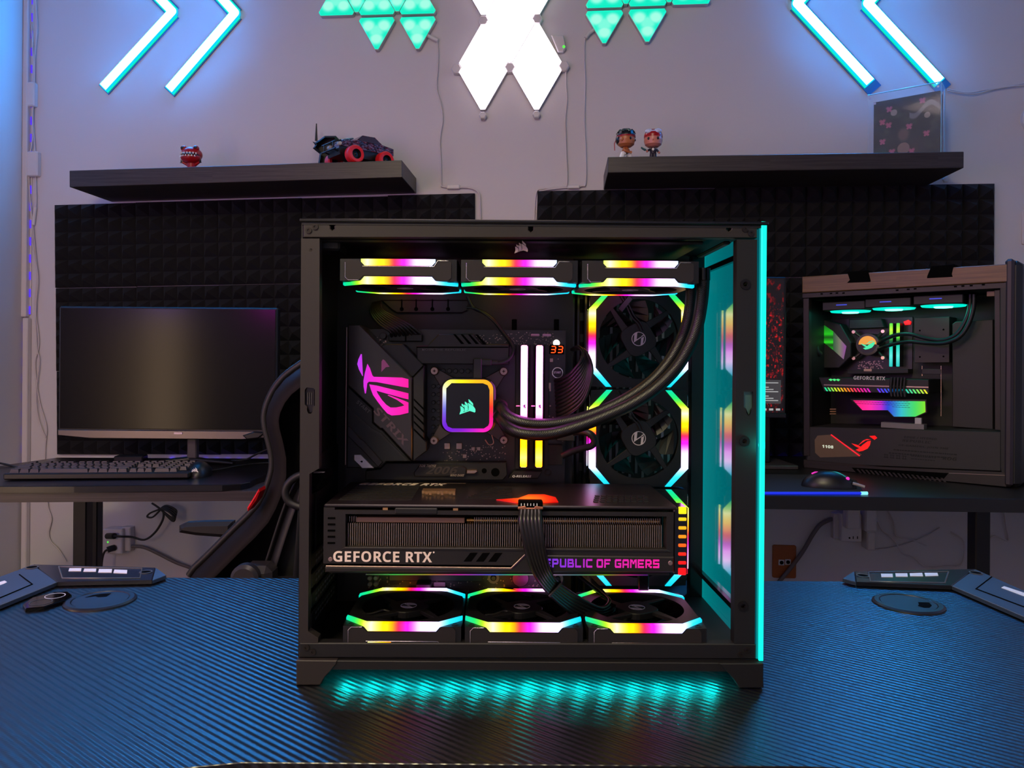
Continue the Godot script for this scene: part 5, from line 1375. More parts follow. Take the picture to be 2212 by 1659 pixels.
func motherboard():
	var z := -0.155
	var pcb := mat("circuit board", Color(0.125, 0.11, 0.12), 0.35)
	var black := mat("board black", Color(0.075, 0.068, 0.07), 0.5)
	var grey := mat("heatsink grey", Color(0.165, 0.15, 0.15), 0.42, 0.3)
	var panel := mat("smoked panel", Color(0.19, 0.16, 0.165), 0.22)
	var tin := mat("tin", Color(0.66, 0.56, 0.52), 0.35, 0.8)
	var t := thing("motherboard", "dark motherboard with a glowing magenta emblem over its left heatsink", "motherboard", Vector3(-0.0443, 0.7764, -0.165))
	put(MB.new().span(Vector3(-0.1772, 0.7744, -0.1575), Vector3(0.085, 1.0995, -0.155)), "circuit_board", pcb, t)
	# emblem cover over the left heatsink
	var io := put(MB.new().prism([Vector2(-0.1676, 1.1029), Vector2(-0.1539, 1.103), Vector2(-0.0936, 1.0426), Vector2(-0.0929, 0.9478), Vector2(-0.0954, 0.9503), Vector2(-0.1273, 0.9842), Vector2(-0.1298, 0.9842), Vector2(-0.1379, 0.9915), Vector2(-0.138, 1.0071), Vector2(-0.1671, 1.0335)], z, -0.112, 0.0012), "heatsink_cover", panel, t)
	put(MB.new().prism([Vector2(-0.0937, 1.042), Vector2(-0.0922, 1.0439), Vector2(-0.0804, 1.0565), Vector2(-0.0798, 0.9723), Vector2(-0.0769, 0.968), Vector2(-0.0769, 0.9586), Vector2(-0.0914, 0.9473), Vector2(-0.093, 0.9473)], z, -0.116, 0.001), "heatsink_flank", grey, t)
	put(MB.new().prism([Vector2(-0.1255, 1.0813), Vector2(-0.106, 1.0811), Vector2(-0.0812, 1.0567), Vector2(-0.0931, 1.0437), Vector2(-0.0962, 1.0431), Vector2(-0.1318, 1.0787)], z, -0.122, 0.001), "heatsink_shoulder", grey, t)
	var gr := MB.new()
	for k in 5: gr.prism([Vector2(-0.0919, 1.019), Vector2(-0.0799, 1.0073), Vector2(-0.0799, 1.0048), Vector2(-0.0918, 1.0166)].map(func(v): return v - Vector2(0, k * 0.0085)), -0.1175, -0.1152)
	put(gr, "grooves", mats["slot black"], io)
	# lower dark cover with slanting steps
	put(MB.new().prism([Vector2(-0.1676, 1.0325), Vector2(-0.1388, 1.0062), Vector2(-0.1387, 0.9907), Vector2(-0.1302, 0.9833), Vector2(-0.1283, 0.9833), Vector2(-0.0943, 0.9468), Vector2(-0.1231, 0.9463), Vector2(-0.1299, 0.9391), Vector2(-0.1682, 0.9388)], z, -0.115, 0.001), "lower_cover", black, t)
	var st := MB.new()
	st.prism([Vector2(-0.1672, 0.9874), Vector2(-0.1644, 0.9862), Vector2(-0.1525, 0.9726), Vector2(-0.1493, 0.971), Vector2(-0.1264, 0.946), Vector2(-0.1317, 0.94), Vector2(-0.1524, 0.962), Vector2(-0.1542, 0.9629), Vector2(-0.1671, 0.9762)], -0.115, -0.1125, 0.0008)
	st.prism([Vector2(-0.1674, 1.0092), Vector2(-0.1395, 0.9845), Vector2(-0.1295, 0.9796), Vector2(-0.0981, 0.9481), Vector2(-0.1012, 0.9474), Vector2(-0.1295, 0.9765), Vector2(-0.1407, 0.9814), Vector2(-0.1673, 1.0054)], -0.115, -0.1135)
	put(st, "cover_steps", grey, t)
	put(MB.new().prism([Vector2(-0.1593, 0.9542), Vector2(-0.1519, 0.9543), Vector2(-0.1365, 0.9392), Vector2(-0.1499, 0.9391), Vector2(-0.1593, 0.9483)], -0.115, -0.112, 0.0004), "silver_tag", mat("silver tag", Color(0.78, 0.75, 0.77), 0.35, 0.5), t)
	put(MB.new().prism([Vector2(-0.1524, 0.9468), Vector2(-0.1509, 0.9477), Vector2(-0.149, 0.9474), Vector2(-0.1499, 0.9452)], -0.112, -0.1117), "tag_arrow", mats["slot black"], t)
	put(MB.new().tube([Vector3(-0.1687, 1.0996, -0.112), Vector3(-0.1691, 0.9428, -0.112)], 0.0006, 5), "cover_edge", tin, t)
	# emblem
	var eye := glow("emblem light", Color.WHITE, 1.05, ramp([0.0, Color(0.72, 0.25, 0.95), 0.25, Color(0.93, 0.12, 0.82), 0.55, Color(1.0, 0.13, 0.78), 1.0, Color(1.0, 0.02, 0.62)]))
	var eb := MB.new()
	for p in [[Vector2(-0.1522, 1.0693), Vector2(-0.1512, 1.069), Vector2(-0.1498, 1.0442), Vector2(-0.1504, 1.0445), Vector2(-0.1542, 1.0516), Vector2(-0.1562, 1.0578), Vector2(-0.1549, 1.0634)],
		[Vector2(-0.1447, 1.058), Vector2(-0.1418, 1.053), Vector2(-0.139, 1.0449), Vector2(-0.1374, 1.0434), Vector2(-0.1052, 1.0427), Vector2(-0.0979, 1.0409), Vector2(-0.0978, 1.0313), Vector2(-0.1026, 1.0319), Vector2(-0.1343, 1.0375), Vector2(-0.143, 1.0378), Vector2(-0.1448, 1.0359), Vector2(-0.1454, 1.0306), Vector2(-0.1463, 1.0244), Vector2(-0.1472, 1.0244), Vector2(-0.1488, 1.0325), Vector2(-0.149, 1.0387), Vector2(-0.1474, 1.048)],
		[Vector2(-0.1423, 1.0347), Vector2(-0.1342, 1.0335), Vector2(-0.0978, 1.0248), Vector2(-0.0977, 1.018), Vector2(-0.1032, 1.0192), Vector2(-0.1342, 1.0276), Vector2(-0.1329, 1.0245), Vector2(-0.1279, 1.0171), Vector2(-0.1229, 1.0116), Vector2(-0.118, 1.0085), Vector2(-0.1118, 1.0086), Vector2(-0.1056, 1.0099), Vector2(-0.1022, 1.0111), Vector2(-0.1044, 1.013), Vector2(-0.1106, 1.0173), Vector2(-0.1215, 1.0225), Vector2(-0.1205, 1.0228), Vector2(-0.1106, 1.0194), Vector2(-0.1025, 1.0164), Vector2(-0.0977, 1.0143), Vector2(-0.0976, 1.0027), Vector2(-0.1074, 1.0002), Vector2(-0.1166, 0.9995), Vector2(-0.1216, 1.0019), Vector2(-0.1272, 1.0081), Vector2(-0.1329, 1.0155), Vector2(-0.1379, 1.0226), Vector2(-0.1404, 1.0288)]]: eb.prism(p, -0.112, -0.1108)
	put(eb, "glowing_emblem", eye, io, "xy")
	put(MB.new().prism([Vector2(-0.1286, 1.0611), Vector2(-0.127, 1.0633), Vector2(-0.1249, 1.0621), Vector2(-0.1195, 1.055), Vector2(-0.1239, 1.0543), Vector2(-0.1288, 1.049)], -0.112, -0.1112), "emblem_fin", glow("dim emblem", Color(0.42, 0.16, 0.32), 1.0), io)
	var ghost := glow("ghost print", Color(0.27, 0.17, 0.18), 0.9)
	text("STRIX", "print", 0.0085, ghost, io, Vector3(-0.1378, 1.0038, -0.1116), 0.052, true, 0.0002, Basis(Vector3.BACK, -0.84))
	text("START", "print", 0.0042, mat("faint print", Color(0.4, 0.38, 0.38), 0.5), t, Vector3(-0.158, 1.0135, -0.1146), 0.019, true, 0.0002, Basis(Vector3.BACK, -0.72))
	# upper heatsink
	put(MB.new().prism([Vector2(-0.0894, 1.0584), Vector2(-0.0906, 1.0789), Vector2(-0.0772, 1.0801), Vector2(-0.0649, 1.0931), Vector2(-0.025, 1.0939), Vector2(-0.0141, 1.0822), Vector2(0.0171, 1.0818), Vector2(0.0173, 1.0581)], z, -0.125, 0.001), "upper_heatsink", grey, t)
	put(MB.new().tube([Vector3(-0.09, 1.0777, -0.124), Vector3(0.0159, 1.0785, -0.124)], 0.0006, 4), "heatsink_line", mats["slot black"], t)
	var sl := MB.new()
	for k in 4: sl.prism([Vector2(-0.0479, 1.093), Vector2(-0.0452, 1.093), Vector2(-0.0349, 1.0819), Vector2(-0.0387, 1.0819)].map(func(v): return v + Vector2(k * 0.0085, 0)), -0.126, -0.1244)
	put(sl, "slant_slots", mats["slot black"], t)
	text("JOIN THE REPUBLIC", "print", 0.0026, mats["faint print"], t, Vector3(-0.0826, 1.0735, -0.1246), 0.05, false, 0.0002)
	put(MB.new().prism([Vector2(-0.0836, 1.0762), Vector2(-0.0836, 1.0735), Vector2(-0.0815, 1.0748)], -0.125, -0.1244), "print_arrow", mats["faint print"], t)
	# sockets and small parts
	put(MB.new().span(Vector3(-0.1253, 1.0846, -0.155), Vector3(-0.1052, 1.0932, -0.143), 0.0008), "power_socket", black, t)
	put(MB.new().span(Vector3(-0.1048, 1.0848, -0.155), Vector3(-0.0855, 1.0934, -0.143), 0.0008), "power_socket", black, t)
	var spots := []
	for q in [Vector3(-0.1326, 1.0912, -0.155), Vector3(0.0454, 1.0654, -0.155)]: spots.append([q, 0.004, 0.008])
	for k in 6: spots.append([Vector3(-0.0608, 1.0502, -0.155) + Vector3(k * 0.0073, 0, 0), 0.0028, 0.005])
	for k in 14: spots.append([Vector3(-0.0723, 1.0318, -0.155) + Vector3((k % 2) * 0.0062, -(k / 2) * 0.0097, 0), 0.0024, 0.005])
	for k in 6: spots.append([Vector3(0.0628, 1.0284, -0.155) + Vector3(0, -k * 0.0085, 0), 0.003, 0.006])
	for q in spots: put(MB.new().disc(q[0], q[1], q[2], 14, 0.0005), "capacitor", mat("capacitor black", Color(0.10, 0.09, 0.10), 0.35), t)
	var sm := MB.new()
	chips(sm, -0.0617, 0.9411, 0.0142, 0.961, z, 90, 0.0005, 0.0014)
	chips(sm, 0.0131, 1.0818, 0.0707, 1.0967, z, 80, 0.0004, 0.0012)
	chips(sm, -0.1441, 1.0811, -0.1253, 1.0933, z, 16, 0.0008, 0.0018)
	chips(sm, -0.0257, 1.0831, 0.0142, 1.0942, z, 36, 0.0004, 0.0012)
	chips(sm, 0.0614, 0.9631, 0.0847, 1.0738, z, 40, 0.0006, 0.0018)
	chips(sm, -0.1519, 0.7787, 0.0807, 0.8031, z, 150, 0.0006, 0.0016)
	var smo := put(sm, "small_components", tin, t)
	smo.set_meta("kind", "stuff")
	for q in [[Vector3(-0.0557, 0.9605, -0.155), 0.007, 0.0075, 0.006], [Vector3(-0.0413, 0.9606, -0.155), 0.007, 0.0075, 0.006], [Vector3(-0.0247, 0.9574, -0.155), 0.0045, 0.0045, 0.004], [Vector3(-0.018, 0.9575, -0.155), 0.0045, 0.0045, 0.004], [Vector3(-0.0346, 0.9485, -0.155), 0.005, 0.005, 0.004], [Vector3(0.0639, 1.0318, -0.155), 0.008, 0.0105, 0.002], [Vector3(0.0681, 1.0639, -0.155), 0.0045, 0.005, 0.002]]:
		put(MB.new().box(q[0], Vector3(q[1], q[2], q[3]), 0.0004), "inductor", tin, t)
	for q in [Vector3(0.0485, 1.0937, -0.155), Vector3(0.0624, 1.0938, -0.155)]: put(MB.new().box(q, Vector3(0.0105, 0.003, 0.003), 0.0008), "header", mat("pink header", Color(0.75, 0.58, 0.68), 0.4), t)
	# start button, lit diode and the two red digits
	var bt := put(MB.new().ring(Vector3(0.0754, 1.049, -0.155), 0.0056, 0.0066, 0.003, 28), "button_ring", mat("chrome ring", Color(0.85, 0.8, 0.82), 0.2, 0.9), t)
	put(MB.new().disc(Vector3(0.0754, 1.049, -0.155), 0.0056, 0.0025, 24), "start_button", black, t)
	text("START", "print", 0.0026, mat("white print", Color(0.9, 0.9, 0.9), 0.5), bt, Vector3(0.0752, 1.048, -0.1523), 0.0088, true, 0.0002, Basis(), false)
	put(MB.new().ball(Vector3(0.0739, 1.0844, -0.153), Vector3(0.004, 0.004, 0.0025), 14, 8), "diode", glow("white diode", Color(1, 0.97, 0.93), 3.0), t)
	put(MB.new().span(Vector3(0.0658, 1.0711, -0.155), Vector3(0.0826, 1.0822, -0.151)), "digit_display", mats["slot black"], t)
	var sg := MB.new()
	for k in 2:
		var c: Vector3 = (Vector3(0.0699, 1.0766, -0.1508) if k == 0 else Vector3(0.0782, 1.0767, -0.1508))
		for y in [-0.0037, 0.0, 0.0037]: sg.box(c + Vector3(y * 0.12, y, 0), Vector3(0.0044, 0.0011, 0.0006))
		for y in [-0.0019, 0.0019]: sg.box(c + Vector3(0.0027 + y * 0.12, y, 0), Vector3(0.0011, 0.003, 0.0006))
	put(sg, "lit_digits", glow("red digits", Color(1.0, 0.28, 0.04), 2.2), t)
	# memory slots
	for q in [0.0279, 0.0444, 0.0621]: put(MB.new().span(Vector3(q - 0.0025, 0.9348, z), Vector3(q + 0.0025, 1.0819, -0.146), 0.0004), "memory_slot", black, t)
	# storage cover between processor and graphics card
	put(MB.new().prism([Vector2(-0.1505, 0.9326), Vector2(-0.1331, 0.9349), Vector2(-0.1266, 0.942), Vector2(0.0151, 0.9431), Vector2(0.0163, 0.9284), Vector2(0.0109, 0.9224), Vector2(-0.1504, 0.9212)], z, -0.138, 0.001), "storage_cover", black, t)
	var np := put(MB.new().prism([Vector2(-0.0935, 0.9313), Vector2(-0.0865, 0.94), Vector2(-0.036, 0.9393), Vector2(-0.0316, 0.9361), Vector2(-0.0326, 0.9274), Vector2(-0.0924, 0.9264)], -0.138, -0.1345, 0.001), "name_plate", grey, t)
	var pr := mat("plate print", Color(0.62, 0.55, 0.5), 0.4)
	text("FOR THOSE", "print", 0.0030, pr, np, Vector3(-0.0868, 0.9377, -0.1343), 0.019, true, 0.0002, Basis(), true, 0.3)
	text("2006", "print", 0.0088, mat("dim print", Color(0.30, 0.26, 0.24), 0.35, 0.4), np, Vector3(-0.0797, 0.9296, -0.1343), 0.035, true, 0.0003, Basis(), true, 0.5)
	text("WHO DARE", "print", 0.0026, pr, np, Vector3(-0.051, 0.9271, -0.1343), 0.016, true, 0.0002, Basis(), true, 0.3)
	put(MB.new().prism([Vector2(-0.0316, 0.935), Vector2(-0.0197, 0.9351), Vector2(-0.0186, 0.9329), Vector2(-0.0218, 0.9302), Vector2(-0.0316, 0.9301)], -0.138, -0.134, 0.0008), "chrome_tip", mat("chrome tip", Color(0.85, 0.7, 0.62), 0.2, 0.9), t)
	for q in [[Vector3(-0.011, 0.9334, -0.1382), 0.003], [Vector3(0.0021, 0.9318, -0.1382), 0.005]]: put(MB.new().disc(q[0], q[1], 0.0005, 18), "cover_hole", mats["slot black"], t)
	put(MB.new().prism([Vector2(0.0174, 0.9241), Vector2(0.0239, 0.9328), Vector2(0.0576, 0.9331), Vector2(0.0523, 0.9243)], z, -0.140, 0.0008), "release_plate", grey, t)
	text("Q-RELEASE", "print", 0.0030, mats["white print"], t, Vector3(0.0217, 0.9253, -0.1395), 0.022, true, 0.0002, Basis(), true, 0.3)
	# the strip of board below the graphics card
	var rc := mat("cap silver", Color(0.62, 0.6, 0.58), 0.3, 0.7)
	for q in [Vector3(-0.1465, 0.8031, -0.155), Vector3(-0.1393, 0.8032, -0.155), Vector3(-0.1464, 0.7959, -0.155), Vector3(-0.1392, 0.796, -0.155), Vector3(-0.1392, 0.7888, -0.155)]: put(MB.new().disc(q, 0.0031, 0.007, 16, 0.001), "audio_capacitor", rc, t)
	put(MB.new().span(Vector3(-0.1232, 0.8011, -0.155), Vector3(-0.0123, 0.8102, -0.145), 0.0008), "expansion_slot", black, t)
	var cell := put(MB.new().disc(Vector3(0.033, 0.8033, -0.155), 0.0102, 0.0035, 32, 0.0008), "coin_cell", mat("cell steel", Color(0.42, 0.38, 0.38), 0.3, 0.8), t)
	text("H", "print", 0.005, mats["dim print"], cell, Vector3(0.0312, 0.8055, -0.1514), 0.0, true, 0.0002, Basis(Vector3.BACK, 0.4))
	for q in [Vector3(0.0008, 0.8031, -0.155), Vector3(0.0773, 0.8026, -0.155)]:
		put(MB.new().ring(q, 0.0025, 0.0068, 0.0012, 20), "screw_pad", mat("pad olive", Color(0.45, 0.42, 0.35), 0.4), t)
		put(MB.new().disc(q, 0.0036, 0.003, 16, 0.001), "board_screw", mats["screw metal"], t)
	var hd := MB.new()
	for q in [[Vector3(-0.101, 0.789, -0.155), 8], [Vector3(-0.0522, 0.7878, -0.155), 5], [Vector3(0.0165, 0.7899, -0.155), 6], [Vector3(0.0475, 0.7879, -0.155), 6]]:
		hd.box(q[0] + Vector3(q[1] * 0.0012, 0, 0.003), Vector3(q[1] * 0.0026, 0.004, 0.006), 0.0004)
	put(hd, "pin_headers", black, t)
	put(MB.new().span(Vector3(-0.0743, 0.7826, -0.155), Vector3(-0.0539, 0.7932, -0.146), 0.001), "data_socket", black, t)
	put(MB.new().span(Vector3(-0.0705, 0.7915, -0.155), Vector3(-0.0565, 0.798, -0.152), 0.0005), "switch", mats["pink header"], t)
	put(MB.new().prism(round_rect(0.0612, 0.9394, 0.0821, 0.9637, 0.002), z, -0.148, 0.0006), "data_port", black, t)
	put(MB.new().ring(Vector3(0.0653, 0.9293, -0.155), 0.0026, 0.0042, 0.002, 18), "post_ring", mats["screw metal"], t)
	# memory modules, each with its own light bar
	var light := glow("memory light", Color.WHITE, 8.5, ramp([0.0, Color(1, 0.5, 0.0), 0.08, Color(1, 0.62, 0.2), 0.17, Color(1, 0.5, 0.0), 0.25, Color(1, 0.46, 0.0), 0.32, Color(1, 0.2, 0.05), 0.4, Color(1, 0.25, 0.7), 0.45, Color(1, 0.44, 0.9), 0.62, Color(1, 0.46, 0.93), 0.75, Color(0.9, 0.41, 1), 0.85, Color(1, 0.48, 0.95), 1.0, Color(1, 0.44, 0.9)]))
	for k in 2:
		var x: float = 0.0336 if k == 0 else 0.0508
		var y0: float = 0.9427
		var y1: float = 1.0809
		var m := thing("memory_module", "glowing memory module nearer the cooler's pump block" if k == 0 else "glowing memory module nearer the red digits", "memory module", Vector3(x, y0, -0.15), "memory modules")
		put(MB.new().span(Vector3(x - 0.0034, y0, -0.148), Vector3(x + 0.0034, y1, -0.104), 0.0006), "heat_spreader", mat("spreader black", Color(0.09, 0.08, 0.09), 0.4, 0.3), m)
		var lb := put(MB.new().span(Vector3(x - 0.0037, y0 + 0.0005, -0.104), Vector3(x + 0.0037, y1 - 0.0005, -0.098), 0.0012), "light_bar", light, m, "yx")
		sails(lb, Vector3(x + 0.0002, 1.0118, -0.098), 0.0042, mat("mauve mark", Color(0.5, 0.2, 0.45), 0.5), "sail_mark", Basis(Vector3.BACK, PI / 2))
		put(MB.new().span(Vector3(x - 0.0085, 1.0111, -0.112), Vector3(x - 0.0042, 1.0122, -0.108)), "index_mark", mat("pink mark", Color(0.9, 0.6, 0.7), 0.5), m)

func graphics_card():
	var z := -0.004
	var shell := mat("card shell", Color(0.145, 0.13, 0.12), 0.42, 0.2)
	var dark := mat("card dark", Color(0.07, 0.065, 0.065), 0.5)
	var white := mat("card print", Color(0.98, 0.90, 0.84), 0.5)
	var t := thing("graphics_card", "thick black graphics card with white lettering and rainbow light bars", "graphics card", Vector3(0.0128, 0.8297, -0.07))
	var XL: float = -0.1696
	var XR: float = 0.1805
	var XE: float = 0.1953
	var yt: float = 0.9181
	var yb: float = 0.8486
	# backplate on top
	put(MB.new().span(Vector3(XL, yt - 0.0035, -0.145), Vector3(XR + 0.004, yt, z), 0.0012), "backplate", mat("backplate metal", Color(0.15, 0.125, 0.135), 0.32, 0.35), t)
	var rib := MB.new()
	var rib2 := MB.new()
	for k in 13: rib.span(Vector3(XL + 0.01 + k * 0.0003, yt, -0.03 - k * 0.0075), Vector3(XL + 0.085, yt + 0.0006, -0.028 - k * 0.0075))
	for k in 11: rib2.span(Vector3(XL + 0.14 + k * 0.003, yt, -0.042 - k * 0.0075), Vector3(XL + 0.19, yt + 0.0006, -0.04 - k * 0.0075))
	put(rib, "backplate_ribs", shell, t)
	put(rib2, "backplate_ribs", shell, t)
	text("GEFORCE RTX", "lettering", 0.0135, white, t, Vector3(-0.1568, yt + 0.0002, -0.122), -0.0587 - -0.1568, true, 0.0003, Basis(Vector3.RIGHT, -PI / 2), true, 0.3)
	put(MB.new().tube([Vector3(-0.1188, 0.9176, -0.14), Vector3(-0.0327, 0.9177, -0.14)], 0.0008, 5), "bright_edge", mats["tin"], t)
	var gold := MB.new()
	gold.span(Vector3(XL + 0.092, yt, -0.085), Vector3(XL + 0.128, yt + 0.003, -0.07))
	for k in 9: gold.box(Vector3(XL + 0.094 + k * 0.0042, yt + 0.003, -0.062 + (k % 3) * 0.004), Vector3(0.0025, 0.003, 0.0022))
	put(gold, "exposed_parts", mat("brass", Color(0.78, 0.6, 0.42), 0.35, 0.8), t)
	# glowing emblem panel in the backplate
	var im := Image.create(64, 16, false, Image.FORMAT_RGB8)
	for y in 16:
		for x in 64:
			var d := Vector2((x - 34) / 30.0, (y - 8) / 13.0).length()
			im.set_pixel(x, y, Color(1.0, 0.36, 0.05).lerp(Color(0.62, 0.02, 0.0), clampf(d, 0, 1)))
	var em := MB.new()
	em.T = flat_on(yt + 0.0002)
	em.prism([Vector2(0.003, -0.0321), Vector2(0.0263, -0.0411), Vector2(0.038, -0.0637), Vector2(0.055, -0.0644), Vector2(0.0657, -0.0481), Vector2(0.0665, -0.0217), Vector2(0.0491, -0.016), Vector2(0.0232, -0.0149)], 0, 0.0008)
	put(em, "glowing_panel", glow("red panel", Color.WHITE, 2.2, ImageTexture.create_from_image(im)), t, "xz")
	var ven := MB.new()
	for i in 9:
		for j in 4: ven.box(Vector3(XR - 0.075 + i * 0.0065 + j * 0.002, yt + 0.0004, -0.028 - j * 0.011), Vector3(0.0046, 0.0008, 0.0055))
	put(ven, "vent_slats", dark, t)
	# front side: rails round a window of cooling fins
	var win := rect(-0.1478, 0.8755, 0.1735, 0.9084)
	var outer := [Vector2(XL, 0.9149), Vector2(-0.1586, 0.9149), Vector2(-0.1586, 0.9125), Vector2(XR, 0.9125), Vector2(XR, 0.8579), Vector2(XL, 0.8588)]
	put(MB.new().plate(outer, [win], -0.02, z), "side_shell", shell, t)
	put(MB.new().prism([Vector2(-0.1478, 0.8755), Vector2(0.1735, 0.8755), Vector2(0.1777, 0.8732), Vector2(-0.152, 0.8732)], z, z + 0.0012, 0.0005), "window_sill", shell, t)
	put(MB.new().span(Vector3(-0.0984, 0.9088, z - 0.002), Vector3(-0.0558, 0.9149, z + 0.001), 0.0008), "rail_block", dark, t)
	for x in [-0.1082, -0.0378]: put(MB.new().span(Vector3(x - 0.0025, 0.9125, z - 0.01), Vector3(x + 0.0025, yt - 0.003, z - 0.001)), "spacer", mats["brass"], t)
	put(MB.new().span(Vector3(XL + 0.003, yb + 0.01, -0.14), Vector3(XR, yt - 0.01, -0.052), 0.001), "cooler_body", dark, t)
	var lf := MB.new()
	for k in 5: lf.span(Vector3(-0.1654, 0.9051 - k * 0.0062, z), Vector3(-0.158, 0.9033 - k * 0.0062, z + 0.0008))
	put(lf, "side_slots", mats["slot black"], t)
	var fin := MB.new()
	var fx0: float = -0.1484
	var fx1: float = 0.1697
	var nf := 146
	for k in nf:
		var x := lerpf(fx0, fx1, float(k) / (nf - 1))
		fin.span(Vector3(x - 0.0004, 0.874, -0.05), Vector3(x + 0.0004, 0.8979, -0.011))
		if k > 58 or k < 5: fin.span(Vector3(x - 0.0004, 0.8962, -0.05), Vector3(x + 0.0004, 0.9033, -0.018))
	var fo := put(fin, "cooling_fins", mat("fin metal", Color(0.62, 0.55, 0.51), 0.35, 0.75), t)
	fo.set_meta("kind", "stuff")
	put(MB.new().span(Vector3(-0.1386, 0.8984, -0.05), Vector3(-0.0288, 0.904, -0.012), 0.0006), "heat_plate", mat("copper plate", Color(0.58, 0.44, 0.38), 0.45, 0.6), t)
	put(MB.new().tube([Vector3(-0.027, 0.8995, -0.022), Vector3(0.1705, 0.8995, -0.022)], 0.0022, 8), "heat_pipe", mat("gold pipe", Color(0.95, 0.72, 0.4), 0.3, 0.85), t)
	# lettered lower rail
	var low := MB.new()
	low.T = Transform3D(Basis(Vector3(0, 0, 1), Vector3(0, 1, 0), Vector3(-1, 0, 0)), Vector3.ZERO)
	put(MB.new().prism([Vector2(-0.1674, 0.8556), Vector2(0.0182, 0.8556), Vector2(0.0325, 0.8692), Vector2(0.1807, 0.8684), Vector2(0.1808, 0.8527), Vector2(-0.1674, 0.8501)], -0.05, z + 0.002, 0.0012), "lower_lip", shell, t)
	put(MB.new().prism([Vector2(XL + 0.003, 0.8477), Vector2(XR, 0.8477), Vector2(XR, 0.8514), Vector2(XL + 0.003, 0.8514)], -0.14, z - 0.004, 0.003), "underside", shell, t)
	var line := MB.new()
	line.tube([Vector3(-0.1663, 0.8569, -0.001), Vector3(0.0182, 0.8564, -0.001), Vector3(0.0319, 0.8699, -0.001)], 0.0009, 5)
	put(line, "lip_edge", mats["tin"], t)
	text("GEFORCE RTX", "lettering", 0.8714 - 0.8608, white, t, Vector3(-0.1596, 0.8608, -0.0038), -0.061 - -0.1597, true, 0.0006)
	put(MB.new().disc(Vector3(-0.0592, 0.8708, -0.004), 0.0009, 0.0006, 10), "lettering_dot", white, t)
	for q in [Vector3(-0.1624, 0.8631, -0.004), Vector3(0.1771, 0.8623, -0.0025)]: put(MB.new().disc(q, 0.0023, 0.001, 14, 0.0003), "shell_screw", mats["tin"], t)
	var sl := MB.new()
	for k in 3: sl.prism([Vector2(-0.0295, 0.8618), Vector2(-0.0216, 0.8618), Vector2(-0.0152, 0.8707), Vector2(-0.0226, 0.8706)].map(func(v): return v + Vector2(k * 0.0124, 0)), z - 0.0005, z + 0.0003)
	put(sl, "slant_slots", mats["slot black"], t)
	var rgb := glow("letter light", Color.WHITE, 1.0, ramp([0.0, Color(0.42, 0.25, 0.85), 0.25, Color(0.58, 0.17, 0.85), 0.5, Color(0.85, 0.12, 0.7), 1.0, Color(1.0, 0.1, 0.62)]))
	put(block_letters("REPUBLIC OF GAMERS", Vector3(0.044, 0.8573, -0.0018), 0.1673 - 0.044, 0.0085), "glowing_lettering", rgb, t, "xy")
	put(MB.new().tube([Vector3(-0.1271, 0.8481, -0.004), Vector3(0.1553, 0.8497, -0.004)], 0.0007, 5), "underglow", glow("underglow", Color.WHITE, 0.55, ramp([0.0, Color(0.1, 0.2, 0.1), 0.1, Color(0.2, 0.8, 0.3), 0.22, Color(0.7, 0.6, 0.1), 0.33, Color(0.85, 0.1, 0.7), 0.45, Color(0.3, 0.4, 0.9), 0.52, Color(0.2, 0.8, 0.4), 0.62, Color(0.7, 0.4, 0.6), 0.75, Color(0.3, 0.5, 0.5), 0.85, Color(0.5, 0.7, 0.1), 0.93, Color(0.8, 0.1, 0.5), 1.0, Color(0.3, 0.1, 0.5)])), t, "xy")
	# the glassy end with its ladder of light bars
	put(MB.new().span(Vector3(XR, yb + 0.001, -0.03), Vector3(XE, yt - 0.0005, z - 0.0012), 0.0015), "end_block", mat("end smoke", Color(0.06, 0.05, 0.05), 0.12), t)
	var cols := [Color(1, 0.9, 0.05), Color(1, 0.78, 0.05), Color(1, 0.66, 0.05), Color(1, 0.55, 0.04), Color(1, 0.36, 0.04), Color(1, 0.12, 0.05), Color(1, 0.05, 0.05), Color(1, 0.03, 0.06)]
	for k in 8:
		var y: float = 0.9143 - k * (0.9143 - 0.8532) / 7.0
		var hh := 0.0016 if k > 0 and k < 7 else 0.0035
		put(MB.new().span(Vector3(0.1856, y - hh, z - 0.003), Vector3(0.1934, y + hh, z), 0.0006), "light_bar", glow("end bar %d" % k, cols[k], 1.3), t)
	put(MB.new().span(Vector3(XE - 0.0012, yb + 0.002, z - 0.02), Vector3(XE, yt - 0.002, z - 0.002)), "end_rim", glow("end rim", Color.WHITE, 0.8, ramp([0.0, Color(1, 0.05, 0.2), 0.3, Color(0.7, 0.1, 0.8), 0.6, Color(0.8, 0.4, 0.3), 1.0, Color(1, 0.95, 0.2)])), t, "yx")
	# support post under the card's right end
	put(MB.new().span(Vector3(0.168, 0.7888, -0.13), Vector3(0.1798, 0.8186, -0.12), 0.001), "support_post", mats["tray gloss"], t)

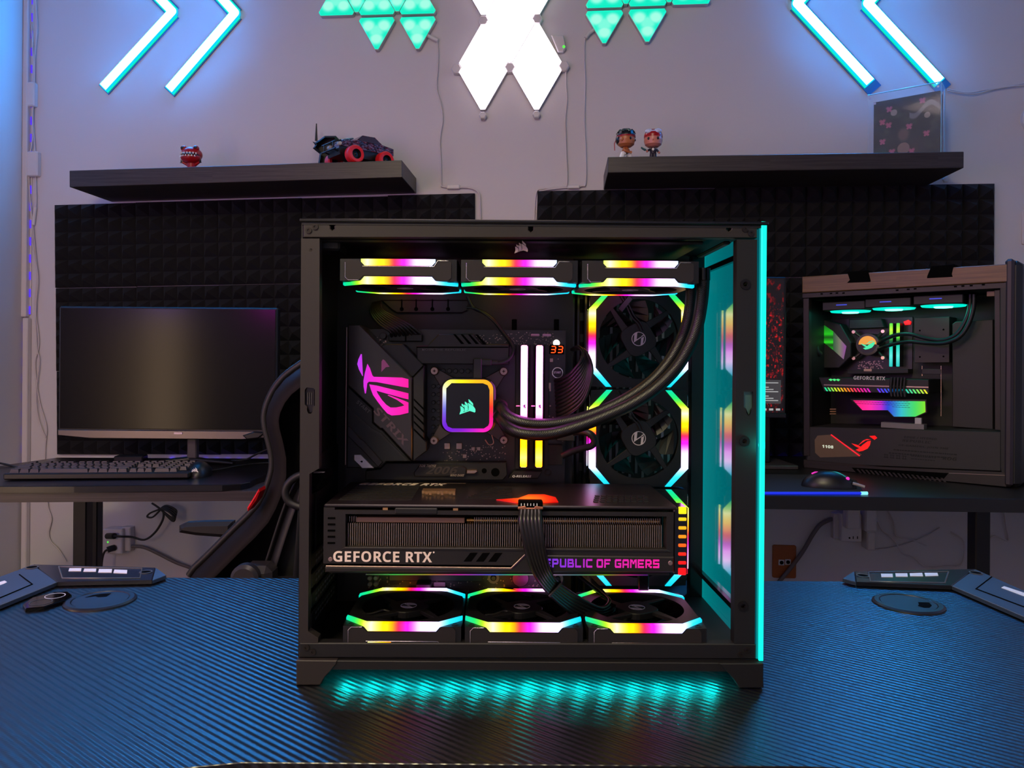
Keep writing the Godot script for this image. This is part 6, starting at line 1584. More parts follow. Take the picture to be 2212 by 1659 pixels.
func block_letters(s: String, at: Vector3, width: float, h: float) -> MB:        # square capitals drawn with bars, as wide as they are high
	var glyph := {
		"R": [0,0,.22,1, 0,.78,.8,1, .7,.42,.95,.86, 0,.36,.8,.55, .45,.16,.7,.4, .68,0,.98,.22], "E": [0,0,.22,1, 0,.78,.95,1, 0,.4,.85,.6, 0,0,.95,.22],
		"P": [0,0,.22,1, 0,.78,.85,1, .72,.45,.95,.9, 0,.34,.85,.55], "U": [0,.1,.22,1, .75,.1,.97,1, .08,0,.9,.22], "B": [0,0,.22,1, 0,.78,.85,1, .68,.55,.9,.9, 0,.41,.88,.6, .75,.08,.97,.5, 0,0,.9,.22],
		"L": [0,0,.22,1, 0,0,.9,.22], "I": [.05,0,.28,1], "C": [0,.1,.22,.9, .08,.78,.95,1, .08,0,.95,.22], "O": [0,.1,.22,.9, .75,.1,.97,.9, .08,.78,.9,1, .08,0,.9,.22],
		"F": [0,0,.22,1, 0,.78,.95,1, 0,.38,.8,.58], "G": [0,.1,.22,.9, .08,.78,.95,1, .08,0,.95,.22, .75,.1,.97,.55, .48,.4,.97,.57], "A": [0,0,.22,.9, .75,0,.97,.9, .08,.78,.9,1, .1,.3,.9,.48],
		"M": [0,0,.2,1, .8,0,1,1, .18,.66,.4,.95, .6,.66,.82,.95, .36,.45,.64,.75], "S": [0,.78,.95,1, 0,.45,.22,.9, 0,.4,.95,.6, .75,.1,.97,.5, 0,0,.95,.22], " ": []}
	var total := 0.0
	for ch in s: total += {"I": 0.5, " ": 0.45}.get(ch, 1.17)
	var u := width / total
	var b := MB.new()
	var x := at.x
	for ch in s:
		var q: Array = glyph[ch]
		for i in range(0, q.size(), 4): b.span(Vector3(x + q[i] * u, at.y + q[i + 1] * h, at.z), Vector3(x + q[i + 2] * u, at.y + q[i + 3] * h, at.z + 0.0005))
		x += {"I": 0.5, " ": 0.45}.get(ch, 1.17) * u
	return b

func cooling():
	# radiator over the top fans
	var rad := mat("radiator black", Color(0.085, 0.08, 0.08), 0.5)
	var t := thing("radiator", "long black radiator above the top fans, with a small sail mark", "radiator", Vector3(0.0283, 1.1757, -0.07))
	put(MB.new().span(Vector3(-0.1806, 1.1822, -0.134), Vector3(0.212, 1.186, -0.014), 0.002), "radiator_body", rad, t)
	put(MB.new().span(Vector3(-0.1841, 1.1743, -0.06), Vector3(-0.1588, 1.1842, -0.02), 0.002), "end_bracket", rad, t)
	put(MB.new().span(Vector3(0.2399, 1.1829, -0.12), Vector3(0.2314, 1.1865, -0.016), 0.003), "end_tank", rad, t)
	sails(t, Vector3(0.0263, 1.178, -0.0138), 0.0135, mat("mark grey", Color(0.75, 0.68, 0.65), 0.4))
	# pump block
	var x0: float = -0.0611
	var x1: float = 0.0019
	var y0: float = 0.9814
	var y1: float = 1.0423
	var p := thing("cpu_cooler", "square pump block with a glowing rainbow frame and teal sail mark", "cooler", Vector3((x0 + x1) / 2, y0, -0.15))
	put(MB.new().prism(round_rect(x0, y0, x1, y1, 0.013), -0.15, -0.1005, 0.002), "pump_body", mat("pump black", Color(0.10, 0.09, 0.09), 0.35), p)
	var c := Vector2((x0 + x1) / 2, (y0 + y1) / 2)
	var h := (x1 - x0) / 2
	var im := Image.create(96, 96, false, Image.FORMAT_RGB8)
	var gr := Gradient.new()
	gr.offsets = PackedFloat32Array([0.0, 0.08, 0.2, 0.3, 0.42, 0.52, 0.62, 0.70, 0.78, 0.86, 0.93, 1.0])          # from the right edge, anticlockwise
	gr.colors = PackedColorArray([Color(1, 0.25, 0.1), Color(1, 0.6, 0.1), Color(1, 0.75, 0.0), Color(1, 0.95, 0.0), Color(0.9, 0.93, 0.9), Color(0.45, 0.45, 0.85), Color(0.42, 0.05, 0.8), Color(0.5, 0.05, 0.78), Color(0.72, 0.05, 0.8), Color(1, 0.05, 0.7), Color(1, 0.0, 0.45), Color(1, 0.2, 0.1)])
	for y in 96:
		for x in 96: im.set_pixel(x, y, gr.sample(fposmod(atan2(47.5 - y, x - 47.5) / TAU, 1.0)))
	var frame_light := MB.new()
	frame_light.plate(round_rect(c.x - h * 0.905, c.y - h * 0.94, c.x + h * 0.905, c.y + h * 0.94, 0.0112, 8), [round_rect(c.x - h * 0.775, c.y - h * 0.81, c.x + h * 0.775, c.y + h * 0.81, 0.0075, 8)], -0.1005, -0.0992)
	put(frame_light, "light_frame", glow("pump frame", Color.WHITE, 1.15, ImageTexture.create_from_image(im)), p, "xy")
	put(MB.new().prism(round_rect(c.x - h * 0.775, c.y - h * 0.81, c.x + h * 0.775, c.y + h * 0.81, 0.0075, 8), -0.1006, -0.0998), "face", mat("pump face", Color(0.035, 0.03, 0.035), 0.12), p)
	sails(p, Vector3(-0.0298, 1.0106, -0.0998), 0.0178, glow("sail light", Color(0.35, 0.98, 0.80), 1.1), "glowing_sail_mark")
	var arms := MB.new()
	var spots := [Vector3(-0.0702, 1.0503, -0.14), Vector3(0.011, 1.0504, -0.14), Vector3(-0.0701, 0.9686, -0.14), Vector3(0.0116, 0.9698, -0.14)]
	for q in spots:
		var d := (Vector2(q.x, q.y) - c).normalized()
		var n := Vector2(-d.y, d.x)
		var e := Vector2(q.x, q.y)
		arms.prism([c + d * h * 0.8 + n * 0.012, c + d * h * 0.8 - n * 0.012, e - n * 0.0045 - d * 0.002, e - n * 0.0045 + d * 0.003, e + n * 0.0045 + d * 0.003, e + n * 0.0045 - d * 0.002], -0.143, -0.14, 0.0006)
	put(arms, "bracket", mat("bracket steel", Color(0.30, 0.26, 0.25), 0.35, 0.6), p)
	for q in spots:
		var b := MB.new()
		b.disc(q, 0.0053, 0.006, 20, 0.0012)
		var s := put(b, "thumbscrew", mat("thumbscrew", Color(0.6, 0.5, 0.47), 0.3, 0.85), p)
		var k := MB.new()
		k.box(q + Vector3(0, 0, 0.0061), Vector3(0.0034, 0.0008, 0.0005))
		k.box(q + Vector3(0, 0, 0.0061), Vector3(0.0008, 0.0034, 0.0005))
		put(k, "cross_slot", mats["slot black"], s)
	put(MB.new().tube(bend([Vector3(-0.0026, 0.9761, -0.13), Vector3(-0.0004, 0.9675, -0.13), Vector3(-0.0036, 0.9648, -0.13), Vector3(-0.0068, 0.9658, -0.13), Vector3(-0.0101, 0.9707, -0.13)]), 0.0008, 6), "retention_clip", mats["tin"], p)
	# two sleeved hoses from the block to the radiator
	var hose := mat("hose sleeve", Color(0.075, 0.068, 0.072), 0.42)
	var im2 := Image.create(32, 32, false, Image.FORMAT_RGB8)
	for y in 32:
		for x in 32:
			var a := 0.5 + 0.25 * sin(TAU * (x + y) / 8.0) + 0.25 * sin(TAU * (x - y) / 8.0)
			im2.set_pixel(x, y, Color(a, a, a))
	hose.heightmap_enabled = true
	hose.heightmap_texture = ImageTexture.create_from_image(im2)
	hose.heightmap_scale = 0.02
	hose.uv1_triplanar = true
	hose.uv1_scale = Vector3.ONE * 110.0
	var u = cord("coolant_hose", [Vector3(0.0036, 1.0136, -0.115), Vector3(0.0093, 1.0088, -0.1), Vector3(0.0159, 1.0009, -0.088), Vector3(0.0321, 0.995, -0.08), Vector3(0.0573, 0.9934, -0.077), Vector3(0.0875, 0.9983, -0.075), Vector3(0.1175, 1.0088, -0.073), Vector3(0.1474, 1.0242, -0.072), Vector3(0.1725, 1.0425, -0.072), Vector3(0.1925, 1.0664, -0.072), Vector3(0.2074, 1.0967, -0.072), Vector3(0.2132, 1.1245, -0.072), Vector3(0.215, 1.1597, -0.072)], 0.0066, hose, "inner sleeved coolant hose, nearer the stacked side fans", "coolant hoses", 5, "hose")
	var v = cord("coolant_hose", [Vector3(0.0036, 1.0025, -0.115), Vector3(0.0088, 0.9972, -0.095), Vector3(0.0167, 0.9893, -0.074), Vector3(0.034, 0.9843, -0.064), Vector3(0.0613, 0.9847, -0.062), Vector3(0.0909, 0.9931, -0.06), Vector3(0.1204, 1.0048, -0.058), Vector3(0.1496, 1.019, -0.056), Vector3(0.1762, 1.0381, -0.054), Vector3(0.1977, 1.0629, -0.052), Vector3(0.2127, 1.0944, -0.05), Vector3(0.2193, 1.1279, -0.05), Vector3(0.2211, 1.1573, -0.05)], 0.0066, hose, "outer sleeved coolant hose, nearer the lit glass", "coolant hoses", 5, "hose")
	put(MB.new().tube([Vector3(0.2202, 1.1495, -0.05), Vector3(0.2201, 1.1622, -0.05)], 0.0078, 14), "hose_fitting", mats["tray gloss"], v)
	put(MB.new().tube([Vector3(0.2145, 1.1517, -0.072), Vector3(0.2144, 1.1648, -0.072)], 0.0078, 14), "hose_fitting", mats["tray gloss"], u)
	put(MB.new().tube([Vector3(0.0014, 1.0156, -0.118), Vector3(0.0077, 1.0106, -0.104)], 0.0085, 14), "hose_elbow", mats["pump black"], u)
	put(MB.new().tube([Vector3(0.0015, 1.0039, -0.118), Vector3(0.0072, 0.9994, -0.1)], 0.0085, 14), "hose_elbow", mats["pump black"], v)
	# the pump's own cable with its square plug
	var pc = cord("pump_cable", [Vector3(0, 1.0597, -0.118), Vector3(0.0091, 1.0608, -0.118), Vector3(0.0181, 1.0657, -0.118), Vector3(0.0223, 1.0753, -0.122), Vector3(0.0182, 1.0851, -0.13), Vector3(0.009, 1.0972, -0.14), Vector3(-0.002, 1.1116, -0.145), Vector3(-0.0125, 1.1194, -0.148), Vector3(-0.0258, 1.126, -0.15), Vector3(-0.0325, 1.1392, -0.15)], 0.0022, mats["black rubber"], "black pump cable looping up from the square pump block")
	var pb := MB.new()
	pb.span(Vector3(-0.0245, 1.0418, -0.125), Vector3(-0.0143, 1.0654, -0.113), 0.001)
	pb.span(Vector3(-0.016, 1.0569, -0.124), Vector3(-0.0032, 1.0644, -0.114), 0.001)
	pb.span(Vector3(-0.0053, 1.058, -0.122), Vector3(0.0042, 1.0629, -0.116), 0.001)
	put(pb, "plug", mat("plug grey", Color(0.13, 0.12, 0.12), 0.45), pc)
	cord("pump_cable", [Vector3(0.0171, 1.0797, -0.13), Vector3(0.0128, 1.0918, -0.138), Vector3(0.0019, 1.106, -0.142), Vector3(-0.0092, 1.1159, -0.145), Vector3(-0.0213, 1.1237, -0.148), Vector3(-0.0335, 1.1259, -0.15)], 0.0014, mats["black rubber"], "thin cable alongside the looping pump cable")

func strands(called: String, paths: Array, r: float, m: Material, label: String, cat := "cable") -> Node3D:     # a bundle of separate wires
	var t := thing(called, label, cat, paths[0][-1])
	for p in paths: put(MB.new().tube(bend(p, 5), r, 6), "wire", m, t)
	return t

func inner_cables():
	var w := mat("sleeved wire", Color(0.15, 0.135, 0.135), 0.4)
	# main power cable, fanning out of the board's right edge and arching into the tray
	var main := []
	for k in 11:
		var f := k / 10.0
		var s: Vector3 = (Vector3(0.0723, 1.0392, -0.15)).lerp(Vector3(0.0754, 0.994, -0.15), f)
		var a: Vector3 = (Vector3(0.0843, 1.0458, -0.125)).lerp(Vector3(0.0867, 1.0021, -0.13), f)
		var b: Vector3 = (Vector3(0.0972, 1.0604, -0.112)).lerp(Vector3(0.1035, 1.0195, -0.118), f)
		var c: Vector3 = (Vector3(0.1028, 1.0727, -0.125)).lerp(Vector3(0.1112, 1.0526, -0.11), f)
		var d: Vector3 = (Vector3(0.099, 1.0801, -0.15)).lerp(Vector3(0.1044, 1.076, -0.13), f)
		var e: Vector3 = (Vector3(0.093, 1.0766, -0.178)).lerp(Vector3(0.0975, 1.0766, -0.178), f)
		main.append([s, a, b, c, d, e])
	strands("main_power_cable", main, 0.0019, w, "arching bundle of black wires at the motherboard's right edge")
	# processor power wires at the upper left
	var cpu := []
	for k in 8:
		var f := k / 7.0
		cpu.append([(Vector3(-0.1472, 1.1312, -0.165)).lerp(Vector3(-0.1382, 1.1329, -0.165), f), (Vector3(-0.1459, 1.1179, -0.14)).lerp(Vector3(-0.1341, 1.1227, -0.145), f), (Vector3(-0.1353, 1.1045, -0.132)).lerp(Vector3(-0.1189, 1.1136, -0.138), f), (Vector3(-0.1223, 1.096, -0.132)).lerp(Vector3(-0.1003, 1.104, -0.138), f), (Vector3(-0.1216, 1.0904, -0.143)).lerp(Vector3(-0.0877, 1.0939, -0.143), f)])
	strands("processor_power_cable", cpu, 0.0017, w, "curving bundle of black wires above the glowing magenta emblem")
	# graphics power cable over the card's face
	var gpu := []
	for k in 6:
		var f := k / 5.0
		gpu.append([(Vector3(0.0281, 0.9156, 0.004)).lerp(Vector3(0.0451, 0.9157, 0.004), f), (Vector3(0.0275, 0.9042, 0.013)).lerp(Vector3(0.0456, 0.9044, 0.013), f), (Vector3(0.0331, 0.8794, 0.013)).lerp(Vector3(0.0485, 0.8817, 0.013), f), (Vector3(0.0428, 0.852, 0.004)).lerp(Vector3(0.0547, 0.8576, 0.004), f), (Vector3(0.0604, 0.8242, -0.02)).lerp(Vector3(0.0665, 0.8351, -0.02), f), (Vector3(0.0883, 0.7958, -0.045)).lerp(Vector3(0.0965, 0.8096, -0.045), f), (Vector3(0.1173, 0.7836, -0.06)).lerp(Vector3(0.1179, 0.7959, -0.065), f), (Vector3(0.1364, 0.7846, -0.08)).lerp(Vector3(0.1289, 0.7972, -0.085), f), (Vector3(0.1295, 0.7947, -0.11)).lerp(Vector3(0.1221, 0.7999, -0.11), f), (Vector3(0.1109, 0.8098, -0.14)).lerp(Vector3(0.1032, 0.8097, -0.14), f), (Vector3(0.1049, 0.8123, -0.165)).lerp(Vector3(0.1015, 0.8122, -0.165), f)])
	var g := strands("graphics_power_cable", gpu, 0.0030, mat("cable sleeve", Color(0.10, 0.09, 0.09), 0.32), "thick black cable hanging over the graphics card's face")
	put(MB.new().span(Vector3(0.0248, 0.915, -0.006), Vector3(0.049, 0.9244, 0.006), 0.001), "connector", mats["slot black"], g)
	put(MB.new().prism([Vector2(0.0244, 0.9164), Vector2(0.0244, 0.9187), Vector2(0.0317, 0.9197), Vector2(0.0326, 0.9179), Vector2(0.0404, 0.9179), Vector2(0.0413, 0.9197), Vector2(0.0491, 0.9189), Vector2(0.0491, 0.9166)], 0.004, 0.0068, 0.0004), "connector_clip", mat("clip copper", Color(0.7, 0.45, 0.32), 0.35, 0.5), g)
	var pins := MB.new()
	for k in 6: pins.box(Vector3(0.0276, 0.9211, 0.0062) + Vector3(k * 0.0031, 0, 0), Vector3(0.0008, 0.0024, 0.0006))
	put(pins, "pins", mat("pin white", Color(0.9, 0.9, 0.9), 0.4), g)
	var tie := MB.new()
	tie.T = Transform3D(Basis(Vector3.BACK, -0.75), Vector3(0.0635, 0.831, -0.018))
	tie.box(Vector3.ZERO, Vector3(0.003, 0.019, 0.011), 0.001)
	put(tie, "cable_tie", mats["black rubber"], g)
	# the data lead that curls past the second stacked fan
	var usb = cord("data_cable", [Vector3(0.0943, 0.9786, -0.14), Vector3(0.0986, 0.9816, -0.12), Vector3(0.107, 0.9815, -0.11), Vector3(0.1131, 0.9765, -0.108), Vector3(0.1142, 0.9707, -0.108), Vector3(0.1103, 0.9662, -0.11), Vector3(0.1011, 0.9638, -0.112), Vector3(0.0897, 0.9598, -0.114), Vector3(0.0783, 0.9542, -0.116)], 0.0042, mats["black rubber"], "flat black lead curling beside the middle stacked fan")
	put(MB.new().span(Vector3(0.0734, 0.9692, -0.15), Vector3(0.0949, 0.9807, -0.135), 0.001), "plug", mats["plug grey"], usb)
	# slim fan leads at the foot of the board
	cord("fan_cable", [Vector3(0.0042, 0.7956, -0.13), Vector3(0.0138, 0.7988, -0.125), Vector3(0.027, 0.7977, -0.12), Vector3(0.0375, 0.7951, -0.115), Vector3(0.0452, 0.7951, -0.11)], 0.002, mats["black rubber"], "slim black lead below the coin cell on the motherboard")
	var l = cord("fan_cable", [Vector3(-0.0878, 0.7961, -0.15), Vector3(-0.0804, 0.7966, -0.13), Vector3(-0.0806, 0.7947, -0.115), Vector3(-0.0822, 0.792, -0.11)], 0.0022, mats["black rubber"], "short black lead behind the bottom fan by the left post")
	put(MB.new().span(Vector3(-0.0894, 0.7873, -0.15), Vector3(-0.0722, 0.8027, -0.128), 0.001), "plug", mats["plug grey"], l)
	var hd := thing("pin_plug", "white pin plug with coloured wires behind the left bottom fan", "plug", Vector3(-0.1194, 0.7868, -0.14))
	put(MB.new().span(Vector3(-0.126, 0.7868, -0.14), Vector3(-0.1111, 0.7964, -0.13), 0.0008), "plug_body", mats["white plastic"], hd)
	var cl := [Color(0.9, 0.5, 0.05), Color(0.9, 0.8, 0.1), Color(0.3, 0.7, 0.2)]
	for k in 3: put(MB.new().tube(bend([Vector3(-0.1218, 0.7923, -0.129) + Vector3(k * 0.0025, 0, 0), Vector3(-0.1184, 0.7913, -0.12) + Vector3(k * 0.001, 0, 0), Vector3(-0.1202, 0.7887, -0.118)]), 0.0009, 5), "wire", mat("wire colour %d" % k, cl[k], 0.5), hd)
	# wires lying on the bottom fans
	for k in 2:
		var dx: float = k * (0.033 - -0.0949)
		var pts := []
		for q in [Vector3(-0.1397, 0.7962, -0.03), Vector3(-0.1343, 0.798, -0.035), Vector3(-0.1279, 0.7968, -0.04), Vector3(-0.1214, 0.7972, -0.045), Vector3(-0.1148, 0.7976, -0.05), Vector3(-0.1043, 0.7963, -0.045)]: pts.append(q + Vector3(dx, 0, 0))
		cord("fan_cable", pts, 0.0012, w, "thin wire lying on the bottom fan by the left post" if k == 0 else "thin wire lying on the middle bottom fan")

func eye_mark(b: MB, s: float):            # a slanting eye of three blades
	for q in [[-0.5, 0.12, -0.3, -0.02, -0.12, -0.1, 0.08, -0.12, -0.02, -0.02, -0.2, 0.06], [-0.28, -0.22, -0.1, -0.12, 0.1, 0.1, 0.34, 0.3, 0.5, 0.34, 0.46, 0.1, 0.34, -0.1, 0.1, -0.24, -0.1, -0.3], [-0.16, 0.02, 0.06, 0.2, 0.24, 0.34, 0.5, 0.4, 0.3, 0.42, 0.1, 0.32]]:
		var p := []
		for i in range(0, q.size(), 2): p.append(Vector2(q[i], q[i + 1]) * s)
		b.prism(p, 0, 0.0008)

func second_tower():
	frame = TOWER
	var W := 0.504
	var H := 0.575
	var grey := mat("tower grey", Color(0.19, 0.165, 0.16), 0.45, 0.3)
	var gold := grain("brushed gold", Color(0.42, 0.31, 0.17), 0.38, 0.35, Vector3(2.0, 6.0, 2.0))
	var dark := mat("tower black", Color(0.085, 0.08, 0.08), 0.5)
	var inner := mat("tower inside", Color(0.155, 0.14, 0.14), 0.55)
	var t := thing("computer_tower", "large grey second computer tower with open side on the right desk", "computer", Vector3(0.25, 0.0, -0.12))
	# shell
	put(MB.new().span(Vector3(-0.002, 0.004, -0.25), Vector3(W, 0.024, 0.0), 0.002), "base", grey, t)
	put(MB.new().prism([Vector2(-0.0088, 0.5695), Vector2(0.5099, 0.5666), Vector2(0.5102, 0.5209), Vector2(-0.0084, 0.521)], -0.25, 0.002, 0.002), "top_panel", gold, t)
	put(MB.new().prism([Vector2(-0.0084, 0.5196), Vector2(0.5102, 0.5197), Vector2(0.5103, 0.5057), Vector2(-0.0083, 0.5058)], -0.25, 0.0, 0.0008), "slotted_rail", grey, t)
	var sl := MB.new()
	for q in [Vector3(0.0487, 0.5152, 0), Vector3(0.0752, 0.5151, 0), Vector3(0.0921, 0.5155, 0), Vector3(0.1103, 0.5145, 0), Vector3(0.2528, 0.5145, 0), Vector3(0.2807, 0.5154, 0), Vector3(0.2979, 0.5157, 0), Vector3(0.394, 0.5162, 0), Vector3(0.4111, 0.5164, 0), Vector3(0.43, 0.5164, 0), Vector3(0.4569, 0.5172, 0)]: sl.box(q, Vector3(0.007, 0.004, 0.001))
	put(sl, "rail_slots", mats["slot black"], t)
	for q in [[Vector2(0.1207, 0.575), Vector2(0.1772, 0.5748), Vector2(0.1848, 0.5443), Vector2(0.1836, 0.5417), Vector2(0.121, 0.5431), Vector2(0.1286, 0.5506)], [Vector2(0.3374, 0.574), Vector2(0.3909, 0.5747), Vector2(0.3857, 0.5495), Vector2(0.3879, 0.542), Vector2(0.3276, 0.5424), Vector2(0.3276, 0.5474)]]:
		put(MB.new().prism(q, -0.2, 0.0035, 0.0005), "carry_strap", mats["slot black"], t)
	put(MB.new().prism([Vector2(-0.0055, 0.5042), Vector2(0.011, 0.5048), Vector2(0.0172, 0.0361), Vector2(-0.0006, 0.0345)], -0.02, 0.0, 0.001), "front_post", grey, t)
	put(MB.new().prism([Vector2(0.4795, 0.5023), Vector2(0.4916, 0.5028), Vector2(0.4959, 0.1437), Vector2(0.4828, 0.1451)], -0.02, -0.01, 0.0008), "inner_strip", grey, t)
	put(MB.new().prism([Vector2(0.4934, 0.5067), Vector2(0.5102, 0.508), Vector2(0.5105, 0.0025), Vector2(0.4973, 0.048)], -0.25, 0.0, 0.001), "rear_post", dark, t)
	put(MB.new().span(Vector3(W, 0.004, -0.25), Vector3(W + 0.02, H + 0.004, 0.004), 0.006), "corner_post", mat("tower violet grey", Color(0.22, 0.185, 0.21), 0.45, 0.3), t)
	put(MB.new().span(Vector3(W + 0.002, 0.0, -0.27), Vector3(W + 0.035, H, -0.006), 0.012), "end_panel", dark, t)
	put(MB.new().span(Vector3(-0.002, 0.024, -0.25), Vector3(0.006, 0.53, -0.02)), "front_panel", dark, t)
	put(MB.new().span(Vector3(0.0, 0.024, -0.21), Vector3(W, 0.53, -0.2)), "board_tray", inner, t)
	put(MB.new().span(Vector3(0.0, 0.52, -0.25), Vector3(W, 0.535, -0.02)), "roof", dark, t)
	put(MB.new().span(Vector3(0.0, 0.024, -0.25), Vector3(W, 0.53, -0.245)), "back_cover", dark, t)
	# shroud with lit window and lettering
	put(MB.new().prism([Vector2(0.0158, 0.1224), Vector2(0.4973, 0.1407), Vector2(0.498, 0.0408), Vector2(0.007, 0.0143)], -0.2, -0.002, 0.0015), "power_shroud", inner, t)
	put(MB.new().prism([Vector2(0.0009, 0.0125), Vector2(0.5102, 0.0399), Vector2(0.5105, 0.0025), Vector2(0.001, 0.0001)], -0.25, 0.001, 0.001), "lower_rail", grey, t)
	put(MB.new().prism([Vector2(0.1371, 0.014), Vector2(0.3814, 0.024), Vector2(0.3696, 0.0068), Vector2(0.1536, -0.0028)], 0.001, 0.0025, 0.0004), "vent_frame", mats["slot black"], t)
	var vs := MB.new()
	for k in 19: vs.prism([Vector2(0.1503, 0.0115), Vector2(0.1553, 0.012), Vector2(0.1653, 0.0012), Vector2(0.1603, 0.0007)].map(func(v): return v + Vector2(k * 0.0118, -k * 0.0001)), 0.0025, 0.003)
	put(vs, "vent_slats", grey, t)
	put(MB.new().tube([Vector3(0.3825, 0.0241, 0.001), Vector3(0.5085, 0.0316, 0.001)], 0.0008, 5), "rail_edge", mats["tin"], t)
	var win := put(MB.new().prism([Vector2(0.031, 0.0851), Vector2(0.039, 0.098), Vector2(0.0735, 0.1032), Vector2(0.1635, 0.0532), Vector2(0.1561, 0.0472), Vector2(0.0475, 0.0346), Vector2(0.0326, 0.0469)], -0.003, -0.001), "shroud_window", mat("gold panel", Color(0.55, 0.46, 0.36), 0.3, 0.5), t)
	text("1108", "lit_digits", 0.0085, glow("pale digits", Color(0.85, 0.88, 0.78), 1.0), win, Vector3(0.053, 0.0638, -0.0008), 0.032, true, 0.0003)
	put(MB.new().tube([Vector3(0.0782, 0.1037, 0), Vector3(0.1579, 0.0489, 0)], 0.0018, 6), "light_line", glow("red line", Color(1.0, 0.06, 0.15), 1.1), t)
	var ey := MB.new()
	ey.T = Transform3D(Basis(), Vector3(0.1608, 0.0766, -0.002))
	eye_mark(ey, 0.052)
	put(ey, "glowing_emblem", glow("red eye", Color(1.0, 0.12, 0.10), 1.0), t)
	put(MB.new().prism([Vector2(0.1829, 0.1071), Vector2(0.1976, 0.1095), Vector2(0.2037, 0.1035), Vector2(0.1965, 0.0977)], -0.002, -0.0012), "light_spot", glow("red spot", Color(1.0, 0.04, 0.02), 1.2), t)
	var ink := mat("shroud print", Color(0.05, 0.045, 0.045), 0.7)
	var lines := [["EDGE / HYBRID", Vector3(0.2726, 0.1086, -0.0018), 0.079, 0.0058], ["REPUBLIC", Vector3(0.268, 0.0981, -0.0018), 0.07, 0.0068], ["OF GAMERS. JOIN THE", Vector3(0.2576, 0.0846, -0.0018), 0.122, 0.0062], ["ROG", Vector3(0.3664, 0.0578, -0.0018), 0.032, 0.0085]]
	for q in lines: text(q[0], "lettering", q[3], ink, t, q[1], q[2], true, 0.0003, Basis(), true, 0.25)
	var sm := MB.new()
	for r in 4:
		var x := 0.0
		var c: Vector3 = [Vector3(0.2459, 0.0746, -0.0018), Vector3(0.2341, 0.0646, -0.0018), Vector3(0.2903, 0.062, -0.0018), Vector3(0.2903, 0.0544, -0.0018)][r]
		var lim: float = [0.155, 0.15, 0.06, 0.055][r]
		while x < lim:
			var w := rng.randf_range(0.003, 0.008)
			sm.span(c + Vector3(x, -0.002, 0), c + Vector3(x + w, 0.0012 if r < 2 else 0.0002, 0.0002))
			x += w + 0.0016
	put(sm, "fine_print", ink, t)
	var gl := MB.new()
	for k in 4:
		var c: Vector3 = Vector3(0.227, 0.055, -0.0018) + Vector3(k * 0.0155, 0, 0)
		for s in [[0.0, 0.004, 0.011, 0.0016], [0.0, -0.004, 0.012, 0.0016], [-0.003, 0.0, 0.0016, 0.011], [0.003, -0.001, 0.0016, 0.009]]: gl.box(c + Vector3(s[0], s[1], 0), Vector3(s[2], s[3], 0.0003))
	put(gl, "fine_print", ink, t)
	# board tray details
	put(MB.new().prism([Vector2(0.2647, 0.4429), Vector2(0.3535, 0.4439), Vector2(0.3543, 0.3165), Vector2(0.2656, 0.3145)], -0.2, -0.12, 0.001), "cable_cover", grey, t)
	var cvs := MB.new()
	for q in [Vector3(0.2793, 0.4068, -0.12), Vector3(0.3389, 0.4082, -0.12), Vector3(0.2798, 0.3317, -0.12), Vector3(0.3394, 0.3332, -0.12)]: cvs.disc(q, 0.0025, 0.0006, 10)
	put(cvs, "cover_screws", mats["slot black"], t)
	put(MB.new().prism([Vector2(0.3649, 0.4222), Vector2(0.3727, 0.4284), Vector2(0.4605, 0.432), Vector2(0.4624, 0.1383), Vector2(0.3667, 0.1395)], -0.2, -0.1, 0.0015), "side_cover", inner, t)
	put(MB.new().tube([Vector3(0.3502, 0.3074, -0.05), Vector3(0.3511, 0.1703, -0.05)], 0.0013, 6), "bright_rod", mats["chrome tip"], t)
	put(MB.new().tube([Vector3(0.3037, 0.3069, -0.05), Vector3(0.3039, 0.2788, -0.05)], 0.0013, 6), "bright_rod", mats["chrome tip"], t)
	put(MB.new().span(Vector3(0.3033, 0.2839, -0.052), Vector3(0.3507, 0.2986, -0.048), 0.001), "rod_bridge", dark, t)
	put(MB.new().span(Vector3(0.2912, 0.1445, -0.04), Vector3(0.3074, 0.1638, -0.03), 0.001), "card_support", mat("support white", Color(0.7, 0.68, 0.68), 0.4), t)
	put(MB.new().span(Vector3(0.2075, 0.1321, -0.05), Vector3(0.3169, 0.1472, -0.02), 0.0006), "support_foot", mat("support grey", Color(0.45, 0.43, 0.43), 0.4), t)
	put(MB.new().span(Vector3(0.4606, 0.4879, -0.03), Vector3(0.4899, 0.5012, -0.02), 0.0008), "hinge_plate", gold, t)
	# three lit fans under a radiator
	put(MB.new().span(Vector3(0.011, 0.5005, -0.16), Vector3(0.4155, 0.5012, -0.03), 0.002), "radiator", dark, t)
	var f0: Node3D = null
	var teal := glow("fan teal", Color(0.0, 0.62, 0.55), 2.6)
	var lite := glow("fan hub teal", Color(0.35, 1.0, 0.85), 6.0)
	var spots := [[Vector3(0.0997, 0.4648, -0.09), "second tower's top fan nearest the lit wallpaper monitor"], [Vector3(0.2193, 0.4683, -0.09), "middle lit fan under the second tower's roof"], [Vector3(0.3454, 0.4709, -0.09), "second tower's top fan beside its coolant hoses"]]
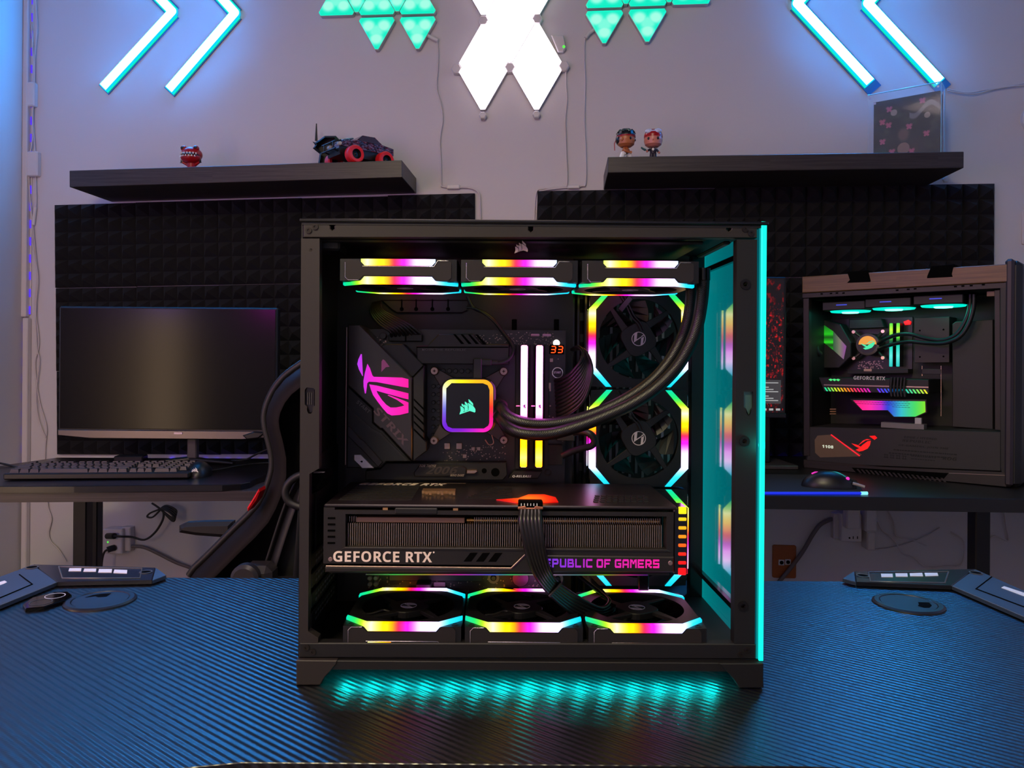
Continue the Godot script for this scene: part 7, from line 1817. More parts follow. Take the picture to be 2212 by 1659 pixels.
	for q in spots:
		if f0 == null:
			f0 = thing("tower_fan", q[1], "fan", q[0], "teal fans in the second tower")
			var b := MB.new()
			b.T = Transform3D(Basis(), q[0])
			b.box(Vector3(0, 0.0155, 0), Vector3(0.12, 0.025, 0.12), 0.002)
			put(b, "fan_frame", dark, f0)
			b = MB.new()
			b.T = Transform3D(Basis(), q[0])
			b.lathe([Vector2(0, -0.001), Vector2(0.053, -0.001), Vector2(0.056, 0.003), Vector2(0, 0.003)], 32)
			put(b, "blade_disc", teal, f0)
			b = MB.new()
			b.T = Transform3D(Basis(), q[0])
			b.lathe([Vector2(0, -0.0045), Vector2(0.022, -0.004), Vector2(0.024, -0.001), Vector2(0, -0.001)], 24)
			put(b, "glowing_hub", lite, f0)
			b = MB.new()
			b.T = Transform3D(Basis(), q[0])
			b.box(Vector3(-0.005, 0.018, 0.0605), Vector3(0.03, 0.003, 0.001))
			put(b, "light_slit", glow("blue slit", Color(0.2, 0.3, 0.9), 0.8), f0)
		else: dup(f0, q[0] - spots[0][0], q[1])
	# motherboard
	var m := thing("motherboard", "second tower's dark motherboard with a bright green cover panel", "motherboard", Vector3(0.0959, 0.2476, -0.2))
	put(MB.new().span(Vector3(-0.0235, 0.2887, -0.2), Vector3(0.2412, 0.4511, -0.195), 0.001), "circuit_board", mats["circuit board"], m)
	put(MB.new().prism([Vector2(-0.0011, 0.448), Vector2(0.0533, 0.4321), Vector2(0.085, 0.375), Vector2(0.0853, 0.3328), Vector2(0.0502, 0.2972), Vector2(-0.0028, 0.2965)], -0.195, -0.14, 0.002), "heatsink_cover", mats["heatsink grey"], m)
	put(MB.new().prism([Vector2(0.0026, 0.4319), Vector2(0.0335, 0.4097), Vector2(0.0339, 0.3526), Vector2(0.003, 0.3772)], -0.14, -0.137), "green_panel", glow("green panel", Color.WHITE, 0.9, ramp([0.0, Color(0.1, 0.75, 0.1), 0.2, Color(0.05, 0.3, 0.05), 0.3, Color(0.2, 0.9, 0.15), 0.5, Color(0.06, 0.35, 0.06), 0.62, Color(0.15, 0.8, 0.12), 1.0, Color(0.05, 0.4, 0.1)])), m, "yx")
	put(MB.new().prism([Vector2(0.0335, 0.4097), Vector2(0.0722, 0.3638), Vector2(0.0644, 0.3242), Vector2(0.0339, 0.3526)], -0.14, -0.137), "mirror_panel", glow("mirror panel", Color.WHITE, 0.55, ramp([0.0, Color(0.25, 0.45, 0.3), 0.5, Color(0.6, 0.6, 0.5), 1.0, Color(0.7, 0.35, 0.75)])), m, "xy")
	put(MB.new().prism([Vector2(0.0703, 0.4471), Vector2(0.1634, 0.447), Vector2(0.1726, 0.419), Vector2(0.0706, 0.4171)], -0.195, -0.165, 0.002), "upper_heatsink", mats["heatsink grey"], m)
	put(MB.new().prism([Vector2(0.2177, 0.4365), Vector2(0.2302, 0.4417), Vector2(0.2377, 0.436), Vector2(0.2353, 0.4278), Vector2(0.2215, 0.4268)], -0.195, -0.188), "lit_digits", glow("red readout", Color(1.0, 0.05, 0.04), 1.3), m)
	var sm2 := MB.new()
	for k in 60: sm2.box(Vector3(lerpf(0.0851, 0.1622, rng.randf()), lerpf(0.2961, 0.3194, rng.randf()), -0.1945), Vector3(0.003, 0.003, 0.002))
	put(sm2, "small_components", mats["tin"], m).set_meta("kind", "stuff")
	put(MB.new().prism([Vector2(0.0714, 0.2903), Vector2(0.2419, 0.2968), Vector2(0.242, 0.2847), Vector2(0.0715, 0.279)], -0.195, -0.15, 0.001), "storage_cover", mats["board black"], m)
	put(MB.new().span(Vector3(0.12, 0.2882, -0.149), Vector3(0.1426, 0.2955, -0.148), 0.0004), "name_tag", mat("salmon tag", Color(0.8, 0.6, 0.55), 0.4), m)
	# memory
	var lit := glow("tower memory", Color.WHITE, 1.1, ramp([0.0, Color(0.1, 0.75, 0.72), 0.25, Color(0.35, 0.9, 0.85), 0.47, Color(0.1, 0.8, 0.7), 0.58, Color(0.05, 0.3, 0.2), 0.68, Color(0.4, 0.9, 0.2), 0.85, Color(0.75, 0.95, 0.2), 1.0, Color(0.3, 0.85, 0.2)]))
	for k in 2:
		var c: Vector3 = Vector3(0.1945, 0.303, -0.15) if k == 0 else Vector3(0.2134, 0.3033, -0.15)
		var top: float = 0.4313
		var mm := thing("memory_module", "green and teal memory module beside the second tower's round pump" if k == 0 else "green and teal memory module beside the second tower's red readout", "memory module", c, "second tower's memory modules")
		put(MB.new().span(c + Vector3(-0.003, 0, -0.045), Vector3(c.x + 0.003, top, -0.155)), "heat_spreader", mats["spreader black"], mm)
		put(MB.new().span(c + Vector3(-0.0042, 0, -0.005), Vector3(c.x + 0.0042, top, c.z + 0.001), 0.0015), "light_bar", lit, mm, "yx")
	# round pump
	var pc: Vector3 = Vector3(0.1328, 0.3689, -0.14)
	var p := thing("cpu_cooler", "round pump with orange face in the second tower", "cooler", Vector3(pc.x, 0.3259, -0.19))
	var pb := MB.new()
	pb.disc(pc + Vector3(0, 0, -0.05), 0.0335, 0.05, 32, 0.003)
	put(pb, "pump_body", mats["pump black"], p)
	put(MB.new().ring(pc, 0.026, 0.0325, 0.001, 32), "pump_ring", mats["pump face"], p)
	var up := MB.new()
	up.T = Transform3D(Basis(Vector3.RIGHT, PI / 2), pc)
	up.lathe([Vector2(0.0255, 0.0008), Vector2(0.0, 0.0012)], 20, false, 0.0, PI)
	put(up, "lit_face", glow("orange face", Color(0.95, 0.62, 0.22), 0.95), p)
	var pe := MB.new()
	pe.T = Transform3D(Basis(Vector3.BACK, -0.12), pc + Vector3(0, -0.004, 0.0015))
	eye_mark(pe, 0.04)
	put(pe, "glowing_emblem", glow("teal eye", Color(0.25, 0.92, 0.65), 1.0), p)
	for q in [Vector3(0.0875, 0.4079, -0.16), Vector3(0.1705, 0.4077, -0.16), Vector3(0.0881, 0.3273, -0.16), Vector3(0.171, 0.329, -0.16)]:
		put(MB.new().tube([pc + Vector3(0, 0, -0.03), q], 0.005, 6), "bracket_arm", mats["bracket steel"], p)
		put(MB.new().disc(q, 0.006, 0.006, 16, 0.001), "thumbscrew", mats["chrome tip"], p)
	var hose := mat("teal-black hose", Color(0.09, 0.10, 0.11), 0.4)
	cord("coolant_hose", [Vector3(0.1656, 0.3712, -0.13), Vector3(0.1905, 0.3827, -0.11), Vector3(0.2219, 0.394, -0.1), Vector3(0.261, 0.3957, -0.09), Vector3(0.3048, 0.383, -0.08), Vector3(0.3473, 0.3771, -0.07), Vector3(0.3817, 0.3902, -0.06), Vector3(0.4011, 0.4197, -0.06), Vector3(0.4138, 0.4564, -0.06), Vector3(0.4157, 0.4984, -0.06)], 0.0058, hose, "upper coolant hose of the second tower's round pump", "second tower's coolant hoses", 5, "hose")
	cord("coolant_hose", [Vector3(0.167, 0.3548, -0.13), Vector3(0.1932, 0.3624, -0.11), Vector3(0.222, 0.37, -0.1), Vector3(0.2624, 0.3746, -0.085), Vector3(0.3062, 0.37, -0.075), Vector3(0.3553, 0.3692, -0.06), Vector3(0.3927, 0.3848, -0.05), Vector3(0.414, 0.4189, -0.05), Vector3(0.4244, 0.4579, -0.05), Vector3(0.4263, 0.4971, -0.05)], 0.0058, hose, "lower coolant hose of the second tower's round pump", "second tower's coolant hoses", 5, "hose")
	cord("fan_hose", [Vector3(-0.0064, 0.5035, -0.1), Vector3(-0.0079, 0.4602, -0.09), Vector3(-0.0089, 0.4033, -0.09), Vector3(0.0013, 0.352, -0.09), Vector3(0.0089, 0.3379, -0.1)], 0.009, hose, "dark cable loop at the second tower's left edge")
	# graphics card
	var g := thing("graphics_card", "second tower's graphics card with slanted rainbow light bars", "graphics card", Vector3(0.1733, 0.152, -0.06))
	put(MB.new().prism([Vector2(0.0299, 0.2695), Vector2(0.3249, 0.2694), Vector2(0.3263, 0.2341), Vector2(0.3161, 0.23), Vector2(0.0465, 0.2273)], -0.17, -0.03, 0.0015), "card_body", mats["card dark"], g)
	put(MB.new().prism([Vector2(0.0467, 0.2493), Vector2(0.3253, 0.2505), Vector2(0.3253, 0.2467), Vector2(0.0467, 0.2452)], -0.03, -0.027, 0.0003), "trim_line", mats["tin"], g)
	text("GEFORCE RTX", "lettering", 0.0105, mat("grey lettering", Color(0.85, 0.82, 0.82), 0.5), g, Vector3(0.1308, 0.265, -0.028), 0.085, true, 0.0004)
	for k in 3: put(MB.new().prism([Vector2(0.06, 0.2633), Vector2(0.0653, 0.2662), Vector2(0.0719, 0.2636), Vector2(0.0667, 0.2594)].map(func(v): return v + Vector2(k * 0.0105, 0)), -0.03, -0.0275), "light_spot", glow("green spot", Color(0.3, 0.95, 0.5), 1.0), g)
	var cols := [Color(0.1, 0.9, 0.6), Color(0.9, 0.95, 0.1), Color(1.0, 0.55, 0.05), Color(1.0, 0.1, 0.45), Color(0.9, 0.08, 0.75), Color(0.4, 0.2, 0.95), Color(0.05, 0.35, 0.95), Color(0.05, 0.7, 0.8), Color(0.3, 0.95, 0.5), Color(0.95, 0.95, 0.1)]
	var a: Vector3 = Vector3(0.0525, 0.2344, -0.028)
	var z: Vector3 = Vector3(0.3177, 0.2364, -0.028)
	for k in 30:
		if k in [15, 14] : continue
		var f := k / 29.0
		var ci := f * (cols.size() - 1)
		var c: Color = cols[int(ci)].lerp(cols[mini(int(ci) + 1, cols.size() - 1)], ci - int(ci))
		var q := a.lerp(z, f)
		put(MB.new().prism([Vector2(q.x - 0.0052, q.y + 0.0055), Vector2(q.x - 0.0012, q.y + 0.0055), Vector2(q.x + 0.006, q.y - 0.0055), Vector2(q.x + 0.002, q.y - 0.0055)], -0.03, -0.0275), "light_bar", glow("slant bar %d" % k, c, 0.95), g)
	put(MB.new().prism([Vector2(0.1197, 0.2083), Vector2(0.1389, 0.2104), Vector2(0.3201, 0.2151), Vector2(0.3215, 0.1786), Vector2(0.2953, 0.1645), Vector2(0.2366, 0.1612), Vector2(0.2209, 0.1785), Vector2(0.153, 0.175)], -0.06, -0.03, 0.0015), "lit_panel_frame", mats["tower grey"], g)
	var hx := glow("brick light", Color.WHITE, 1.0, ramp([0.0, Color(1, 0.08, 0.45), 0.25, Color(1, 0.15, 0.65), 0.4, Color(0.75, 0.1, 0.8), 0.5, Color(0.1, 0.25, 0.85), 0.68, Color(0.1, 0.75, 0.8), 0.85, Color(0.2, 0.85, 0.4), 1.0, Color(0.5, 0.9, 0.1)]))
	put(MB.new().prism([Vector2(0.13, 0.2047), Vector2(0.3167, 0.2099), Vector2(0.3181, 0.1809), Vector2(0.293, 0.1669), Vector2(0.239, 0.1639), Vector2(0.2233, 0.1812), Vector2(0.1555, 0.1778)], -0.03, -0.028), "lit_panel", hx, g, "xy")
	var br := MB.new()
	for r in 4:
		for k in 20:
			var q := a + Vector3(0.072 + k * 0.0078 + (0.004 if r % 2 else 0.0), -0.0275 - r * 0.0052, 0.0008)
			if q.x > 0.3077 or (r > 2 and q.x < 0.2317): continue
			br.box(q, Vector3(0.0064, 0.0011, 0.0008))
	put(br, "panel_bricks", mats["tower black"], g)
	for k in 3: put(MB.new().tube([Vector3(0.0571, 0.1747, -0.05) + Vector3(0, -0.007 * k, 0), Vector3(0.0744, 0.1756, -0.05) + Vector3(0, -0.007 * k, 0)], 0.0022, 8), "bracket_screw", mats["brass"], g)
	var wires := []
	for k in 5: wires.append([Vector3(0.234, 0.2739, -0.022), Vector3(0.2318, 0.244, -0.022), Vector3(0.2344, 0.2208, -0.022)].map(func(v): return v + Vector3(k * 0.0085, 0, 0)))
	strands("card_power_cable", wires, 0.0038, mats["cable sleeve"], "flat black cable over the second tower's rainbow light bars")
	frame = Transform3D()

func shelf_toys():
	frame = WALL
	# big-headed red dinosaur
	var red := mat("toy red", Color(0.62, 0.05, 0.09), 0.3)
	var blk := mat("toy black", Color(0.05, 0.05, 0.055), 0.35)
	var wht := mat("toy white", Color(0.92, 0.92, 0.9), 0.35)
	var c: Vector3 = Vector3(-1.0233, 1.7504, 0.185)
	var sy := 1.6915 + 0.0158 * (c.x + 1.421)
	var d := thing("dinosaur_figure", "small red big-headed dinosaur figure baring its teeth on the left shelf", "figurine", Vector3(c.x, sy, 0.185))
	var b := MB.new()
	b.T = Transform3D(Basis(), c)
	b.ball(Vector3(0, 0.004, 0), Vector3(0.036, 0.026, 0.032), 24, 14)
	b.ball(Vector3(0, -0.006, 0.006), Vector3(0.034, 0.022, 0.031), 24, 14)
	b.ball(Vector3(-0.021, 0.022, 0.012), Vector3(0.011, 0.010, 0.011), 14, 8)
	b.ball(Vector3(0.021, 0.022, 0.012), Vector3(0.011, 0.010, 0.011), 14, 8)
	b.lathe([Vector2(0.0, -0.062), Vector2(0.019, -0.062), Vector2(0.014, -0.045), Vector2(0.016, -0.02)], 18)
	b.tube([Vector3(-0.012, -0.03, 0), Vector3(-0.03, -0.022, 0.004)], 0.006, 8, 0.004)
	b.tube([Vector3(0.012, -0.03, 0), Vector3(0.03, -0.022, 0.004)], 0.006, 8, 0.004)
	b.tube([Vector3(-0.008, -0.05, 0), Vector3(-0.012, -0.0615, 0.01)], 0.008, 8)
	put(b, "body", red, d)
	b = MB.new()
	b.T = Transform3D(Basis(), c)
	b.ball(Vector3(0, -0.002, 0.009), Vector3(0.0335, 0.0095, 0.0295), 24, 10)
	put(b, "mouth", blk, d)
	for k in 7:
		var a := -0.9 + k * 0.3
		for s in [1, -1]:
			b = MB.new()
			b.T = Transform3D(Basis(), c + Vector3(sin(a + s * 0.07) * 0.0335, -0.002, 0.009 + cos(a + s * 0.07) * 0.0292))
			b.lathe(([Vector2(0.0, -0.001), Vector2(0.0032, 0.0065)] if s > 0 else [Vector2(0.0032, -0.0075), Vector2(0.0, 0.0)]), 8)
			put(b, "tooth", wht, d)
	for s in [-1, 1]:
		b = MB.new()
		b.T = Transform3D(Basis(), c)
		b.ball(Vector3(s * 0.023, 0.023, 0.021), Vector3(0.006, 0.005, 0.004), 12, 8)
		put(b, "eye", blk, d)
		b = MB.new()
		b.T = Transform3D(Basis(), c)
		for k in 3: b.tube([Vector3(s * 0.03, -0.022, 0.004), Vector3(s * (0.036 + k * 0.001), -0.014 - k * 0.005, 0.006)], 0.003, 6, 0.001)
		put(b, "claw", blk, d)
	figure(Vector3(0.4377, 1.7741, 0.19), 1.7095, 0)
	figure(Vector3(0.5248, 1.7726, 0.19), 1.7095, 1)
	toy_car()
	print_box()
	frame = Transform3D()

func figure(c: Vector3, floor_y: float, kind: int):          # a vinyl toy with a large head, turned a little aside
	var skin := mat("toy skin %d" % kind, Color(0.72, 0.42, 0.24) if kind == 0 else Color(0.80, 0.50, 0.44), 0.35)
	var hair := mat("toy hair", Color(0.07, 0.075, 0.09), 0.3)
	var red: Material = mats["toy red"]
	var t := thing("vinyl_figure", "big-headed toy figure with black hair and red headband on the right shelf" if kind == 0 else "big-headed toy figure with red cap and pale goggles on the right shelf", "figurine", Vector3(c.x, floor_y, c.z))
	var turn := Basis(Vector3.UP, 1.0 if kind == 0 else -0.12)
	var T := Transform3D(turn, Vector3(c.x, floor_y, c.z))
	var hy := c.y - floor_y + 0.006
	var b := MB.new()
	b.T = T
	var hd := [Vector2(0.0, hy - 0.026), Vector2(0.017, hy - 0.025), Vector2(0.0265, hy - 0.018), Vector2(0.029, hy - 0.004), Vector2(0.0285, hy + 0.010), Vector2(0.024, hy + 0.022), Vector2(0.013, hy + 0.0275), Vector2(0.0, hy + 0.028)]
	b.lathe(hd, 24)
	b.tube([Vector3(0, hy - 0.02, 0), Vector3(0, hy - 0.034, 0)], 0.006, 10)
	if kind == 0:
		b.lathe([Vector2(0.008, hy - 0.046), Vector2(0.0125, hy - 0.034), Vector2(0.007, hy - 0.027)], 16)
		b.tube(bend([Vector3(-0.011, hy - 0.031, 0), Vector3(-0.018, hy - 0.040, 0.006), Vector3(-0.006, hy - 0.044, 0.014)]), 0.0042, 8)
		b.tube(bend([Vector3(0.011, hy - 0.031, 0), Vector3(0.018, hy - 0.040, 0.006), Vector3(0.006, hy - 0.042, 0.015)]), 0.0042, 8)
	put(b, "body", skin, t)
	for s in [-1, 1]:
		b = MB.new()
		b.T = T
		b.ball(Vector3(s * 0.0145, hy - 0.003, 0.0245), Vector3(0.0042, 0.0048, 0.003), 12, 8)
		put(b, "eye", mats["toy black"], t)
		if kind == 0:
			b = MB.new()
			b.T = T
			b.ball(Vector3(s * 0.029, hy - 0.006, 0.002), Vector3(0.0035, 0.006, 0.0045), 10, 6)
			put(b, "ear", skin, t)
	b = MB.new()
	b.T = T
	b.ball(Vector3(0, hy - 0.008, 0.0288), Vector3(0.0022, 0.0022, 0.0025), 8, 6)
	put(b, "nose", skin, t)
	if kind == 0:
		b = MB.new()
		b.T = T
		b.lathe([Vector2(0.0302, hy + 0.006), Vector2(0.0305, hy + 0.012), Vector2(0.027, hy + 0.023), Vector2(0.016, hy + 0.031), Vector2(0.0, hy + 0.032)], 18, false)
		b.ball(Vector3(0, hy - 0.002, -0.012), Vector3(0.029, 0.022, 0.021), 16, 10)
		for k in 9: b.tube([Vector3(sin(k * 0.7) * 0.02, hy + 0.024, cos(k * 0.7) * 0.02), Vector3(sin(k * 0.7) * 0.0305, hy + 0.017, cos(k * 0.7) * 0.0305)], 0.007, 6, 0.003)
		put(b, "hair", hair, t)
		b = MB.new()
		b.T = T
		b.lathe([Vector2(0.0306, hy + 0.0045), Vector2(0.0312, hy + 0.0085)], 24)
		b.tube([Vector3(-0.008, hy + 0.006, -0.029), Vector3(-0.016, hy - 0.012, -0.033), Vector3(-0.013, hy - 0.034, -0.033)], 0.003, 6, 0.002, 0.5)
		put(b, "headband", red, t)
		b = MB.new()
		b.T = T
		b.tube([Vector3(-0.006, hy - 0.046, 0), Vector3(-0.012, 0.022, -0.004), Vector3(-0.018, 0.0, -0.008)], 0.008, 10, 0.0085)
		b.tube([Vector3(0.006, hy - 0.046, 0), Vector3(0.012, 0.022, 0.006), Vector3(0.014, 0.0, 0.010)], 0.008, 10, 0.0085)
		put(b, "trousers", mats["toy white"], t)
	else:
		b = MB.new()
		b.T = T
		b.lathe([Vector2(0.0298, hy + 0.004), Vector2(0.0296, hy + 0.012), Vector2(0.0255, hy + 0.0235), Vector2(0.0145, hy + 0.030), Vector2(0.0, hy + 0.031)], 24)
		b.ball(Vector3(0, hy - 0.002, -0.010), Vector3(0.0298, 0.023, 0.0215), 18, 10)
		put(b, "cap", red, t)
		b = MB.new()
		b.T = T
		for s in [-1, 1]: b.ball(Vector3(s * 0.0135, hy + 0.0205, 0.0215), Vector3(0.0125, 0.0075, 0.006), 14, 8)
		b.tube([Vector3(-0.006, hy + 0.0205, 0.025), Vector3(0.006, hy + 0.0205, 0.025)], 0.0025, 6)
		put(b, "goggles", mat("goggle pale", Color(0.75, 0.78, 0.9), 0.15), t)
		b = MB.new()
		b.T = T
		b.lathe([Vector2(0.009, hy - 0.047), Vector2(0.0115, hy - 0.036), Vector2(0.006, hy - 0.027)], 14)
		b.tube([Vector3(-0.004, hy - 0.045, 0), Vector3(-0.007, 0.0, 0)], 0.0065, 10, 0.006)
		b.tube([Vector3(0.004, hy - 0.045, 0), Vector3(0.007, 0.0, 0)], 0.0065, 10, 0.006)
		b.tube([Vector3(-0.010, hy - 0.032, 0), Vector3(-0.018, hy - 0.038, 0.006)], 0.0035, 8)
		b.tube([Vector3(0.010, hy - 0.032, 0), Vector3(0.018, hy - 0.044, 0.004)], 0.0035, 8)
		put(b, "suit", mat("suit violet", Color(0.14, 0.11, 0.17), 0.5), t)
		b = MB.new()
		b.T = T
		b.ball(Vector3(0, hy - 0.035, 0.008), Vector3(0.005, 0.0055, 0.004), 10, 6)
		put(b, "shirt", mats["toy white"], t)
		b = MB.new()
		b.T = T
		b.tube([Vector3(-0.018, hy - 0.038, 0.006), Vector3(-0.024, hy - 0.035, 0.008)], 0.002, 6)
		b.tube([Vector3(-0.024, hy - 0.036, 0.008), Vector3(-0.033, hy - 0.031, 0.010), Vector3(-0.038, hy - 0.027, 0.011)], 0.006, 8, 0.004, 0.6)
		put(b, "paddle", mat("paddle teal", Color(0.2, 0.36, 0.38), 0.3), t)
		b = MB.new()
		b.T = T
		for s in [-1, 1]: b.ball(Vector3(s * 0.019, hy - 0.039 - (0.006 if s > 0 else 0.0), 0.006), Vector3(0.004, 0.004, 0.004), 8, 6)
		put(b, "hands", skin, t)

func toy_car():
	var at := Vector3(-0.4534, 1.6915 + 0.0158 * (-0.4534 + 1.421), 0.13)
	var T := Transform3D(Basis(Vector3(-0.70, 0, 0.714), Vector3.UP, Vector3(-0.70, 0, 0.714).cross(Vector3.UP)), at)      # the car's nose is local +x, turned left and towards the room
	var paint_ := mat("car wrap", Color(0.32, 0.20, 0.25), 0.18, 0.5)
	var wi := Image.create(64, 64, false, Image.FORMAT_RGB8)
	var wn := FastNoiseLite.new()
	wn.seed = 4
	wn.frequency = 0.09
	for y in 64:
		for x in 64:
			var a := wn.get_noise_2d(x, y * 1.8)
			wi.set_pixel(x, y, Color(0.62, 0.52, 0.58) if a > 0.22 else Color(0.48, 0.10, 0.16) if a > 0.02 else Color(0.13, 0.10, 0.13) if a > -0.25 else Color(0.35, 0.45, 0.55))
	paint_.albedo_color = Color.WHITE
	paint_.albedo_texture = ImageTexture.create_from_image(wi)
	paint_.uv1_triplanar = true
	paint_.uv1_scale = Vector3.ONE * 9.0
	var blk := mat("car black", Color(0.05, 0.05, 0.06), 0.35)
	var tyre := mat("tyre red", Color(0.85, 0.05, 0.10), 0.55)
	var t := thing("toy_car", "off-road toy car with fat red tyres on the left shelf", "toy car", at)
	var side := func(pts: Array, w: float, called: String, m: Material, bev := 0.003):
		var b := MB.new()
		b.T = T
		var p := []
		for i in range(0, pts.size(), 2): p.append(Vector2(pts[i], pts[i + 1]))
		b.prism(p, -w, w, bev)
		return put(b, called, m, t)
	side.call([-0.095, 0.03, 0.1, 0.03, 0.105, 0.05, 0.095, 0.062, -0.1, 0.06], 0.042, "chassis", blk)
	side.call([-0.105, 0.058, 0.098, 0.058, 0.092, 0.074, 0.04, 0.086, 0.018, 0.106, -0.03, 0.108, -0.06, 0.088, -0.105, 0.082], 0.045, "body_shell", paint_, 0.008)
	side.call([0.036, 0.087, 0.015, 0.104, -0.028, 0.1055, -0.055, 0.087], 0.0462, "windows", mat("toy window", Color(0.25, 0.22, 0.27), 0.1), 0.001)
	var cage := MB.new()
	cage.T = T
	for z in [-0.03, 0.03]: cage.tube([Vector3(0.09, 0.04, z), Vector3(0.118, 0.045, z), Vector3(0.12, 0.07, z), Vector3(0.09, 0.08, z)], 0.003, 6)
	for y in [0.046, 0.07]: cage.tube([Vector3(0.119, y, -0.045), Vector3(0.119, y, 0.045)], 0.003, 6)
	put(cage, "bull_bar", blk, t)
	var rack := MB.new()
	rack.T = T
	for x in [0.045, 0.062, 0.079]: rack.tube([Vector3(x, 0.094 - (x - 0.045) * 0.3, -0.03), Vector3(x, 0.094 - (x - 0.045) * 0.3, 0.03)], 0.0025, 6)
	for z in [-0.03, 0.0, 0.03]: rack.tube([Vector3(0.045, 0.094, z), Vector3(0.079, 0.084, z)], 0.0025, 6)
	put(rack, "hood_rack", mat("rack chrome", Color(0.6, 0.68, 0.75), 0.15, 0.9), t)
	for z in [-0.034, 0.034]:
		var b := MB.new()
		b.T = T
		b.box(Vector3(0.098, 0.066, z), Vector3(0.012, 0.012, 0.02), 0.003)
		put(b, "headlamp", mat("lamp clear", Color(0.7, 0.7, 0.68), 0.1), t)
	var sc := MB.new()
	sc.T = T
	sc.tube([Vector3(-0.01, 0.106, 0), Vector3(-0.01, 0.116, 0)], 0.002, 6)
	sc.box(Vector3(-0.01, 0.116, 0), Vector3(0.012, 0.005, 0.006), 0.001)
	put(sc, "roof_light", blk, t)
	for x in [0.062, -0.055]:
		for z in [-0.068, 0.068]:
			var w := MB.new()
			w.T = T * Transform3D(Basis(Vector3.RIGHT, PI / 2 if z > 0 else -PI / 2), Vector3(x, 0.0295, z))
			w.lathe([Vector2(0.016, -0.016), Vector2(0.026, -0.0175), Vector2(0.0295, -0.012), Vector2(0.0295, 0.012), Vector2(0.026, 0.0175), Vector2(0.0165, 0.016), Vector2(0.0155, 0.006)], 28)
			var tw := put(w, "wheel", tyre, t)
			var r := MB.new()
			r.T = w.T
			r.lathe([Vector2(0.0165, 0.0158), Vector2(0.014, 0.007), Vector2(0.004, 0.009), Vector2(0.0, 0.012)], 18, false)
			put(r, "wheel_rim", blk, tw)
			var ax := MB.new()
			ax.T = T
			ax.tube([Vector3(x, 0.0295, z * 0.95), Vector3(x, 0.042, z * 0.3)], 0.005, 6)
			put(ax, "axle", blk, t)
	# black swept-wing toy leaning behind it
	var p := [Vector2(-0.6404, 1.8256), Vector2(-0.6304, 1.8222), Vector2(-0.6156, 1.83), Vector2(-0.5958, 1.8442), Vector2(-0.5562, 1.8435), Vector2(-0.5428, 1.8272), Vector2(-0.5524, 1.7821), Vector2(-0.5585, 1.7145), Vector2(-0.6213, 1.7153), Vector2(-0.6183, 1.7509), Vector2(-0.6135, 1.7815), Vector2(-0.6386, 1.8013), Vector2(-0.6303, 1.8125)]
	var w := thing("winged_toy", "matt black swept-wing toy with a tall thin spike behind the toy car", "toy", Vector3(-0.5903, 1.704, 0.08))
	put(MB.new().prism(p, 0.045, 0.08, 0.008), "wing_body", mat("matt black", Color(0.045, 0.045, 0.05), 0.45), w)
	put(MB.new().tube([Vector3(-0.6287, 1.8297, 0.065), Vector3(-0.6284, 1.8899, 0.065)], 0.005, 8, 0.0018), "spike", mats["matt black"], w)

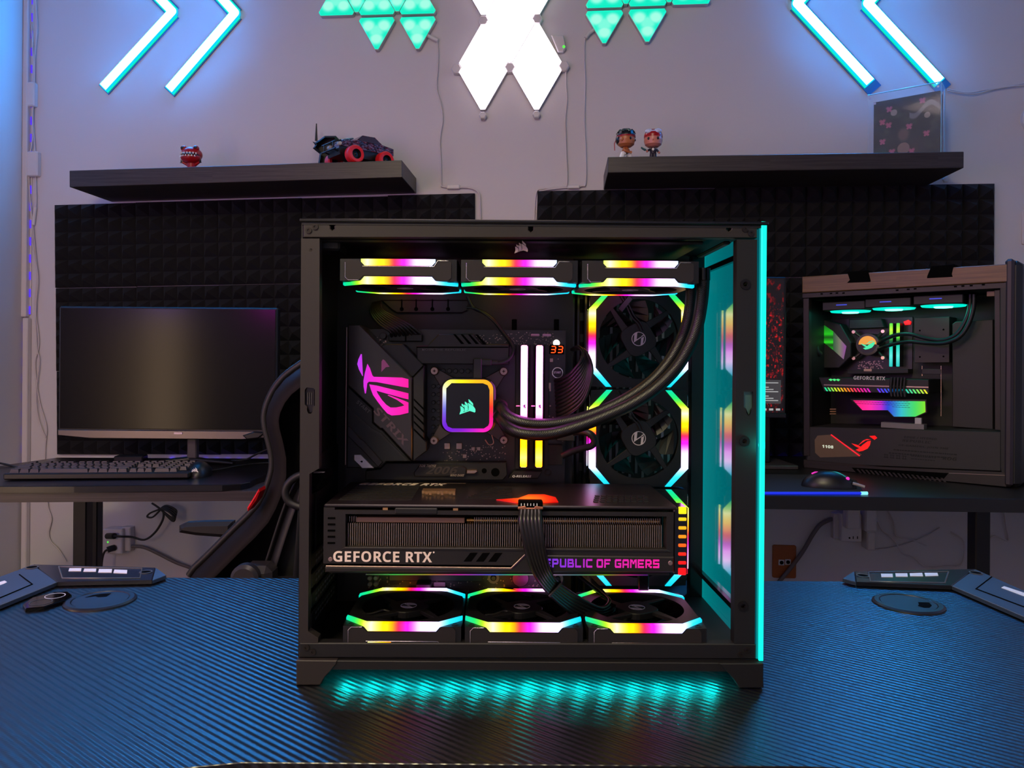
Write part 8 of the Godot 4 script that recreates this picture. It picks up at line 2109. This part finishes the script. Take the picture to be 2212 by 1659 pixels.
func print_box():
	# clear display box with a dark picture inside, its right side nearer
	var pr: Vector3 = Vector3(1.4072, 1.8336, 0.2)
	var pl: Vector3 = Vector3(1.229, 1.8737, 0.085)
	var y0 := 1.7098
	var y1: float = 1.9388
	var ax := (Vector3(pr.x, 0, pr.z) - Vector3(pl.x, 0, pl.z))
	var w := ax.length()
	ax = ax.normalized()
	var keep := frame
	frame = WALL * Transform3D(Basis(ax, Vector3.UP, ax.cross(Vector3.UP)), Vector3(pl.x, y0, pl.z))
	var h := y1 - y0
	var t := thing("display_box", "clear display box holding a dark flowery print on the right shelf", "display box", Vector3(w / 2, 0, -0.03))
	var clear := glass("clear acrylic box", Color(0.9, 0.95, 1.0), 0.06)
	clear.metallic_specular = 0.2
	for q in [[Vector3(0, 0, -0.002), Vector3(w, h, 0)], [Vector3(0, 0, -0.072), Vector3(w, h, -0.07)], [Vector3(0, 0, -0.07), Vector3(0.002, h, -0.002)], [Vector3(w - 0.002, 0, -0.07), Vector3(w, h, -0.002)], [Vector3(0, h, -0.072), Vector3(w, h + 0.0025, 0)]]:
		put(MB.new().span(q[0], q[1]), "acrylic_pane", clear, t)
	var em := MB.new()
	em.tube([Vector3(0, h + 0.001, 0), Vector3(w, h + 0.001, 0)], 0.002, 5)
	em.tube([Vector3(w - 0.001, 0, 0), Vector3(w - 0.001, h, 0)], 0.001, 5)
	em.tube([Vector3(w - 0.001, 0, -0.07), Vector3(w - 0.001, h, -0.07)], 0.001, 5)
	em.tube([Vector3(w - 0.001, h, -0.07), Vector3(w - 0.001, h, 0)], 0.001, 5)
	put(em, "polished_edge", mat("polished edge", Color(0.6, 0.85, 0.95), 0.2), t)
	# the print: mottled dark ground, grey ribbons, pale discs and pink butterflies
	var n := 256
	var im := Image.create(n, n, false, Image.FORMAT_RGB8)
	var nz := FastNoiseLite.new()
	nz.seed = 5
	nz.frequency = 0.012
	for y in n:
		for x in n:
			var a := nz.get_noise_2d(x, y)
			var c := Color(0.10, 0.09, 0.10).lerp(Color(0.34, 0.36, 0.30), clampf(a * 1.2 + 0.25 - y / 500.0, 0, 1))
			c = c.lerp(Color(0.1, 0.42, 0.36), 0.8 * (1.0 - smoothstep(8, 40, Vector2(x - 38, (y - 236) * 0.6).length())))
			c = c.lerp(Color(0.30, 0.19, 0.15), 0.8 * (1.0 - smoothstep(10, 60, Vector2(x - 165, (y - 210) * 0.8).length())))
			c = c.lerp(Color(0.62, 0.45, 0.38), 0.7 * (1.0 - smoothstep(14, 40, Vector2((x - 118) * 1.2, y - 150).length())))
			var rb := absf(y - 60 - 22 * sin(x * 0.05)) if x > 140 else 99.0
			c = c.lerp(Color(0.55, 0.55, 0.58), 1.0 - smoothstep(7, 15, rb))
			im.set_pixel(x, y, c)
	for q in [[62, 40], [35, 88], [60, 104], [36, 168], [74, 214], [206, 160], [190, 28], [150, 222], [140, 122]]:
		for k in 64:
			var a := TAU * k / 64
			var r := 15.0 * absf(sin(2 * a)) ** 0.6 * (1.0 if sin(a) < 0 else 0.75) + 2.0
			for e in 16: im.set_pixel(clampi(int(q[0] + cos(a) * r * e / 16.0), 0, n - 1), clampi(int(q[1] + sin(a) * r * e / 16.0), 0, n - 1), Color(0.86, 0.42, 0.58))
	for q in [[80, 55, 13], [208, 86, 12], [118, 205, 24]]:
		for y in range(q[1] - q[2], q[1] + q[2]):
			for x in range(q[0] - q[2], q[0] + q[2]):
				if Vector2(x - q[0], y - q[1]).length() < q[2] and y < n: im.set_pixel(x, y, Color(0.74, 0.68, 0.64) if q[2] < 20 else Color(0.66, 0.52, 0.46))
	var pm := mat("dark print", Color(0.8, 0.8, 0.8), 0.8)
	pm.albedo_texture = ImageTexture.create_from_image(im)
	put(MB.new().span(Vector3(0.016, 0.002, -0.064), Vector3(w - 0.006, h - 0.022, -0.012)), "printed_block", pm, t, "xy")
	var st := MB.new()
	for q in [Vector3(0.008, h - 0.012, 0.0), Vector3(0.022, h - 0.03, 0.0), Vector3(w - 0.01, h - 0.012, 0.0)]: st.disc(q, 0.0035, 0.0008, 12)
	put(st, "corner_studs", mats["goggle pale"], t)
	frame = keep
